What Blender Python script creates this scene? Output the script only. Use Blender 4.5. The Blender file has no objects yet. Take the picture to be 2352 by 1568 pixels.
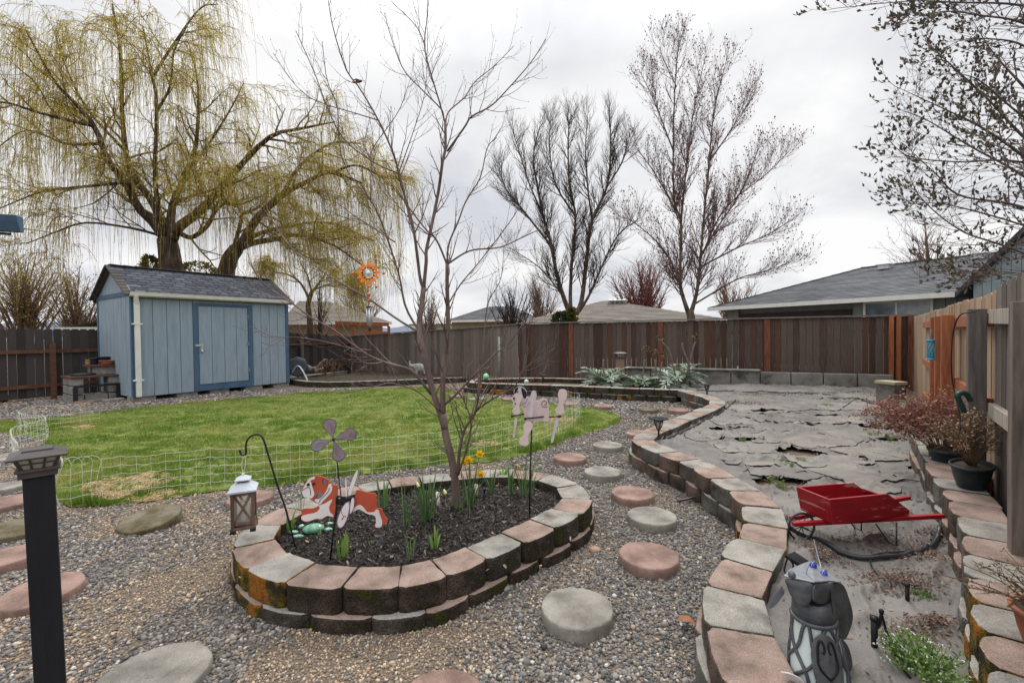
import bpy, math, random
import numpy as np
from mathutils import Vector, Matrix, noise as mnoise
R = math.radians
random.seed(7); rng = np.random.default_rng(7)
scn = bpy.context.scene
COL = scn.collection
# ------------------------------------------------------------------ camera
CAMZ = 1.6; F = 1045.3
cam = bpy.data.cameras.new('camera'); cam.lens = 16.0; cam.sensor_width = 36.0
cam.clip_start = 0.05; cam.clip_end = 2000
camo = bpy.data.objects.new('camera', cam); COL.objects.link(camo)
ROLL = -0.0122; PITCH = R(1.0)
camM = Matrix.Rotation(R(90) - PITCH, 3, 'X') @ Matrix.Rotation(ROLL, 3, 'Z')
camo.matrix_world = Matrix.Translation((0, 0, CAMZ)) @ camM.to_4x4()
scn.camera = camo
def ray(u, v):
    return camM @ Vector(((u - 1176) / F, (784 - v) / F, -1))
def P(u, v, z=0.0):          # point of the level plane z seen at u, v of the survey picture
    d = ray(u, v); t = (z - CAMZ) / d.z
    return Vector((0, 0, CAMZ)) + d * t
def D(u, v, y):              # point at a depth of y metres in front of the camera
    d = ray(u, v); return Vector((0, 0, CAMZ)) + d * (y / d.y)
# ------------------------------------------------------------------ mesh builder
class MB:
    def __init__(s): s.v = []; s.f = []; s.n = 0
    def add(s, v, f, mi=0, sm=False):
        v = np.asarray(v, dtype=np.float64).reshape(-1, 3)
        for a in (f if isinstance(f, list) and len(f) and isinstance(f[0], np.ndarray) else [np.asarray(f)]):
            a = np.asarray(a)
            if a.ndim == 1: a = a.reshape(1, -1)
            if a.size: s.f.append((a + s.n, mi, sm))
        s.v.append(v); s.n += len(v); return s
    def hexa(s, p, mi=0, faces=None):   # 8 points: bottom 4 ccw, top 4 ccw
        f = [[3, 2, 1, 0], [4, 5, 6, 7], [0, 1, 5, 4], [1, 2, 6, 5], [2, 3, 7, 6], [3, 0, 4, 7]]
        if isinstance(mi, (list, tuple)):
            base = s.n; s.v.append(np.asarray(p, float)); s.n += 8
            for ff, m in zip(f, mi): s.f.append((np.array([ff]) + base, m, False))
            return s
        return s.add([tuple(q) for q in p], f, mi)
    def box(s, c, d, rz=0.0, mi=0, M=None):
        x, y, z = d[0] / 2, d[1] / 2, d[2] / 2
        pts = [Vector(q) for q in ((-x, -y, -z), (x, -y, -z), (x, y, -z), (-x, y, -z), (-x, -y, z), (x, -y, z), (x, y, z), (-x, y, z))]
        if M is None: M = Matrix.Rotation(rz, 3, 'Z')
        return s.hexa([M @ q + Vector(c) for q in pts], mi)
    def bar(s, a, b, w, h, up=(0, 0, 1), mi=0):
        a = Vector(a); b = Vector(b); t = (b - a).normalized(); u = Vector(up)
        sd = t.cross(u).normalized(); u2 = sd.cross(t)
        o = [sd * (-w / 2) - u2 * (h / 2), sd * (w / 2) - u2 * (h / 2), sd * (w / 2) + u2 * (h / 2), sd * (-w / 2) + u2 * (h / 2)]
        return s.hexa([a + q for q in o] + [b + q for q in o], mi)
    def plate(s, pts, th, mi=0):        # polygon + thickness vector
        n = len(pts); th = Vector(th); a = [Vector(p) for p in pts]
        v = a + [p + th for p in a]; base = s.n
        s.v.append(np.array([tuple(q) for q in v])); s.n += 2 * n
        s.f.append((np.arange(n).reshape(1, -1) + base, mi, False)); s.f.append((np.arange(2 * n - 1, n - 1, -1).reshape(1, -1) + base, mi, False))
        k = np.arange(n); k2 = (k + 1) % n
        s.f.append((np.stack([k2, k, k + n, k2 + n], 1) + base, mi, False)); return s
    def tubes(s, paths, radii, sides=6, mi=0, sm=True, cap=False):
        p = np.asarray(paths, float)
        if p.ndim == 2: p = p[None]
        N, K, _ = p.shape
        r = np.broadcast_to(np.asarray(radii, float), (N, K))
        t = np.gradient(p, axis=1); t /= np.linalg.norm(t, axis=2, keepdims=True) + 1e-12
        mx = np.abs(t).max(axis=1); ax = mx.argmin(axis=1)
        ref = np.eye(3)[ax][:, None, :]
        a = np.cross(t, ref); a /= np.linalg.norm(a, axis=2, keepdims=True) + 1e-12
        b = np.cross(t, a)
        th = np.arange(sides) * 2 * math.pi / sides
        v = p[:, :, None, :] + r[:, :, None, None] * (np.cos(th)[None, None, :, None] * a[:, :, None, :] + np.sin(th)[None, None, :, None] * b[:, :, None, :])
        i = np.arange(N)[:, None, None] * K * sides; k = np.arange(K - 1)[None, :, None] * sides; j = np.arange(sides)[None, None, :]; j2 = (j + 1) % sides
        f = np.stack([i + k + j, i + k + sides + j, i + k + sides + j2, i + k + j2], -1).reshape(-1, 4)
        fs = [f]
        if cap:
            e = np.arange(N)[:, None] * K * sides
            fs += [e + np.arange(sides)[None], e + (K - 1) * sides + np.arange(sides)[::-1][None]]
        return s.add(v.reshape(-1, 3), fs, mi, sm)
    def tube(s, path, r, sides=8, mi=0, cap=True): return s.tubes(np.array([tuple(q) for q in path]), r, sides, mi, True, cap)
    def lathe(s, c, prof, n=20, mi=0, sm=True, M=None, cap=True):
        th = np.arange(n) * 2 * math.pi / n; v = []
        for r, z in prof: v.append(np.stack([r * np.cos(th), r * np.sin(th), np.full(n, z)], 1))
        v = np.concatenate(v)
        if M is not None: v = v @ np.array(M).T
        v = v + np.array(tuple(c)); j = np.arange(n); j2 = (j + 1) % n; fs = []
        for k in range(len(prof) - 1): fs.append(np.stack([k * n + j, k * n + j2, (k + 1) * n + j2, (k + 1) * n + j], 1))
        base = s.n; s.v.append(v); s.n += len(v)
        s.f.append((np.concatenate(fs) + base, mi, sm))
        if cap:
            s.f.append((np.arange(n)[::-1].reshape(1, -1) + base, mi, False)); s.f.append(((len(prof) - 1) * n + j.reshape(1, -1) + base, mi, False))
        return s
    def ball(s, c, r, n=12, mi=0, sq=(1, 1, 1), M=None):
        m = max(4, n // 2); prof = [(max(1e-4, math.sin(math.pi * i / m)), -math.cos(math.pi * i / m)) for i in range(m + 1)]
        S = Matrix.Diagonal((r * sq[0], r * sq[1], r * sq[2]))
        if M is not None: S = M @ S
        return s.lathe(c, prof, n, mi, True, S, False)
    def strips(s, cen, wid, side, mi=0, sm=True):  # ribbons: cen N,K,3  wid N,K  side N,3
        N, K, _ = cen.shape
        sd = side[:, None, :] * wid[:, :, None] / 2
        v = np.stack([cen - sd, cen + sd], 2).reshape(-1, 3)
        i = np.arange(N)[:, None] * K * 2; k = np.arange(K - 1)[None] * 2
        q = (i + k).reshape(-1)
        return s.add(v, np.stack([q, q + 1, q + 3, q + 2], 1), mi, sm)
    def build(s, name, mats, parent=None, origin=None, local=False, bevel=0, label=None):
        v = np.concatenate(s.v)
        if parent is not None: o0 = Vector((0, 0, 0)) if local else worldloc(parent)
        else: o0 = Vector(origin) if origin is not None else Vector((0, 0, 0))
        v = v - np.array(tuple(o0))
        me = bpy.data.meshes.new(name)
        me.vertices.add(len(v)); me.vertices.foreach_set('co', v.astype(np.float32).ravel())
        li = np.concatenate([a.ravel() for a, _, _ in s.f]); tot = np.concatenate([np.full(len(a), a.shape[1]) for a, _, _ in s.f])
        me.loops.add(len(li)); me.loops.foreach_set('vertex_index', li.astype(np.int32))
        me.polygons.add(len(tot)); me.polygons.foreach_set('loop_start', (np.cumsum(tot) - tot).astype(np.int32))
        me.polygons.foreach_set('material_index', np.concatenate([np.full(len(a), m) for a, m, _ in s.f]).astype(np.int32))
        me.polygons.foreach_set('use_smooth', np.concatenate([np.full(len(a), q) for a, _, q in s.f]))
        me.update(calc_edges=True)
        for m in (mats if isinstance(mats, (list, tuple)) else [mats]): me.materials.append(m)
        o = bpy.data.objects.new(name, me); COL.objects.link(o)
        if parent is not None: o.parent = parent
        else: o.location = o0
        if bevel:
            b = o.modifiers.new('bevel', 'BEVEL'); b.width = bevel; b.segments = 2; b.limit_method = 'ANGLE'; b.angle_limit = R(40)
        if label: o['label'] = label
        return o
def worldloc(o):
    l = Vector((0, 0, 0))
    while o is not None: l = l + o.location; o = o.parent
    return l
def tag(o, label=None, cat=None, group=None, kind=None):
    if label: o['label'] = label
    if cat: o['category'] = cat
    if group: o['group'] = group
    if kind: o['kind'] = kind
    return o
def thing(name, label, cat, loc, group=None, rz=0.0):
    o = bpy.data.objects.new(name, None); COL.objects.link(o); o.empty_display_size = .1
    o.location = loc; o.rotation_euler = (0, 0, rz); return tag(o, label, cat, group)
def copy_thing(o, loc, rz=0.0, label=None, scale=1.0):
    c = o.copy(); COL.objects.link(c); c.location = loc; c.rotation_euler = (0, 0, rz); c.scale = (scale,) * 3
    if label: c['label'] = label
    for ch in list(o.children):
        d = ch.copy(); COL.objects.link(d); d.parent = c
        for g in list(ch.children):
            e = g.copy(); COL.objects.link(e); e.parent = d
    return c
def inside(poly, x, y):
    poly = np.asarray([(p[0], p[1]) for p in poly]); r = np.zeros(len(x), bool); j = len(poly) - 1
    for i in range(len(poly)):
        xi, yi = poly[i]; xj, yj = poly[j]
        r ^= ((yi > y) != (yj > y)) & (x < (xj - xi) * (y - yi) / (yj - yi + 1e-12) + xi); j = i
    return r
def smoothline(pts, n):      # Catmull-Rom through pts
    p = [Vector(q) for q in pts]; p = [p[0] * 2 - p[1]] + p + [p[-1] * 2 - p[-2]]; out = []
    m = len(p) - 3
    for i in range(n):
        t = i / (n - 1) * m; k = min(int(t), m - 1); t -= k
        a, b, c, d = p[k:k + 4]
        out.append(0.5 * ((2 * b) + (c - a) * t + (2 * a - 5 * b + 4 * c - d) * t * t + (3 * b - 3 * c + d - a) * t ** 3))
    return out
# ------------------------------------------------------------------ materials
def S(r, g, b):
    f = lambda c: (c / 255) / 12.92 if c / 255 <= .04045 else ((c / 255 + .055) / 1.055) ** 2.4
    return (f(r), f(g), f(b), 1)
def L(*c): return (c[0], c[1], c[2], 1)
def mat(name, cols, scale=8, rough=.85, bump=0.0, bscale=None, island=0.0, stretch=None, metallic=0, detail=6, transl=0, spec=.3, pos=None, bdist=.01, distort=0.0, world=False, speck=0.0, sscale=260):
    m = bpy.data.materials.new(name); m.use_nodes = True; nt = m.node_tree; N = nt.nodes; K = nt.links
    b = N['Principled BSDF']; b.inputs['Roughness'].default_value = rough; b.inputs['Metallic'].default_value = metallic
    b.inputs['Specular IOR Level'].default_value = spec
    if not isinstance(cols[0], (tuple, list)): cols = [cols]
    tc = N.new('ShaderNodeTexCoord'); mp = N.new('ShaderNodeMapping'); K.new(tc.outputs['Object'], mp.inputs[0])
    if world:
        ge = N.new('ShaderNodeNewGeometry'); K.new(ge.outputs['Position'], mp.inputs[0])
    if stretch: mp.inputs['Scale'].default_value = stretch
    if len(cols) == 1 and not island: b.inputs['Base Color'].default_value = cols[0]
    if len(cols) > 1:
        nz = N.new('ShaderNodeTexNoise'); nz.inputs['Scale'].default_value = scale; nz.inputs['Detail'].default_value = detail; nz.inputs['Roughness'].default_value = .6
        nz.inputs['Distortion'].default_value = distort
        K.new(mp.outputs[0], nz.inputs[0]); fac = nz.outputs['Fac']
        if island:
            g = N.new('ShaderNodeNewGeometry'); mx = N.new('ShaderNodeMix'); mx.inputs[0].default_value = island
            K.new(fac, mx.inputs[2]); K.new(g.outputs['Random Per Island'], mx.inputs[3]); fac = mx.outputs[0]
        cr = N.new('ShaderNodeValToRGB'); K.new(fac, cr.inputs[0]); e = cr.color_ramp.elements
        lo, hi = (.3, .7) if island < .5 else (.03, .97)
        ps = pos or [lo + (hi - lo) * i / (len(cols) - 1) for i in range(len(cols))]
        e[0].position = ps[0]; e[0].color = cols[0]; e[1].position = ps[-1]; e[1].color = cols[-1]
        for i in range(1, len(cols) - 1):
            q = e.new(ps[i]); q.color = cols[i]
        cout = cr.outputs[0]
        if speck:      # fine aggregate grains
            sn = N.new('ShaderNodeTexNoise'); sn.inputs['Scale'].default_value = sscale; sn.inputs['Detail'].default_value = 3; K.new(mp.outputs[0], sn.inputs[0])
            sr = N.new('ShaderNodeMapRange'); K.new(sn.outputs['Fac'], sr.inputs[0]); sr.inputs[1].default_value = .32; sr.inputs[2].default_value = .68; sr.inputs[3].default_value = 1 - speck; sr.inputs[4].default_value = 1 + speck
            sv = N.new('ShaderNodeVectorMath'); sv.operation = 'SCALE'; K.new(cout, sv.inputs[0]); K.new(sr.outputs[0], sv.inputs['Scale']); cout = sv.outputs[0]
        K.new(cout, b.inputs['Base Color'])
    if bump:
        nb = N.new('ShaderNodeTexNoise'); nb.inputs['Scale'].default_value = bscale or scale * 4; nb.inputs['Detail'].default_value = 5; K.new(mp.outputs[0], nb.inputs[0])
        bn = N.new('ShaderNodeBump'); bn.inputs['Strength'].default_value = bump; bn.inputs['Distance'].default_value = bdist; K.new(nb.outputs['Fac'], bn.inputs['Height']); K.new(bn.outputs[0], b.inputs['Normal'])
    if transl:
        tr = N.new('ShaderNodeBsdfTranslucent'); ms = N.new('ShaderNodeMixShader'); ms.inputs[0].default_value = transl
        if len(cols) > 1: K.new(cout, tr.inputs[0])
        else: tr.inputs[0].default_value = cols[0]
        K.new(b.outputs[0], ms.inputs[1]); K.new(tr.outputs[0], ms.inputs[2]); K.new(ms.outputs[0], N['Material Output'].inputs[0])
    return m
def glassy(name, col, alpha=.35, rough=.05):
    m = bpy.data.materials.new(name); m.use_nodes = True; b = m.node_tree.nodes['Principled BSDF']
    b.inputs['Base Color'].default_value = col; b.inputs['Roughness'].default_value = rough; b.inputs['Alpha'].default_value = alpha; return m
# ------------------------------------------------------------------ world, sun
SUN_EL, SUN_AZ = 48, 14      # azimuth measured from +Y towards +X
w = bpy.data.worlds.new('World'); scn.world = w; w.use_nodes = True; nt = w.node_tree; N = nt.nodes; K = nt.links
sky = N.new('ShaderNodeTexSky'); sky.sky_type = 'NISHITA'; sky.sun_disc = False; sky.sun_elevation = R(SUN_EL); sky.sun_rotation = R(SUN_AZ); sky.dust_density = 2
tc = N.new('ShaderNodeTexCoord'); sx = N.new('ShaderNodeSeparateXYZ'); K.new(tc.outputs['Generated'], sx.inputs[0])
# cloud layer: project the view direction on a flat ceiling so that clouds flatten towards the horizon
ad = N.new('ShaderNodeMath'); ad.operation = 'ADD'; ad.inputs[1].default_value = .22; K.new(sx.outputs['Z'], ad.inputs[0])
dx = N.new('ShaderNodeMath'); dx.operation = 'DIVIDE'; K.new(sx.outputs['X'], dx.inputs[0]); K.new(ad.outputs[0], dx.inputs[1])
dy = N.new('ShaderNodeMath'); dy.operation = 'DIVIDE'; K.new(sx.outputs['Y'], dy.inputs[0]); K.new(ad.outputs[0], dy.inputs[1])
cb = N.new('ShaderNodeCombineXYZ'); K.new(dx.outputs[0], cb.inputs[0]); K.new(dy.outputs[0], cb.inputs[1]); cb.inputs[2].default_value = 3.1
n1 = N.new('ShaderNodeTexNoise'); n1.inputs['Scale'].default_value = 1.15; n1.inputs['Detail'].default_value = 7; n1.inputs['Roughness'].default_value = .52; n1.inputs['Distortion'].default_value = .35; K.new(cb.outputs[0], n1.inputs[0])
cr = N.new('ShaderNodeValToRGB'); K.new(n1.outputs['Fac'], cr.inputs[0]); e = cr.color_ramp.elements
e[0].position = .34; e[0].color = (6.0, 6.2, 6.65, 1); e[1].position = .60; e[1].color = (8.9, 8.9, 8.95, 1)
q = e.new(.44); q.color = (7.2, 7.3, 7.6, 1); q = e.new(.51); q.color = (7.9, 7.95, 8.15, 1)
n2 = N.new('ShaderNodeTexNoise'); n2.inputs['Scale'].default_value = 1.7; n2.inputs['Detail'].default_value = 4; K.new(cb.outputs[0], n2.inputs[0])
c2 = N.new('ShaderNodeValToRGB'); K.new(n2.outputs['Fac'], c2.inputs[0]); c2.color_ramp.elements[0].position = .30; c2.color_ramp.elements[0].color = (.86,) * 3 + (1,); c2.color_ramp.elements[1].position = .40; c2.color_ramp.elements[1].color = (1, 1, 1, 1)
mx = N.new('ShaderNodeMix'); mx.data_type = 'RGBA'; K.new(c2.outputs[0], mx.inputs[0]); K.new(sky.outputs[0], mx.inputs[6]); K.new(cr.outputs[0], mx.inputs[7])
# an overcast sky is brightest overhead
mr = N.new('ShaderNodeMapRange'); K.new(sx.outputs['Z'], mr.inputs[0]); mr.inputs[1].default_value = .5; mr.inputs[2].default_value = 1.0; mr.inputs[3].default_value = 1.0; mr.inputs[4].default_value = 2.9
vm = N.new('ShaderNodeVectorMath'); vm.operation = 'SCALE'; K.new(mx.outputs[2], vm.inputs[0]); K.new(mr.outputs[0], vm.inputs['Scale'])
bg = N['Background']; K.new(vm.outputs[0], bg.inputs[0]); bg.inputs[1].default_value = .1
sl = bpy.data.lights.new('sun', 'SUN'); sl.energy = 1.5; sl.angle = R(14); sl.color = (1, .95, .88)
so = bpy.data.objects.new('sun', sl); COL.objects.link(so)
sd = Vector((math.sin(R(SUN_AZ)) * math.cos(R(SUN_EL)), math.cos(R(SUN_AZ)) * math.cos(R(SUN_EL)), math.sin(R(SUN_EL))))
so.rotation_euler = sd.to_track_quat('Z', 'Y').to_euler(); so.location = (0, 0, 30)
scn.view_settings.view_transform = 'Standard'; scn.view_settings.look = 'None'; scn.view_settings.exposure = 0.15; scn.view_settings.gamma = 1
scn.render.engine = 'CYCLES'; scn.cycles.max_bounces = 6; scn.cycles.transparent_max_bounces = 12; scn.cycles.use_denoising = True
# ================================================================== survey lines (pixels of the survey -> places on the ground)
WZ = .29      # top of the winding wall
SP = [(1800,1690),(1721,1506),(1674,1396),(1689,1323),(1738,1271),(1759,1226),(1753,1183),(1741,1143),(1681,1111),(1641,1085),(1604,1063),(1558,1048),(1512,1029),(1478,1016),(1475,1002),(1504,988),(1534,976),(1556,966),(1577,957.5),(1599,950),(1619,942),(1639,934),(1652,925),(1642,915),(1616,909),(1596,903),(1577,898)]
SW = [P(u, v, WZ) for u, v in SP]
BB = [(1577,898),(1556,894),(1520,893),(1486,892),(1452,891),(1419,890),(1386,888.5),(1352,887),(1319,885.5),(1286,884),(1244,883),(1202,882),(1166,880.5),(1129,879.5),(1096,879),(1076,876),(1086,872),(1112,870.5),(1152,869),(1202,868),(1252,867),(1300,868.5),(1346,870)]
BW = [P(u, v, WZ) for u, v in BB]
OV = [(575,1228),(590,1268),(640,1308),(738,1322),(868,1328),(968,1320),(1048,1290),(1140,1250),(1212,1217),(1280,1187),(1322,1160),(1330,1128),(1285,1102),(1215,1089),(1140,1086),(1070,1090),(1000,1098),(930,1105),(860,1114),(790,1127),(712,1153),(640,1184)]
OZ = .23
OW = [P(u, v, OZ) for u, v in OV]
RP = [(2085,948),(2105,972),(2130,1005),(2158,1045),(2185,1088),(2207,1116),(2229,1141),(2248,1172),(2271,1217),(2295,1263),(2303,1316),(2319,1372),(2345,1440),(2375,1520),(2410,1620)]
RZ = .45
RW = [P(u, v, RZ) for u, v in RP]
FA, FB = Vector((1.62, .93, 0)), Vector((9.62, 10.9, 0))       # right fence
FB2 = Vector((.2, 15.2, 0)); FC = Vector((-7.0, 19.8, 0)); FD = Vector((-17.5, 4.4, 0))
def fence_x(y): return FA.x + (FB.x - FA.x) * (y - FA.y) / (FB.y - FA.y)
LAWN = [P(u, v) for u, v in [(-60,985),(60,1003),(100,1010),(110,1060),(130,1150),(160,1166),(250,1163),(350,1152),(500,1128),(640,1117),(760,1098),(880,1086),(1000,1071),(1130,1062),(1210,1046),(1262,1030),(1310,1006),(1380,988),(1428,968),(1418,952),(1370,940),(1290,931),(1200,921),(1110,913),(1062,905),(1020,893),(960,889),(860,893),(700,903),(500,920),(330,935),(200,952),(100,962),(-60,972)]]
# ------------------------------------------------------------------ ground
m_ground = mat('gravel_ground', [S(84,74,64), S(116,104,90), S(142,130,114)], 60, .95, .8, 130, world=True, bdist=.02, speck=.45, sscale=110)
g = MB(); g.add([(-600, -300, 0), (600, -300, 0), (600, 900, 0), (-600, 900, 0)], [[0, 1, 2, 3]])
tag(g.build('ground', m_ground), kind='structure')
m_far = mat('far_soil', [S(95,98,60), S(120,116,80)], 3, .95)
# hills far away
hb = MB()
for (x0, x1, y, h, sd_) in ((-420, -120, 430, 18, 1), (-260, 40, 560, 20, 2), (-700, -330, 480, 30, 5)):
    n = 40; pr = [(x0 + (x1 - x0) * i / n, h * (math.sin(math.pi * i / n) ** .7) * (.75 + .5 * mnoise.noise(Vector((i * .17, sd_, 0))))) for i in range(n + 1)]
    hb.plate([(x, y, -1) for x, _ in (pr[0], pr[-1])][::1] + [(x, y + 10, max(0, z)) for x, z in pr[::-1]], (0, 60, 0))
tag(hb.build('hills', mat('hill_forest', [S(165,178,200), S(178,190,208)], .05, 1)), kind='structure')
# ------------------------------------------------------------------ lawn sheet + grass blades
lw = MB(); lw.add([(p.x, p.y, .012) for p in LAWN], [list(range(len(LAWN)))])
m_turf = mat('turf', [S(70,84,34), S(96,110,46), S(128,126,66)], 6, .95, .5, 150, world=True)
tag(lw.build('lawn', m_turf), kind='structure')
def fbm(x, y, s, seed=0.0):
    return np.array([mnoise.fractal(Vector((a * s, b * s, seed)), 1.0, 2.0, 3) for a, b in zip(x, y)])
STRAW = [(P(300,1112), .42, .2), (P(352,1142), .30, .10), (P(245,1140), .25, .12), (P(1275,966), .35, .14), (P(1120,1022), .28, .08), (P(180,982), .3, .08)]
def strawness(x, y):
    r = np.zeros(len(x))
    for c, a, b in STRAW: r = np.maximum(r, 1 - ((x - c.x) / a) ** 2 - ((y - c.y) / (b * 1.6)) ** 2)
    k = r > -.5; r[k] += 1.1 * fbm(x[k], y[k], 6.0, 31.0)
    return r
def grassfield():
    xs = []; ys = []
    A = np.array([(p.x, p.y) for p in LAWN])
    for y0, y1, dens in ((3.2, 4.6, 16000), (4.6, 6.5, 8500), (6.5, 9, 4000), (9, 15, 1900)):
        x0, x1 = A[:, 0].min(), A[:, 0].max(); n = int((x1 - x0) * (y1 - y0) * dens)
        x = rng.uniform(x0, x1, n); y = rng.uniform(y0, y1, n)
        k = inside(A, x, y) & (np.abs(x) < 1.18 * y + .2); xs.append(x[k]); ys.append(y[k])
    x = np.concatenate(xs); y = np.concatenate(ys)
    n1 = fbm(x, y, .9, 3.0); n2 = fbm(x, y, 2.6, 9.0)
    keep = (rng.random(len(x)) < np.clip(.95 + n2 * .9, .35, 1)) & (rng.random(len(x)) > np.clip(strawness(x, y) * 2.2, 0, .93))
    x, y, n1, n2 = x[keep], y[keep], n1[keep], n2[keep]
    N_ = len(x); edge = np.clip((6.2 - y) / 2.5, 0, 1)
    fe = np.clip(1 - np.abs(y - np.interp(x, [p.x for p in LAWN[5:19]], [p.y for p in LAWN[5:19]])) / .38, 0, 1) * (x > LAWN[5].x) * (x < LAWN[18].x)
    h = (1 + 1.5 * fe * np.clip(.45 + n2 * 2.2, 0, 1)) * (.026 + .022 * rng.random(N_)) * (1 + .45 * np.clip(n2 * 2, -1, 1)) * (1 + .7 * edge * np.clip(n1 * 2.5 + .25, 0, 1))
    wd = .0032 + .00045 * y
    a = rng.uniform(0, 2 * math.pi, N_); l = rng.uniform(.1, .75, N_) * h; b = rng.uniform(0, 2 * math.pi, N_)
    base = np.stack([x, y, np.full(N_, .010)], 1); s = np.stack([np.cos(a), np.sin(a), 0 * a], 1) * (wd / 2)[:, None]
    tip = base + np.stack([np.cos(b) * l, np.sin(b) * l, h], 1)
    v = np.stack([base - s, base + s, tip], 1).reshape(-1, 3)
    mb = MB(); idx = np.arange(N_ * 3).reshape(-1, 3)
    yel = n1 * 1.0 + rng.normal(0, .3, N_) + .06 - .55 * fe
    for mi, k in ((0, yel < -.05), (1, (yel >= -.05) & (yel < .46)), (2, yel >= .46)): mb.f.append((idx[k], mi, False))
    mb.v.append(v); mb.n += len(v)
    gm = lambda n, c1, c2: mat(n, [c1, c2], 3, .7, island=.9, transl=.35)
    o = mb.build('grass', [gm('grass_deep', S(70,102,28), S(118,144,48)), gm('grass_mid', S(98,130,46), S(148,162,78)), gm('grass_dry', S(146,150,76), S(190,178,118))])
    tag(o, 'short green lawn grass with dry yellowish patches', 'grass', kind='stuff')
grassfield()
# straw in the worn spots
def straw():
    mb = MB(); P_ = []; 
    for c, a, b in STRAW:
        n = int(5200 * a * b / .08) if c.y < 4.4 else int(2500 * a * b / .08)
        t = rng.uniform(0, 2 * math.pi, n); r = np.sqrt(rng.random(n)); x = c.x + np.cos(t) * r * a * 1.05; y = c.y + np.sin(t) * r * b * 1.7; kk = rng.random(n) < np.clip(.55 + 1.6 * fbm(x, y, 6.0, 31.0), .08, 1); x, y = x[kk], y[kk]; n = len(x)
        an = rng.uniform(0, math.pi, n); ln = rng.uniform(.02, .07, n); z = rng.uniform(.012, .032, n)
        d = np.stack([np.cos(an) * ln, np.sin(an) * ln, rng.uniform(-.012, .012, n)], 1); c0 = np.stack([x, y, z], 1)
        P_.append(np.stack([c0 - d / 2, c0 + np.stack([0 * x, 0 * x, rng.uniform(0, .006, n)], 1), c0 + d / 2], 1))
    P_ = np.concatenate(P_); mb.tubes(P_, .0016, 3, sm=False)
    tag(mb.build('straw', mat('dry_straw', [S(150,118,84), S(196,166,128), S(222,198,160)], 5, .8, island=.95)), 'dry straw and dead grass lying on worn lawn spots', 'straw', kind='stuff')
straw()
# ------------------------------------------------------------------ gravel pebbles
def ico(sub):
    import bmesh
    bm = bmesh.new(); bmesh.ops.create_icosphere(bm, subdivisions=sub, radius=1); v = np.array([tuple(q.co) for q in bm.verts]); f = np.array([[q.index for q in t.verts] for t in bm.faces]); bm.free(); return v, f
def pebbles(mb, x, y, size, sub, z0=0.0, flat=(.45, .8)):
    v, f = ico(sub); N_ = len(x); M_ = len(v)
    sc = np.stack([rng.uniform(.8, 1.25, N_), rng.uniform(.6, 1, N_), rng.uniform(flat[0], flat[1], N_)], 1) * size[:, None] / 2
    jit = rng.uniform(.78, 1.16, (N_, M_, 1)); p = v[None] * jit * sc[:, None]
    a = rng.uniform(0, 2 * math.pi, N_); b = rng.normal(0, .35, N_)
    p = np.stack([p[..., 0], p[..., 1] * np.cos(b)[:, None] - p[..., 2] * np.sin(b)[:, None], p[..., 1] * np.sin(b)[:, None] + p[..., 2] * np.cos(b)[:, None]], -1)
    p = np.stack([p[..., 0] * np.cos(a)[:, None] - p[..., 1] * np.sin(a)[:, None], p[..., 0] * np.sin(a)[:, None] + p[..., 1] * np.cos(a)[:, None], p[..., 2]], -1)
    p += np.stack([x, y, z0 + sc[:, 2] * rng.uniform(.2, .75, N_)], 1)[:, None]
    mb.add(p.reshape(-1, 3), (f[None] + (np.arange(N_) * M_)[:, None, None]).reshape(-1, 3), 0, True)
OVo = OW; OC = sum(OW, Vector()) / len(OW)
ring = [(OC.x + (p.x - OC.x) * 1.06, OC.y + (p.y - OC.y) * 1.06) for p in OW]
RBED = [(p.x, p.y) for p in SW] + [(p.x, p.y) for p in BW[1:16]] + [(6, 20), (14, 14), (10, 10.5), (2.3, 1.0)]
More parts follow.
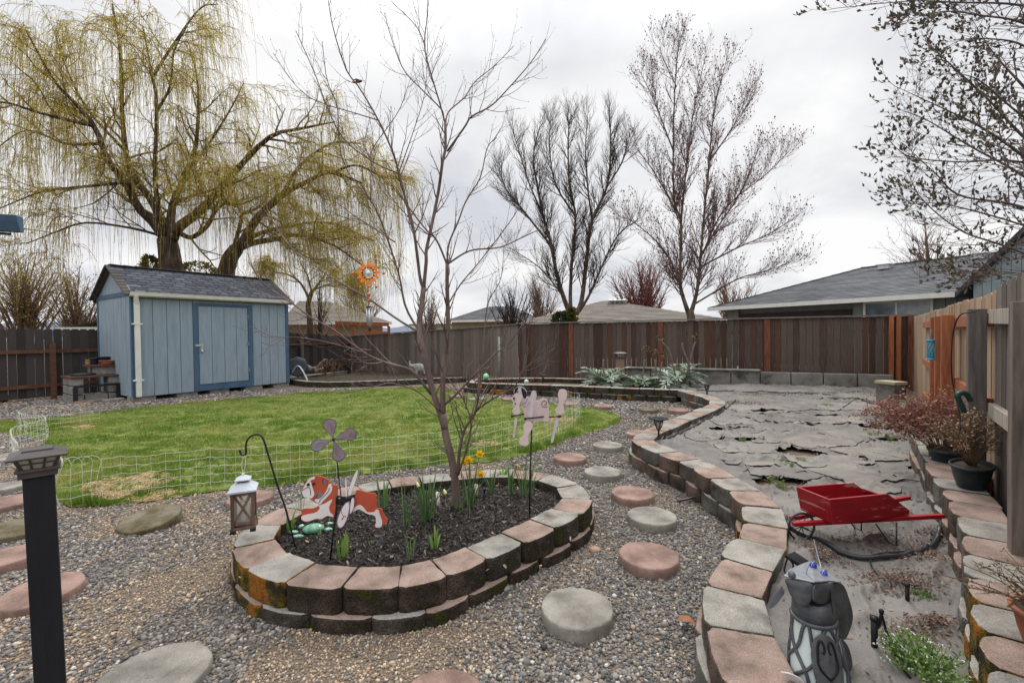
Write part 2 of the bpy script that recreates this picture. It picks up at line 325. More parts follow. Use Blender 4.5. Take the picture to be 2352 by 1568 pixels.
def gravel():
    mb = MB(); m2 = MB()
    for y0, y1, dens, s0, s1, sub in ((1.25, 2.2, 7600, .007, .023, 2), (2.2, 3.3, 6000, .009, .024, 1), (3.3, 5.2, 3900, .012, .026, 1), (5.2, 8, 1700, .019, .036, 1), (8, 13.5, 620, .030, .054, 1)):
        X = 1.2 * y1 + .8; n = int(2 * X * (y1 - y0) * dens); x = rng.uniform(-X, X, n); y = rng.uniform(y0, y1, n)
        k = (np.abs(x) < 1.17 * y + (.15 if y0 > 5 else .8)) & ~inside(ring, x, y) & ~inside(RBED, x, y) & ~inside([(p.x, p.y) for p in LAWN], x, y) & (x < 4.6)
        x, y = x[k], y[k]
        nz = fbm(x, y, 1.1, 21.0) + .25 * fbm(x, y, 4, 2.0)
        # trodden, finer and sandier track on the near side of the bed
        fine = np.clip(nz * 1.6 + .02 + .45 * np.exp(-((x + 1.5) / .8) ** 2 - ((y - 2.0) / .7) ** 2), 0, 1)
        size = rng.uniform(s0, s1, len(x)) * (1.12 - .42 * fine) * np.where(rng.random(len(x)) < .05, 1.6, 1)
        sandy = rng.random(len(x)) < (.06 + .70 * fine) * np.clip(1 - (x + .1) / .9, .22, 1)
        k2 = (rng.random(len(x)) < .97)
        if sub == 2: pass
        for mm, kk in ((mb, ~sandy & k2), (m2, sandy & k2)):
            if kk.any(): pebbles(mm, x[kk], y[kk], size[kk], sub)
    # merge with two materials
    for f, _, sm in m2.f: mb.f.append((f + mb.n, 1, sm))
    mb.v += m2.v; mb.n += m2.n
    ms = [mat('grey_pebble', [S(66,66,68), S(96,94,94), S(120,116,111), S(146,132,118), S(106,104,104), S(152,146,138), S(204,198,190)], 30, .8, island=.97, pos=[0, .28, .52, .66, .74, .93, 1.0]),
          mat('sandy_pebble', [S(122,102,82), S(160,135,109), S(126,118,110), S(182,157,129), S(204,186,162)], 30, .85, island=.97)]
    tag(mb.build('gravel', ms), 'loose grey and tan river gravel covering the path', 'gravel', kind='stuff')
gravel()
# ------------------------------------------------------------------ mulch in the oval bed
mz = .15
mu = MB(); pl = [(OC.x + (p.x - OC.x) * .96, OC.y + (p.y - OC.y) * .96) for p in OW]
rings = [[(OC.x + (x - OC.x) * k, OC.y + (y - OC.y) * k, mz + .03 * (1 - k * k) + .012 * mnoise.noise(Vector((x * 5 * k, y * 5 * k, k * 3)))) for x, y in pl] for k in (1, .85, .7, .5, .3, .12)]
for i in range(5):
    n = len(pl); b = mu.n; mu.v.append(np.array(rings[i] + rings[i + 1])); mu.n += 2 * n; j = np.arange(n); j2 = (j + 1) % n
    mu.f.append((np.stack([j, j2, j2 + n, j + n], 1) + b, 0, True))
mu.add(rings[5], [list(range(len(pl)))])
tag(mu.build('bed_soil', mat('dark_soil', [S(26,22,20), S(48,42,38)], 40, .95, .8, 120, world=True)), kind='structure')
def chips(mb, x, y, z, l0, l1, w0, w1, tilt=.35, mi=0, th=.0025):
    n = len(x); l = rng.uniform(l0, l1, n) / 2; w_ = rng.uniform(w0, w1, n) / 2; a = rng.uniform(0, 2 * math.pi, n); t1 = rng.normal(0, tilt, n); t2 = rng.normal(0, tilt, n)
    ex = np.stack([np.cos(a) * np.cos(t1), np.sin(a) * np.cos(t1), np.sin(t1)], 1); ey = np.stack([-np.sin(a) * np.cos(t2), np.cos(a) * np.cos(t2), np.sin(t2)], 1)
    c = np.stack([x, y, z], 1); cv = rng.uniform(-.25, .5, n)
    up = np.array([0, 0, 1.0]) * (l * cv)[:, None]
    v = np.stack([c - ex * l[:, None] - ey * w_[:, None] * .6, c - ex * (l * .2)[:, None] - ey * w_[:, None] + up * .6, c + ex * l[:, None] - ey * (w_ * .3)[:, None], c + ex * (l * .7)[:, None] + ey * w_[:, None] * .8 + up * .5, c - ex * (l * .6)[:, None] + ey * w_[:, None] + up * .3], 1)
    mb.add(v.reshape(-1, 3), np.arange(n * 5).reshape(-1, 5), mi)
mb = MB(); n = 30000; xs = rng.uniform(-2.3, .9, n); ys = rng.uniform(2.5, 4.7, n); k = inside(pl, xs, ys); xs, ys = xs[k], ys[k]
rr = np.hypot((xs - OC.x) / 1.2, (ys - OC.y) / .9)
chips(mb, xs, ys, mz + .03 * np.clip(1 - rr ** 2, 0, 1) + rng.uniform(.0, .024, len(xs)), .012, .055, .003, .012, .45)
n = 260; chips(mb, rng.choice(xs, n), rng.choice(ys, n), np.full(n, mz + .028), .02, .05, .008, .018, mi=1)
tag(mb.build('bark_mulch', [mat('bark_chip', [S(18,16,15), S(40,35,32), S(64,57,53), S(104,95,88)], 5, .55, island=.97, pos=[0, .5, .85, 1]), mat('dry_chip', [S(120,100,84), S(170,150,126)], 5, .85, island=.9)]), 'dark bark mulch chips covering the oval flower bed', 'mulch', kind='stuff')
# ------------------------------------------------------------------ right raised bed: soil, landscape fabric
def xl(y): return np.interp(y, [p.y for p in SW[:23]], [p.x for p in SW[:23]])
RWs = RW[::-1]
def xr(y): return np.where(np.asarray(y) < RWs[-3].y, np.minimum(np.interp(y, [p.y for p in RWs], [p.x for p in RWs]), fence_x(y)) - .13, fence_x(np.asarray(y)) - .34)
BACK0, BACK1 = D(1440, 868, 13.2), D(2050, 890, 10.6)
soilz = .165
sp = [(p.x, p.y, soilz) for p in SW] + [(p.x, p.y, soilz) for p in BW[1:16]] + [(-1.2, 15.7, soilz), (.2, 15.1, soilz), (9.5, 10.85, soilz), (2.1, 1.2, soilz), (1.5, .9, soilz)]
so_ = MB(); so_.add(sp, [list(range(len(sp)))])
tag(so_.build('raised_bed_soil', mat('brown_soil', [S(66,56,48), S(96,80,66), S(122,106,90)], 25, .95, .8, 90, world=True)), kind='structure')
HOLES = [(P(1838,1040,.2), .30, .26, 0), (P(1790,1110,.2), .30, .16, 1), (P(2110,1078,.2), .14, .09, 2), (P(1700,1010,.2), .3, .10, 3), (P(1665,985,.2), .3, .10, 4), (P(1760,945,.2), .4, .12, 5), (P(2010,980,.2), .3, .1, 6), (P(2050,1010,.2), .25, .1, 7)]
def fab_h(x, y):
    v = Vector((x, y, 0))
    f = min(1, max(0, (y - 3.2) / 2))
    z = .205 + .020 * mnoise.noise(v * 1.9) * (1.3 - .7 * f) + .010 * (1 - f) * mnoise.noise(Vector((x * 4.5, y * 3.0, 4))) + (.007 + .004 * f) * mnoise.noise(Vector((x * 5 + 3, y * 6, 2)))
    # long drag folds and sharp creases
    q = mnoise.noise(Vector((x * 3.2 + y * 1.1, y * 2.4 - x * .7, 5.3))); z += (.034 - .002 * f) * max(0, 1 - abs(q) * (7 + 9 * f)) ** 1.4
    q = mnoise.noise(Vector((x * 2.4 + .45 * y, y * .55 - .2 * x, 15.7))); z += .022 * max(0, 1 - abs(q) * 9) ** 1.3
    q = mnoise.noise(Vector((x * 1.6 - y * 1.8, x * 1.1 + y * 2.6, 8.1))); z += (.018 + .010 * f) * max(0, 1 - abs(q) * (9 + 6 * f))
    q = mnoise.noise(Vector((x * 7 + y * 3, y * 8 - 2 * x, 11.1))); z += (.003 + .004 * f) * max(0, 1 - abs(q) * 7)
    return z
def fab():
    ny, nx = 330, 210; ys = 1.15 + (np.linspace(0, 1, ny) ** 1.25) * 10.6; V = np.zeros((ny, nx, 3))
    bx = np.array([BACK0.x, BACK1.x]); by = np.array([BACK0.y, BACK1.y])
    for i, y in enumerate(ys):
        a = xl(y) + .10 if y < SW[22].y else float(np.interp(y, [q.y for q in SW[22:]], [q.x for q in SW[22:]])) + .14; b = xr(y)
        t = np.linspace(0, 1, nx); V[i, :, 0] = a + (b - a) * t; V[i, :, 1] = y
    for i in range(ny):
        for j in range(nx):
            x, y, _ = V[i, j]; e = min(j, nx - 1 - j) / 6
            z = fab_h(x, y); z = soilz + .012 + (z - soilz - .012) * 1.0
            if j < 5 and y < 4: z += (.012) * (5 - j) / 5 
            if j > nx - 10: z += .03 * (j - nx + 10) / 10
            V[i, j, 2] = z
    idx = np.arange(ny * nx).reshape(ny, nx); q = np.stack([idx[:-1, :-1], idx[:-1, 1:], idx[1:, 1:], idx[1:, :-1]], -1).reshape(-1, 4)
    c = V.reshape(-1, 3)[q].mean(1); bad = np.zeros(len(q), bool)
    for h, a, b, sd_ in HOLES:
        d = np.hypot((c[:, 0] - h.x) / a, (c[:, 1] - h.y) / b)
        k = np.where(d < 1.5)[0]
        for i in k:
            if d[i] < .82 + .55 * mnoise.noise(Vector((c[i, 0] * 9, c[i, 1] * 9, sd_))): bad[i] = True
    # beyond the concrete edging there is no fabric
    sidek = (c[:, 0] - BACK0.x) * (BACK1.y - BACK0.y) - (c[:, 1] - BACK0.y) * (BACK1.x - BACK0.x)
    bad |= (sidek < .12) 
    mb = MB(); mb.add(V.reshape(-1, 3), q[~bad], 0, True)
    m = mat('woven_fabric', [S(98,95,92), S(117,113,109), S(132,127,122)], 2.2, .88, .6, 55, world=True, bdist=.007, detail=9, speck=.16, sscale=200)
    o = mb.build('weed_fabric', m); tag(o, 'wrinkled grey weed fabric sheet torn open over the raised bed', 'weed fabric')
    # torn lips that stand up and show a dark underside
    mf = mat('fabric_flap', [S(92,89,87), S(116,112,108)], 6, .9, .3, 300, world=True)
    spots = [(1640,1000,.4),(1690,1012,.5),(1735,1050,.6),(1790,1095,.5),(1700,1065,.4),(1760,1040,.35),(1850,1085,.45),(1800,1120,.35),(1900,1030,.3),(1700,985,.4),(1750,978,.5),(1800,990,.3),(1850,975,.35),(1870,998,.45),(1945,990,.4),(1990,1010,.3),(1740,958,.35),(1800,948,.4),(1900,955,.45),(1960,965,.5),(1930,940,.3),(1990,945,.35),(1690,955,.35),(1840,930,.4),(2040,985,.3),(1720,930,.3),(1780,925,.3),(1880,918,.3),(1660,1050,.35),(2100,1068,.22),(1815,1060,.3),(1720,1085,.3)]
    # loose torn sheets lying on top of one another
    msh = mat('fabric_sheet', [S(106,102,98), S(126,121,116), S(142,137,131)], 2.6, .88, .6, 55, world=True, bdist=.007, detail=9, speck=.16, sscale=200)
    msh2 = mat('dusty_sheet', [S(110,106,101), S(128,123,117), S(142,136,129)], 2.6, .88, .6, 55, world=True, bdist=.007, detail=9, speck=.16, sscale=200); msh3 = mat('damp_sheet', [S(92,89,86), S(112,108,104), S(126,121,117)], 2.6, .88, .6, 55, world=True, bdist=.007, detail=9, speck=.16, sscale=200)
    SH = [(1655,1000,.5,.35,.2),(1715,1030,.7,.45,-.1),(1745,985,.9,.5,.15),(1680,970,.6,.4,0),(1800,1005,1.0,.6,-.15),(1880,1015,.8,.5,.2),(1790,960,1.1,.7,.1),(1900,965,1.2,.6,-.1),(1960,1000,.7,.6,.3),(1740,940,1.0,.8,0),(1850,935,1.2,.9,.1),(1950,935,1.1,.8,-.1),(1900,1060,.8,.4,.05),(1960,1090,.6,.5,.25),(1815,1092,.7,.3,-.05),(2010,1045,.6,.5,.1),(1720,1062,.5,.22,-.2),(1990,1125,.5,.3,.3)]
    for k_, (u, v, sx_, sy_, an) in enumerate(SH):
        c = P(u, v, .21); nx_, ny_ = 26, 18; ca, sa = math.cos(an), math.sin(an); V2 = []
        for jy in range(ny_):
            for ix in range(nx_):
                a_, b_ = ix / (nx_ - 1) * 2 - 1, jy / (ny_ - 1) * 2 - 1
                e_ = max(abs(a_), abs(b_)); jag = 1 + .10 * mnoise.noise(Vector((a_ * 2.2, b_ * 2.2, k_ * 3.1))) + (.05 * mnoise.noise(Vector((a_ * 9, b_ * 9, k_))) if e_ > .9 else 0)
                lx, ly = a_ * sx_ / 2 * jag + .15 * b_ * sx_ * mnoise.noise(Vector((k_ * 1.7, 0, 0))), b_ * sy_ / 2 * jag
                x, y = c.x + lx * ca - ly * sa, c.y + lx * sa + ly * ca
                cur = max(0, (e_ - .72) / .28) ** 2 * (.0005 + .008 * max(0, mnoise.noise(Vector((a_ * 1.6, b_ * 1.6, k_ * 2.3 + 7))) + .05)) 
                x = min(max(x, float(xl(y)) + .12), float(xr(y)) - .05) if y < SW[22].y else x
                V2.append((x, y, fab_h(x, y) * .85 + .15 * (fab_h(c.x + lx * .3, c.y + ly * .3) ) + .006 + .0006 * k_ + cur))
        ii = np.arange(nx_ * ny_).reshape(ny_, nx_); b2 = MB(); fq = np.stack([ii[:-1, :-1], ii[:-1, 1:], ii[1:, 1:], ii[1:, :-1]], -1).reshape(-1, 4)
        cc = np.array(V2)[fq].mean(1); kp = np.ones(len(fq), bool)
        for h_, a_, b_, sd_ in HOLES:
            d_ = np.hypot((cc[:, 0] - h_.x) / a_, (cc[:, 1] - h_.y) / b_); kp &= d_ > .85
        if not kp.any(): continue
        b2.add(V2, fq[kp], 0, True); b2.build('torn_sheet', (msh, msh2, msh3, msh2)[k_ % 4], o)
    for (u, v, ln) in spots[::3]:
        c = P(u, v, .205); n = 9; t = np.linspace(0, 1, n); an = random.uniform(-.4, .3); hh = random.uniform(.012, .032) * (1.0 if v > 1000 else 1.3)
        line = np.stack([c.x + (t - .5) * ln * math.cos(an), c.y + (t - .5) * ln * math.sin(an) + .03 * np.sin(t * 5 + u), 0 * t], 1)
        line[:, 2] = [fab_h(x, y) - .004 for x, y, _ in line]
        up = np.sin(t * math.pi) ** .6 * hh * (1 + .3 * np.sin(t * 11 + v)); top = line + np.stack([.01 * np.sin(t * 7), -.03 * up / hh - .01, up], 1); mid = line + np.stack([0 * t, .02 + 0 * t, up * .7], 1)
        back = line + np.stack([0 * t, .12 + .05 * np.sin(t * 4 + u), 0 * t + .004], 1)
        b = MB(); i = np.arange(n - 1)
        b.add(np.concatenate([top, mid, back]), np.concatenate([np.stack([i, i + 1, i + n + 1, i + n], 1), np.stack([i + n, i + n + 1, i + 2 * n + 1, i + 2 * n], 1)]), 0, True)
        b.build('torn_flap', mf, o)
fab()
# leaf litter on the fabric
def litter():
    mb = MB()
    for (u, v, a, b, n) in [(2060,1330,.22,.12,330),(2110,1275,.2,.14,300),(2150,1230,.12,.14,160),(1870,1268,.12,.07,90),(2150,1430,.1,.06,120),(2090,1450,.2,.10,140),(1690+200,1480,.05,.07,110),(1800,1120,.25,.12,110),(2180,1150,.08,.2,100),(1760,905,1.2,.35,420),(1950,900,.9,.2,320),(1700,925,.5,.3,200),(2030,905,.4,.3,160),(1900,1285,.12,.06,80),(2020,1235,.3,.12,130),(2080,1350,.25,.12,150)]:
        c = P(u, v, .22); n = int(n * 2.8); t = rng.normal(0, 1, (n, 2)); x = c.x + t[:, 0] * a * .5; y = c.y + t[:, 1] * b * .5
        k = (x > xl(y) + .12) & (x < xr(y)); x, y = x[k], y[k]
        z = np.array([fab_h(p, q) for p, q in zip(x, y)]) + .006 + .01 * rng.random(len(x))
        s = 1 if v > 1000 else 1.5
        chips(mb, x, y, z, .007 * s, .026 * s, .003 * s, .010 * s, .35)
    n = 800; y = rng.uniform(1.5, 9, n); x = xl(y) + .15 + (xr(y) - xl(y) - .2) * rng.random(n); chips(mb, x, y, np.array([fab_h(p, q) for p, q in zip(x, y)]) + .006, .012, .035, .005, .012, .25)
    tag(mb.build('leaf_litter', mat('dead_leaf', [S(52,39,34), S(82,62,54), S(122,98,84), S(72,53,48), S(164,138,120)], 5, .85, island=.95)), 'brown dead leaf litter scattered over the weed fabric', 'leaf litter', kind='stuff')
litter()
# ================================================================== block walls
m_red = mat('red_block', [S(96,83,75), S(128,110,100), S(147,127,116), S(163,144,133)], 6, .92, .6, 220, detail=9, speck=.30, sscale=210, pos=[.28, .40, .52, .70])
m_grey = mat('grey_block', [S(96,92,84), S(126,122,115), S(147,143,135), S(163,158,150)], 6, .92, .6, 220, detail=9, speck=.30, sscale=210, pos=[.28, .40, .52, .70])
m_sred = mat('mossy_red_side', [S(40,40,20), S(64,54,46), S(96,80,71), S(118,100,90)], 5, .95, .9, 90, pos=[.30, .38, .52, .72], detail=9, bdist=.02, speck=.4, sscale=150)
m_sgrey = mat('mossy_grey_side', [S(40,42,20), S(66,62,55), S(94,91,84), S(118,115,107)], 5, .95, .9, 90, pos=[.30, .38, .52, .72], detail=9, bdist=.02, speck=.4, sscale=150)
m_dred = mat('dark_mossy_red_side', [S(52,54,14), S(44,37,30), S(66,55,48), S(96,81,72)], 6, .95, .9, 90, pos=[.41, .47, .57, .74], detail=9, bdist=.02, speck=.6, sscale=130)  # side faces in a darker tone than the cap tops, with olive moss
m_dgry = mat('dark_mossy_grey_side', [S(56,60,16), S(46,42,35), S(68,63,56), S(100,94,86)], 6, .95, .9, 90, pos=[.36, .44, .56, .74], detail=9, bdist=.02, speck=.6, sscale=130)
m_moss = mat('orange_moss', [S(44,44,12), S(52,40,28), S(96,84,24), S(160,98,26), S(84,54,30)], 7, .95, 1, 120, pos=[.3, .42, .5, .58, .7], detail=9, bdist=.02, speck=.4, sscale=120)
tex_big = bpy.data.textures.new('split', 'CLOUDS'); tex_big.noise_scale = .075; tex_big.noise_depth = 2
tex_fine = bpy.data.textures.new('chips', 'CLOUDS'); tex_fine.noise_scale = .018; tex_fine.noise_depth = 2
def block_wall(name, label, line, tops, depth, h, courses, closed=False, cat='retaining wall', zt=.29, lower_h=None, out=1, mossy=None, batter=.018, gap=.004, bev=.010, dark_sides=False, rough=True):
    """line: centres of the cap blocks, tops: 'r' / 'g' per block; out=+1 when the visible outer side lies on the right of the walking direction"""
    n = len(line); c = sum(line, Vector()) / n
    root = thing(name, label, cat, (c.x, c.y, 0))
    def normals(k, pts):
        m = len(pts)
        a = pts[(k - 1) % m] if closed or k > 0 else pts[k]; b = pts[(k + 1) % m] if closed or k < m - 1 else pts[k]
        t = (b - a); t.z = 0; t.normalize(); return t, Vector((t.y, -t.x, 0)) * out
    for cs in range(courses):
        z1 = zt - cs * h; z0 = z1 - h + .003
        if z1 <= .01: break
        z0 = max(z0, -.03)
        # boundaries between blocks, shifted half a block in every second course
        if cs % 2 == 0:
            B = [(line[i] + line[(i + 1) % n]) / 2 for i in range(n if closed else n - 1)]
            if not closed: B = [line[0] * 1.5 - line[1] * .5] + B + [line[-1] * 1.5 - line[-2] * .5]
        else:
            B = [p.copy() for p in line]
        m = len(B); cnt = m if closed else m - 1
        nrm = [normals(k, B) for k in range(m)]
        off = batter * cs
        for i in range(cnt):
            j = (i + 1) % m; a, b = B[i], B[j]; ta, na = nrm[i]; tb, nb = nrm[j]
            sh = random.uniform(-.012, .012); dz = random.uniform(-.004, .004)
            fo = depth / 2 + sh + off; bo = -depth / 2 + random.uniform(-.01, .01) + off
            d = (b - a).normalized() * gap
            q = [a + na * fo + d, b + nb * fo - d, b + nb * bo - d, a + na * bo + d]
            q = [Vector((p.x, p.y, 0)) for p in q]
            if out < 0: q = [q[1], q[0], q[3], q[2]]
            col = (tops[(i if closed and cs % 2 == 0 else i) % len(tops)] if cs == 0 else random.choice('rgrg'))
            if closed and cs == 0: col = tops[(i + 1) % len(tops)]
            bl = MB(); zz0, zz1 = z0 + dz, z1 + dz
            # slightly rounded split face: outer face carries a mid line that bulges
            f0, f1 = q[0], q[1]; md = (f0 + f1) / 2 + (na + nb) / 2 * random.uniform(.004, .016)
            ch = (na + nb).normalized() * .03; tt = (f1 - f0).normalized() * .035
            ol = [f0 + tt * .0 - ch * .9, f0 + tt, md, f1 - tt, f1 - ch * .9, q[2], q[3]]
            k = len(ol)
            vb = [(p.x, p.y, zz0) for p in ol] + [(p.x, p.y, zz1) for p in ol]
            bl.v.append(np.array(vb)); bl.n += 2 * k
            sid = [[x, (x + 1) % k, (x + 1) % k + k, x + k] for x in range(k)]
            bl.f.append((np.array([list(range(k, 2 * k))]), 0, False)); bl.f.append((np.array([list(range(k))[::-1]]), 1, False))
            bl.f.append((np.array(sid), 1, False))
            mt = m_red if col == 'r' else m_grey; ms = (m_dred if dark_sides else m_sred) if col == 'r' else (m_dgry if dark_sides else m_sgrey)
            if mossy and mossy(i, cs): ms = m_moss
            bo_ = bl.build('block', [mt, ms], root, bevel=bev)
            if rough and q[0].y < 6.5:      # split faces and chipped arrises
                s_ = bo_.modifiers.new('dice', 'SUBSURF'); s_.subdivision_type = 'SIMPLE'; s_.levels = s_.render_levels = 3 if q[0].y < 4.2 else 2
                for tx, am in ((tex_big, .010), (tex_fine, .006)):
                    dm = bo_.modifiers.new('split_face', 'DISPLACE'); dm.texture = tx; dm.strength = am; dm.mid_level = .5; dm.texture_coords = 'LOCAL'
                for pg_ in bo_.data.polygons: pg_.use_smooth = True
    return root
TS = 'rrgrgrgrgrgrgrggrgrgrgrgrgrg'
tops = {1:'r',2:'g',3:'r',4:'g',5:'r',6:'g',7:'r',8:'g',9:'r',10:'g',11:'r',12:'g',13:'r',14:'g',15:'r',16:'g',17:'r',18:'g',19:'r',20:'g',21:'r',22:'g',23:'r',24:'g',25:'r',26:'g'}
random.seed(11)
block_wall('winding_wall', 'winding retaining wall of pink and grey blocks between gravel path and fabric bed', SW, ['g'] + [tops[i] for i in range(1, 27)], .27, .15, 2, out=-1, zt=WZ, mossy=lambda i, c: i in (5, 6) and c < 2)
block_wall('back_bed_wall', 'mossy dark block wall curving round the back bed with silver plants', BW[1:], 'gggrggrggrggrggrgrgrgr', .25, .15, 2, out=-1, zt=WZ, dark_sides=True, mossy=lambda i, c: i in (3, 7, 11) and c == 1)
block_wall('oval_bed_wall', 'oval ring of pink and grey blocks around the mulched flower bed', OW, list('grgrrrrgrgrggrgrgrgrgr'), .245, .15, 2, closed=True, out=1, zt=OZ, dark_sides=True, mossy=lambda i, c: i in (0, 21, 1))
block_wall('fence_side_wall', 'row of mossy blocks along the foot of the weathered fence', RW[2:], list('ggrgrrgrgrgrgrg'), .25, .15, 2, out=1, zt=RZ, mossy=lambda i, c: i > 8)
# low edging of the far left bed
LE = [P(u, v, .15) for u, v in [(655,868),(690,876),(730,878),(770,878),(810,877),(850,876),(890,875),(930,873),(970,871),(1010,869),(1045,868)]]
block_wall('low_edging_wall', 'low dark curved edging wall in front of the elephant and stump', LE, 'gggggggggg', .2, .18, 1, out=1, zt=.17, gap=.002, dark_sides=True)
lb = [(p.x, p.y + .05, .12) for p in LE] + [(.1, 15.15, .1), (-6.9, 19.7, .1)]
b = MB(); b.add(lb, [list(range(len(lb)))]); tag(b.build('far_bed_soil', mat('far_bed_earth', [S(36,31,26), S(58,50,40), S(84,76,56)], 9, .95, .8, 60, world=True)), kind='structure')
# concrete edging along the back fence, with its end pillar
root = thing('concrete_edging', 'long low wall of grey concrete slabs in front of the tall fence', 'low wall', (BACK0.x, BACK0.y, 0))
m_conc = mat('grey_concrete', [S(96,94,92), S(132,130,126), S(156,152,146)], 5, .9, .4, 90, detail=8)
m_cdark = mat('concrete_stained', [S(40,40,34), S(78,76,70), S(112,110,105), S(136,133,127)], 2.4, .9, .5, 90, pos=[.28, .38, .48, .7], detail=8, speck=.2)
nb = 9
for i in range(nb):
    a = BACK0.lerp(BACK1, i / nb); c = BACK0.lerp(BACK1, (i + 1) / nb); a.z = c.z = .36 ; dd = (c - a).normalized() * .012
    b = MB(); b.bar(a + dd, c - dd, .14, .40 if i < 5 else .34); b.build('slab', m_cdark, root, bevel=.01)
b = MB(); a = BACK0.copy(); c = BACK0.lerp(BACK1, 5 / nb); a.z = c.z = .575; b.bar(a, c, .24, .035); b.build('cap_board', m_conc, root, bevel=.004)
pc = P(2066, 926, .2); b = MB(); b.box((pc.x, pc.y + .2, .34), (.28, .36, .40), .2); b.build('end_pillar', m_cdark, root, bevel=.012)
b = MB(); b.box((pc.x, pc.y + .2, .57), (.31, .39, .06), .2); b.build('pillar_cap', mat('lichen_cap', [S(150,140,118), S(176,168,146)], 12, .9, .4, 80), root, bevel=.01)
# ================================================================== stepping stones
m_st = {'g': mat('grey_step', [S(92,88,80), S(122,118,111), S(142,137,129), S(156,151,143)], 5, .92, .5, 240, detail=9, speck=.24, sscale=220), 'r': mat('red_step', [S(96,80,72), S(124,102,93), S(145,119,108), S(160,134,124)], 5, .92, .5, 240, detail=9, speck=.24, sscale=220), 'm': mat('mossy_step', [S(64,56,30), S(100,92,72), S(124,118,106)], 6, .92, .5, 200, detail=9, speck=.24, sscale=220)}
def stepping(u, v, c, label, d=.40, tilt=(0, 0), z=.072, grp='round stepping stones on the gravel'):
    p = P(u, v, z); r = d / 2; prof = [(r * .985, -.05), (r, -.02), (r, z - .012), (r * .985, z - .004), (r * .955, z), (r * .7, z + .001), (r * .4, z + .001), (r * .15, z), (.001, z)]
    b = MB(); b.lathe((0, 0, 0), prof[:-1], 48, cap=True)
    vv = b.v[0]; an_ = np.arctan2(vv[:, 1], vv[:, 0]); ph_ = u * .37
    vv[:, :2] *= (1 + .012 * np.sin(an_ * 3 + ph_) + .008 * np.sin(an_ * 7 + ph_ * 2) + .006 * np.sin(an_ * 17 + ph_))[:, None]
    o = b.build('stepping_stone', m_st[c], origin=(0, 0, 0)); o.location = (p.x, p.y, 0); o.rotation_euler = (tilt[0], tilt[1], random.uniform(0, 6)); tag(o, label, 'stepping stone', grp)
    s_ = o.modifiers.new('dice', 'SUBSURF'); s_.subdivision_type = 'SIMPLE'; s_.levels = s_.render_levels = 2
    for tx, am in ((tex_big, .007), (tex_fine, .005)): dm = o.modifiers.new('worn_face', 'DISPLACE'); dm.texture = tx; dm.strength = am; dm.texture_coords = 'LOCAL'
ST = [(1325,1392,'g','large grey round stone nearest the oval bed corner'), (1490,1272,'r','pink round stone second along the path from the lowest grey one'), (1498,1182,'g','grey round stone with a white pebble on its far rim'),
 (1453,1130,'r','pink round stone between two grey stones beside the winding wall'), (1384,1081,'g','grey round stone level with the daffodils, closer to the wall'), (1309,1048,'r','pink round stone closest to the pug spinner'),
 (1395,1020,'g','grey round stone just past the pink one by the pug spinner'), (1468,993,'r','pink stone tucked against the bend of the winding wall'), (1545,968,'g','pale grey stone half hidden behind the solar stake light'),
 (1557,940,'r','dull pink stone under the far straight run of wall'), (1490,938,'m','mossy brown stone standing alone before the back bed wall'), (1386,931,'r','dusky pink stone in front of the silver plants'), (1308,925,'r','dusky stone at the lawn corner behind the wire fence end'),
 (1240,918,'m','yellowish mossy stone along the back bed wall'), (1172,914,'r','dusky stone under the glass ball stake'), (1096,914,'g','pale stone at the far lawn edge behind the tree'), (1050,907,'r','small far stone left of the back bed end')]
for u, v, c, l in ST: stepping(u, v, c, l)
stepping(575, 1140, 'r', 'pink stone partly hidden behind the hanging lantern', .40, z=.06)
stepping(347, 1186, 'm', 'tilted mossy grey stone near the straw patch', .44, (-.05, -.16), z=.07)
stepping(350, 1548, 'g', 'big grey stone cut off below the wooden post', .46, z=.05)
stepping(1012, 1612, 'r', 'pink stone edge at the bottom below the oval bed', .40, z=.03)
stepping(96, 1352, 'r', 'pink stone behind the black post at mid height', .40, (0, -.06), z=.06)
stepping(15, 1275, 'r', 'wet stained pink stone beside the post', .42, (0, -.05), z=.06)
stepping(25, 1212, 'm', 'mossy brown stone beside the post', .42, (0, -.06), z=.06)
stepping(15, 1150, 'r', 'smooth pink stone just under the lantern cap', .40, (0, -.04), z=.06)
stepping(2, 1116, 'g', 'pale grey stone farthest along the left path', .40, (0, -.03), z=.06)
stepping(10, 1048, 'g', 'flat tan stone beside the curled wire fence', .5, z=.05)
# ================================================================== fences
def wood(name, cols, island=.55, **k): return mat(name, cols, k.pop('scale', 7), .9, .45, 60, island=island, stretch=(13, 13, .5), detail=9, **k)
m_old = wood('weathered_board', [S(40,33,30), S(66,55,49), S(98,86,79), S(62,46,39), S(92,68,56), S(112,100,92)], .5)
m_gray = wood('silvery_board', [S(74,67,62), S(100,91,85), S(124,115,109), S(94,80,72)], .6)
m_greyrail = mat('grey_rail', [S(126,118,110), S(158,149,140), S(176,168,159)], 6, .9, .35, 80, stretch=(5, 5, .5))
m_rail = mat('rail_wood', [S(82,56,44), S(110,76,58)], 8, .9, .3, 60)
m_orange = mat('new_cedar', [S(122,72,46), S(150,92,61), S(166,110,77)], 6, .85, .3, 60, stretch=(5, 5, .6))
m_redb = mat('red_board', [S(84,52,40), S(112,70,54), S(124,82,64)], 6, .9, .3, 60, stretch=(5, 5, .6))
m_tan = wood('new_board', [S(130,106,88), S(160,136,112), S(182,160,138)], .6)
m_greypost = mat('grey_post', [S(88,79,72), S(114,103,95), S(136,125,116)], 6, .9, .35, 80, stretch=(5, 5, .5))
m_darkpost = mat('dark_post', [S(74,70,68), S(98,92,88), S(116,110,104)], 6, .9, .35, 80, stretch=(5, 5, .5))
m_cap = mat('cap_wood', [S(92,88,86), S(122,118,114)], 8, .9, .3, 60)
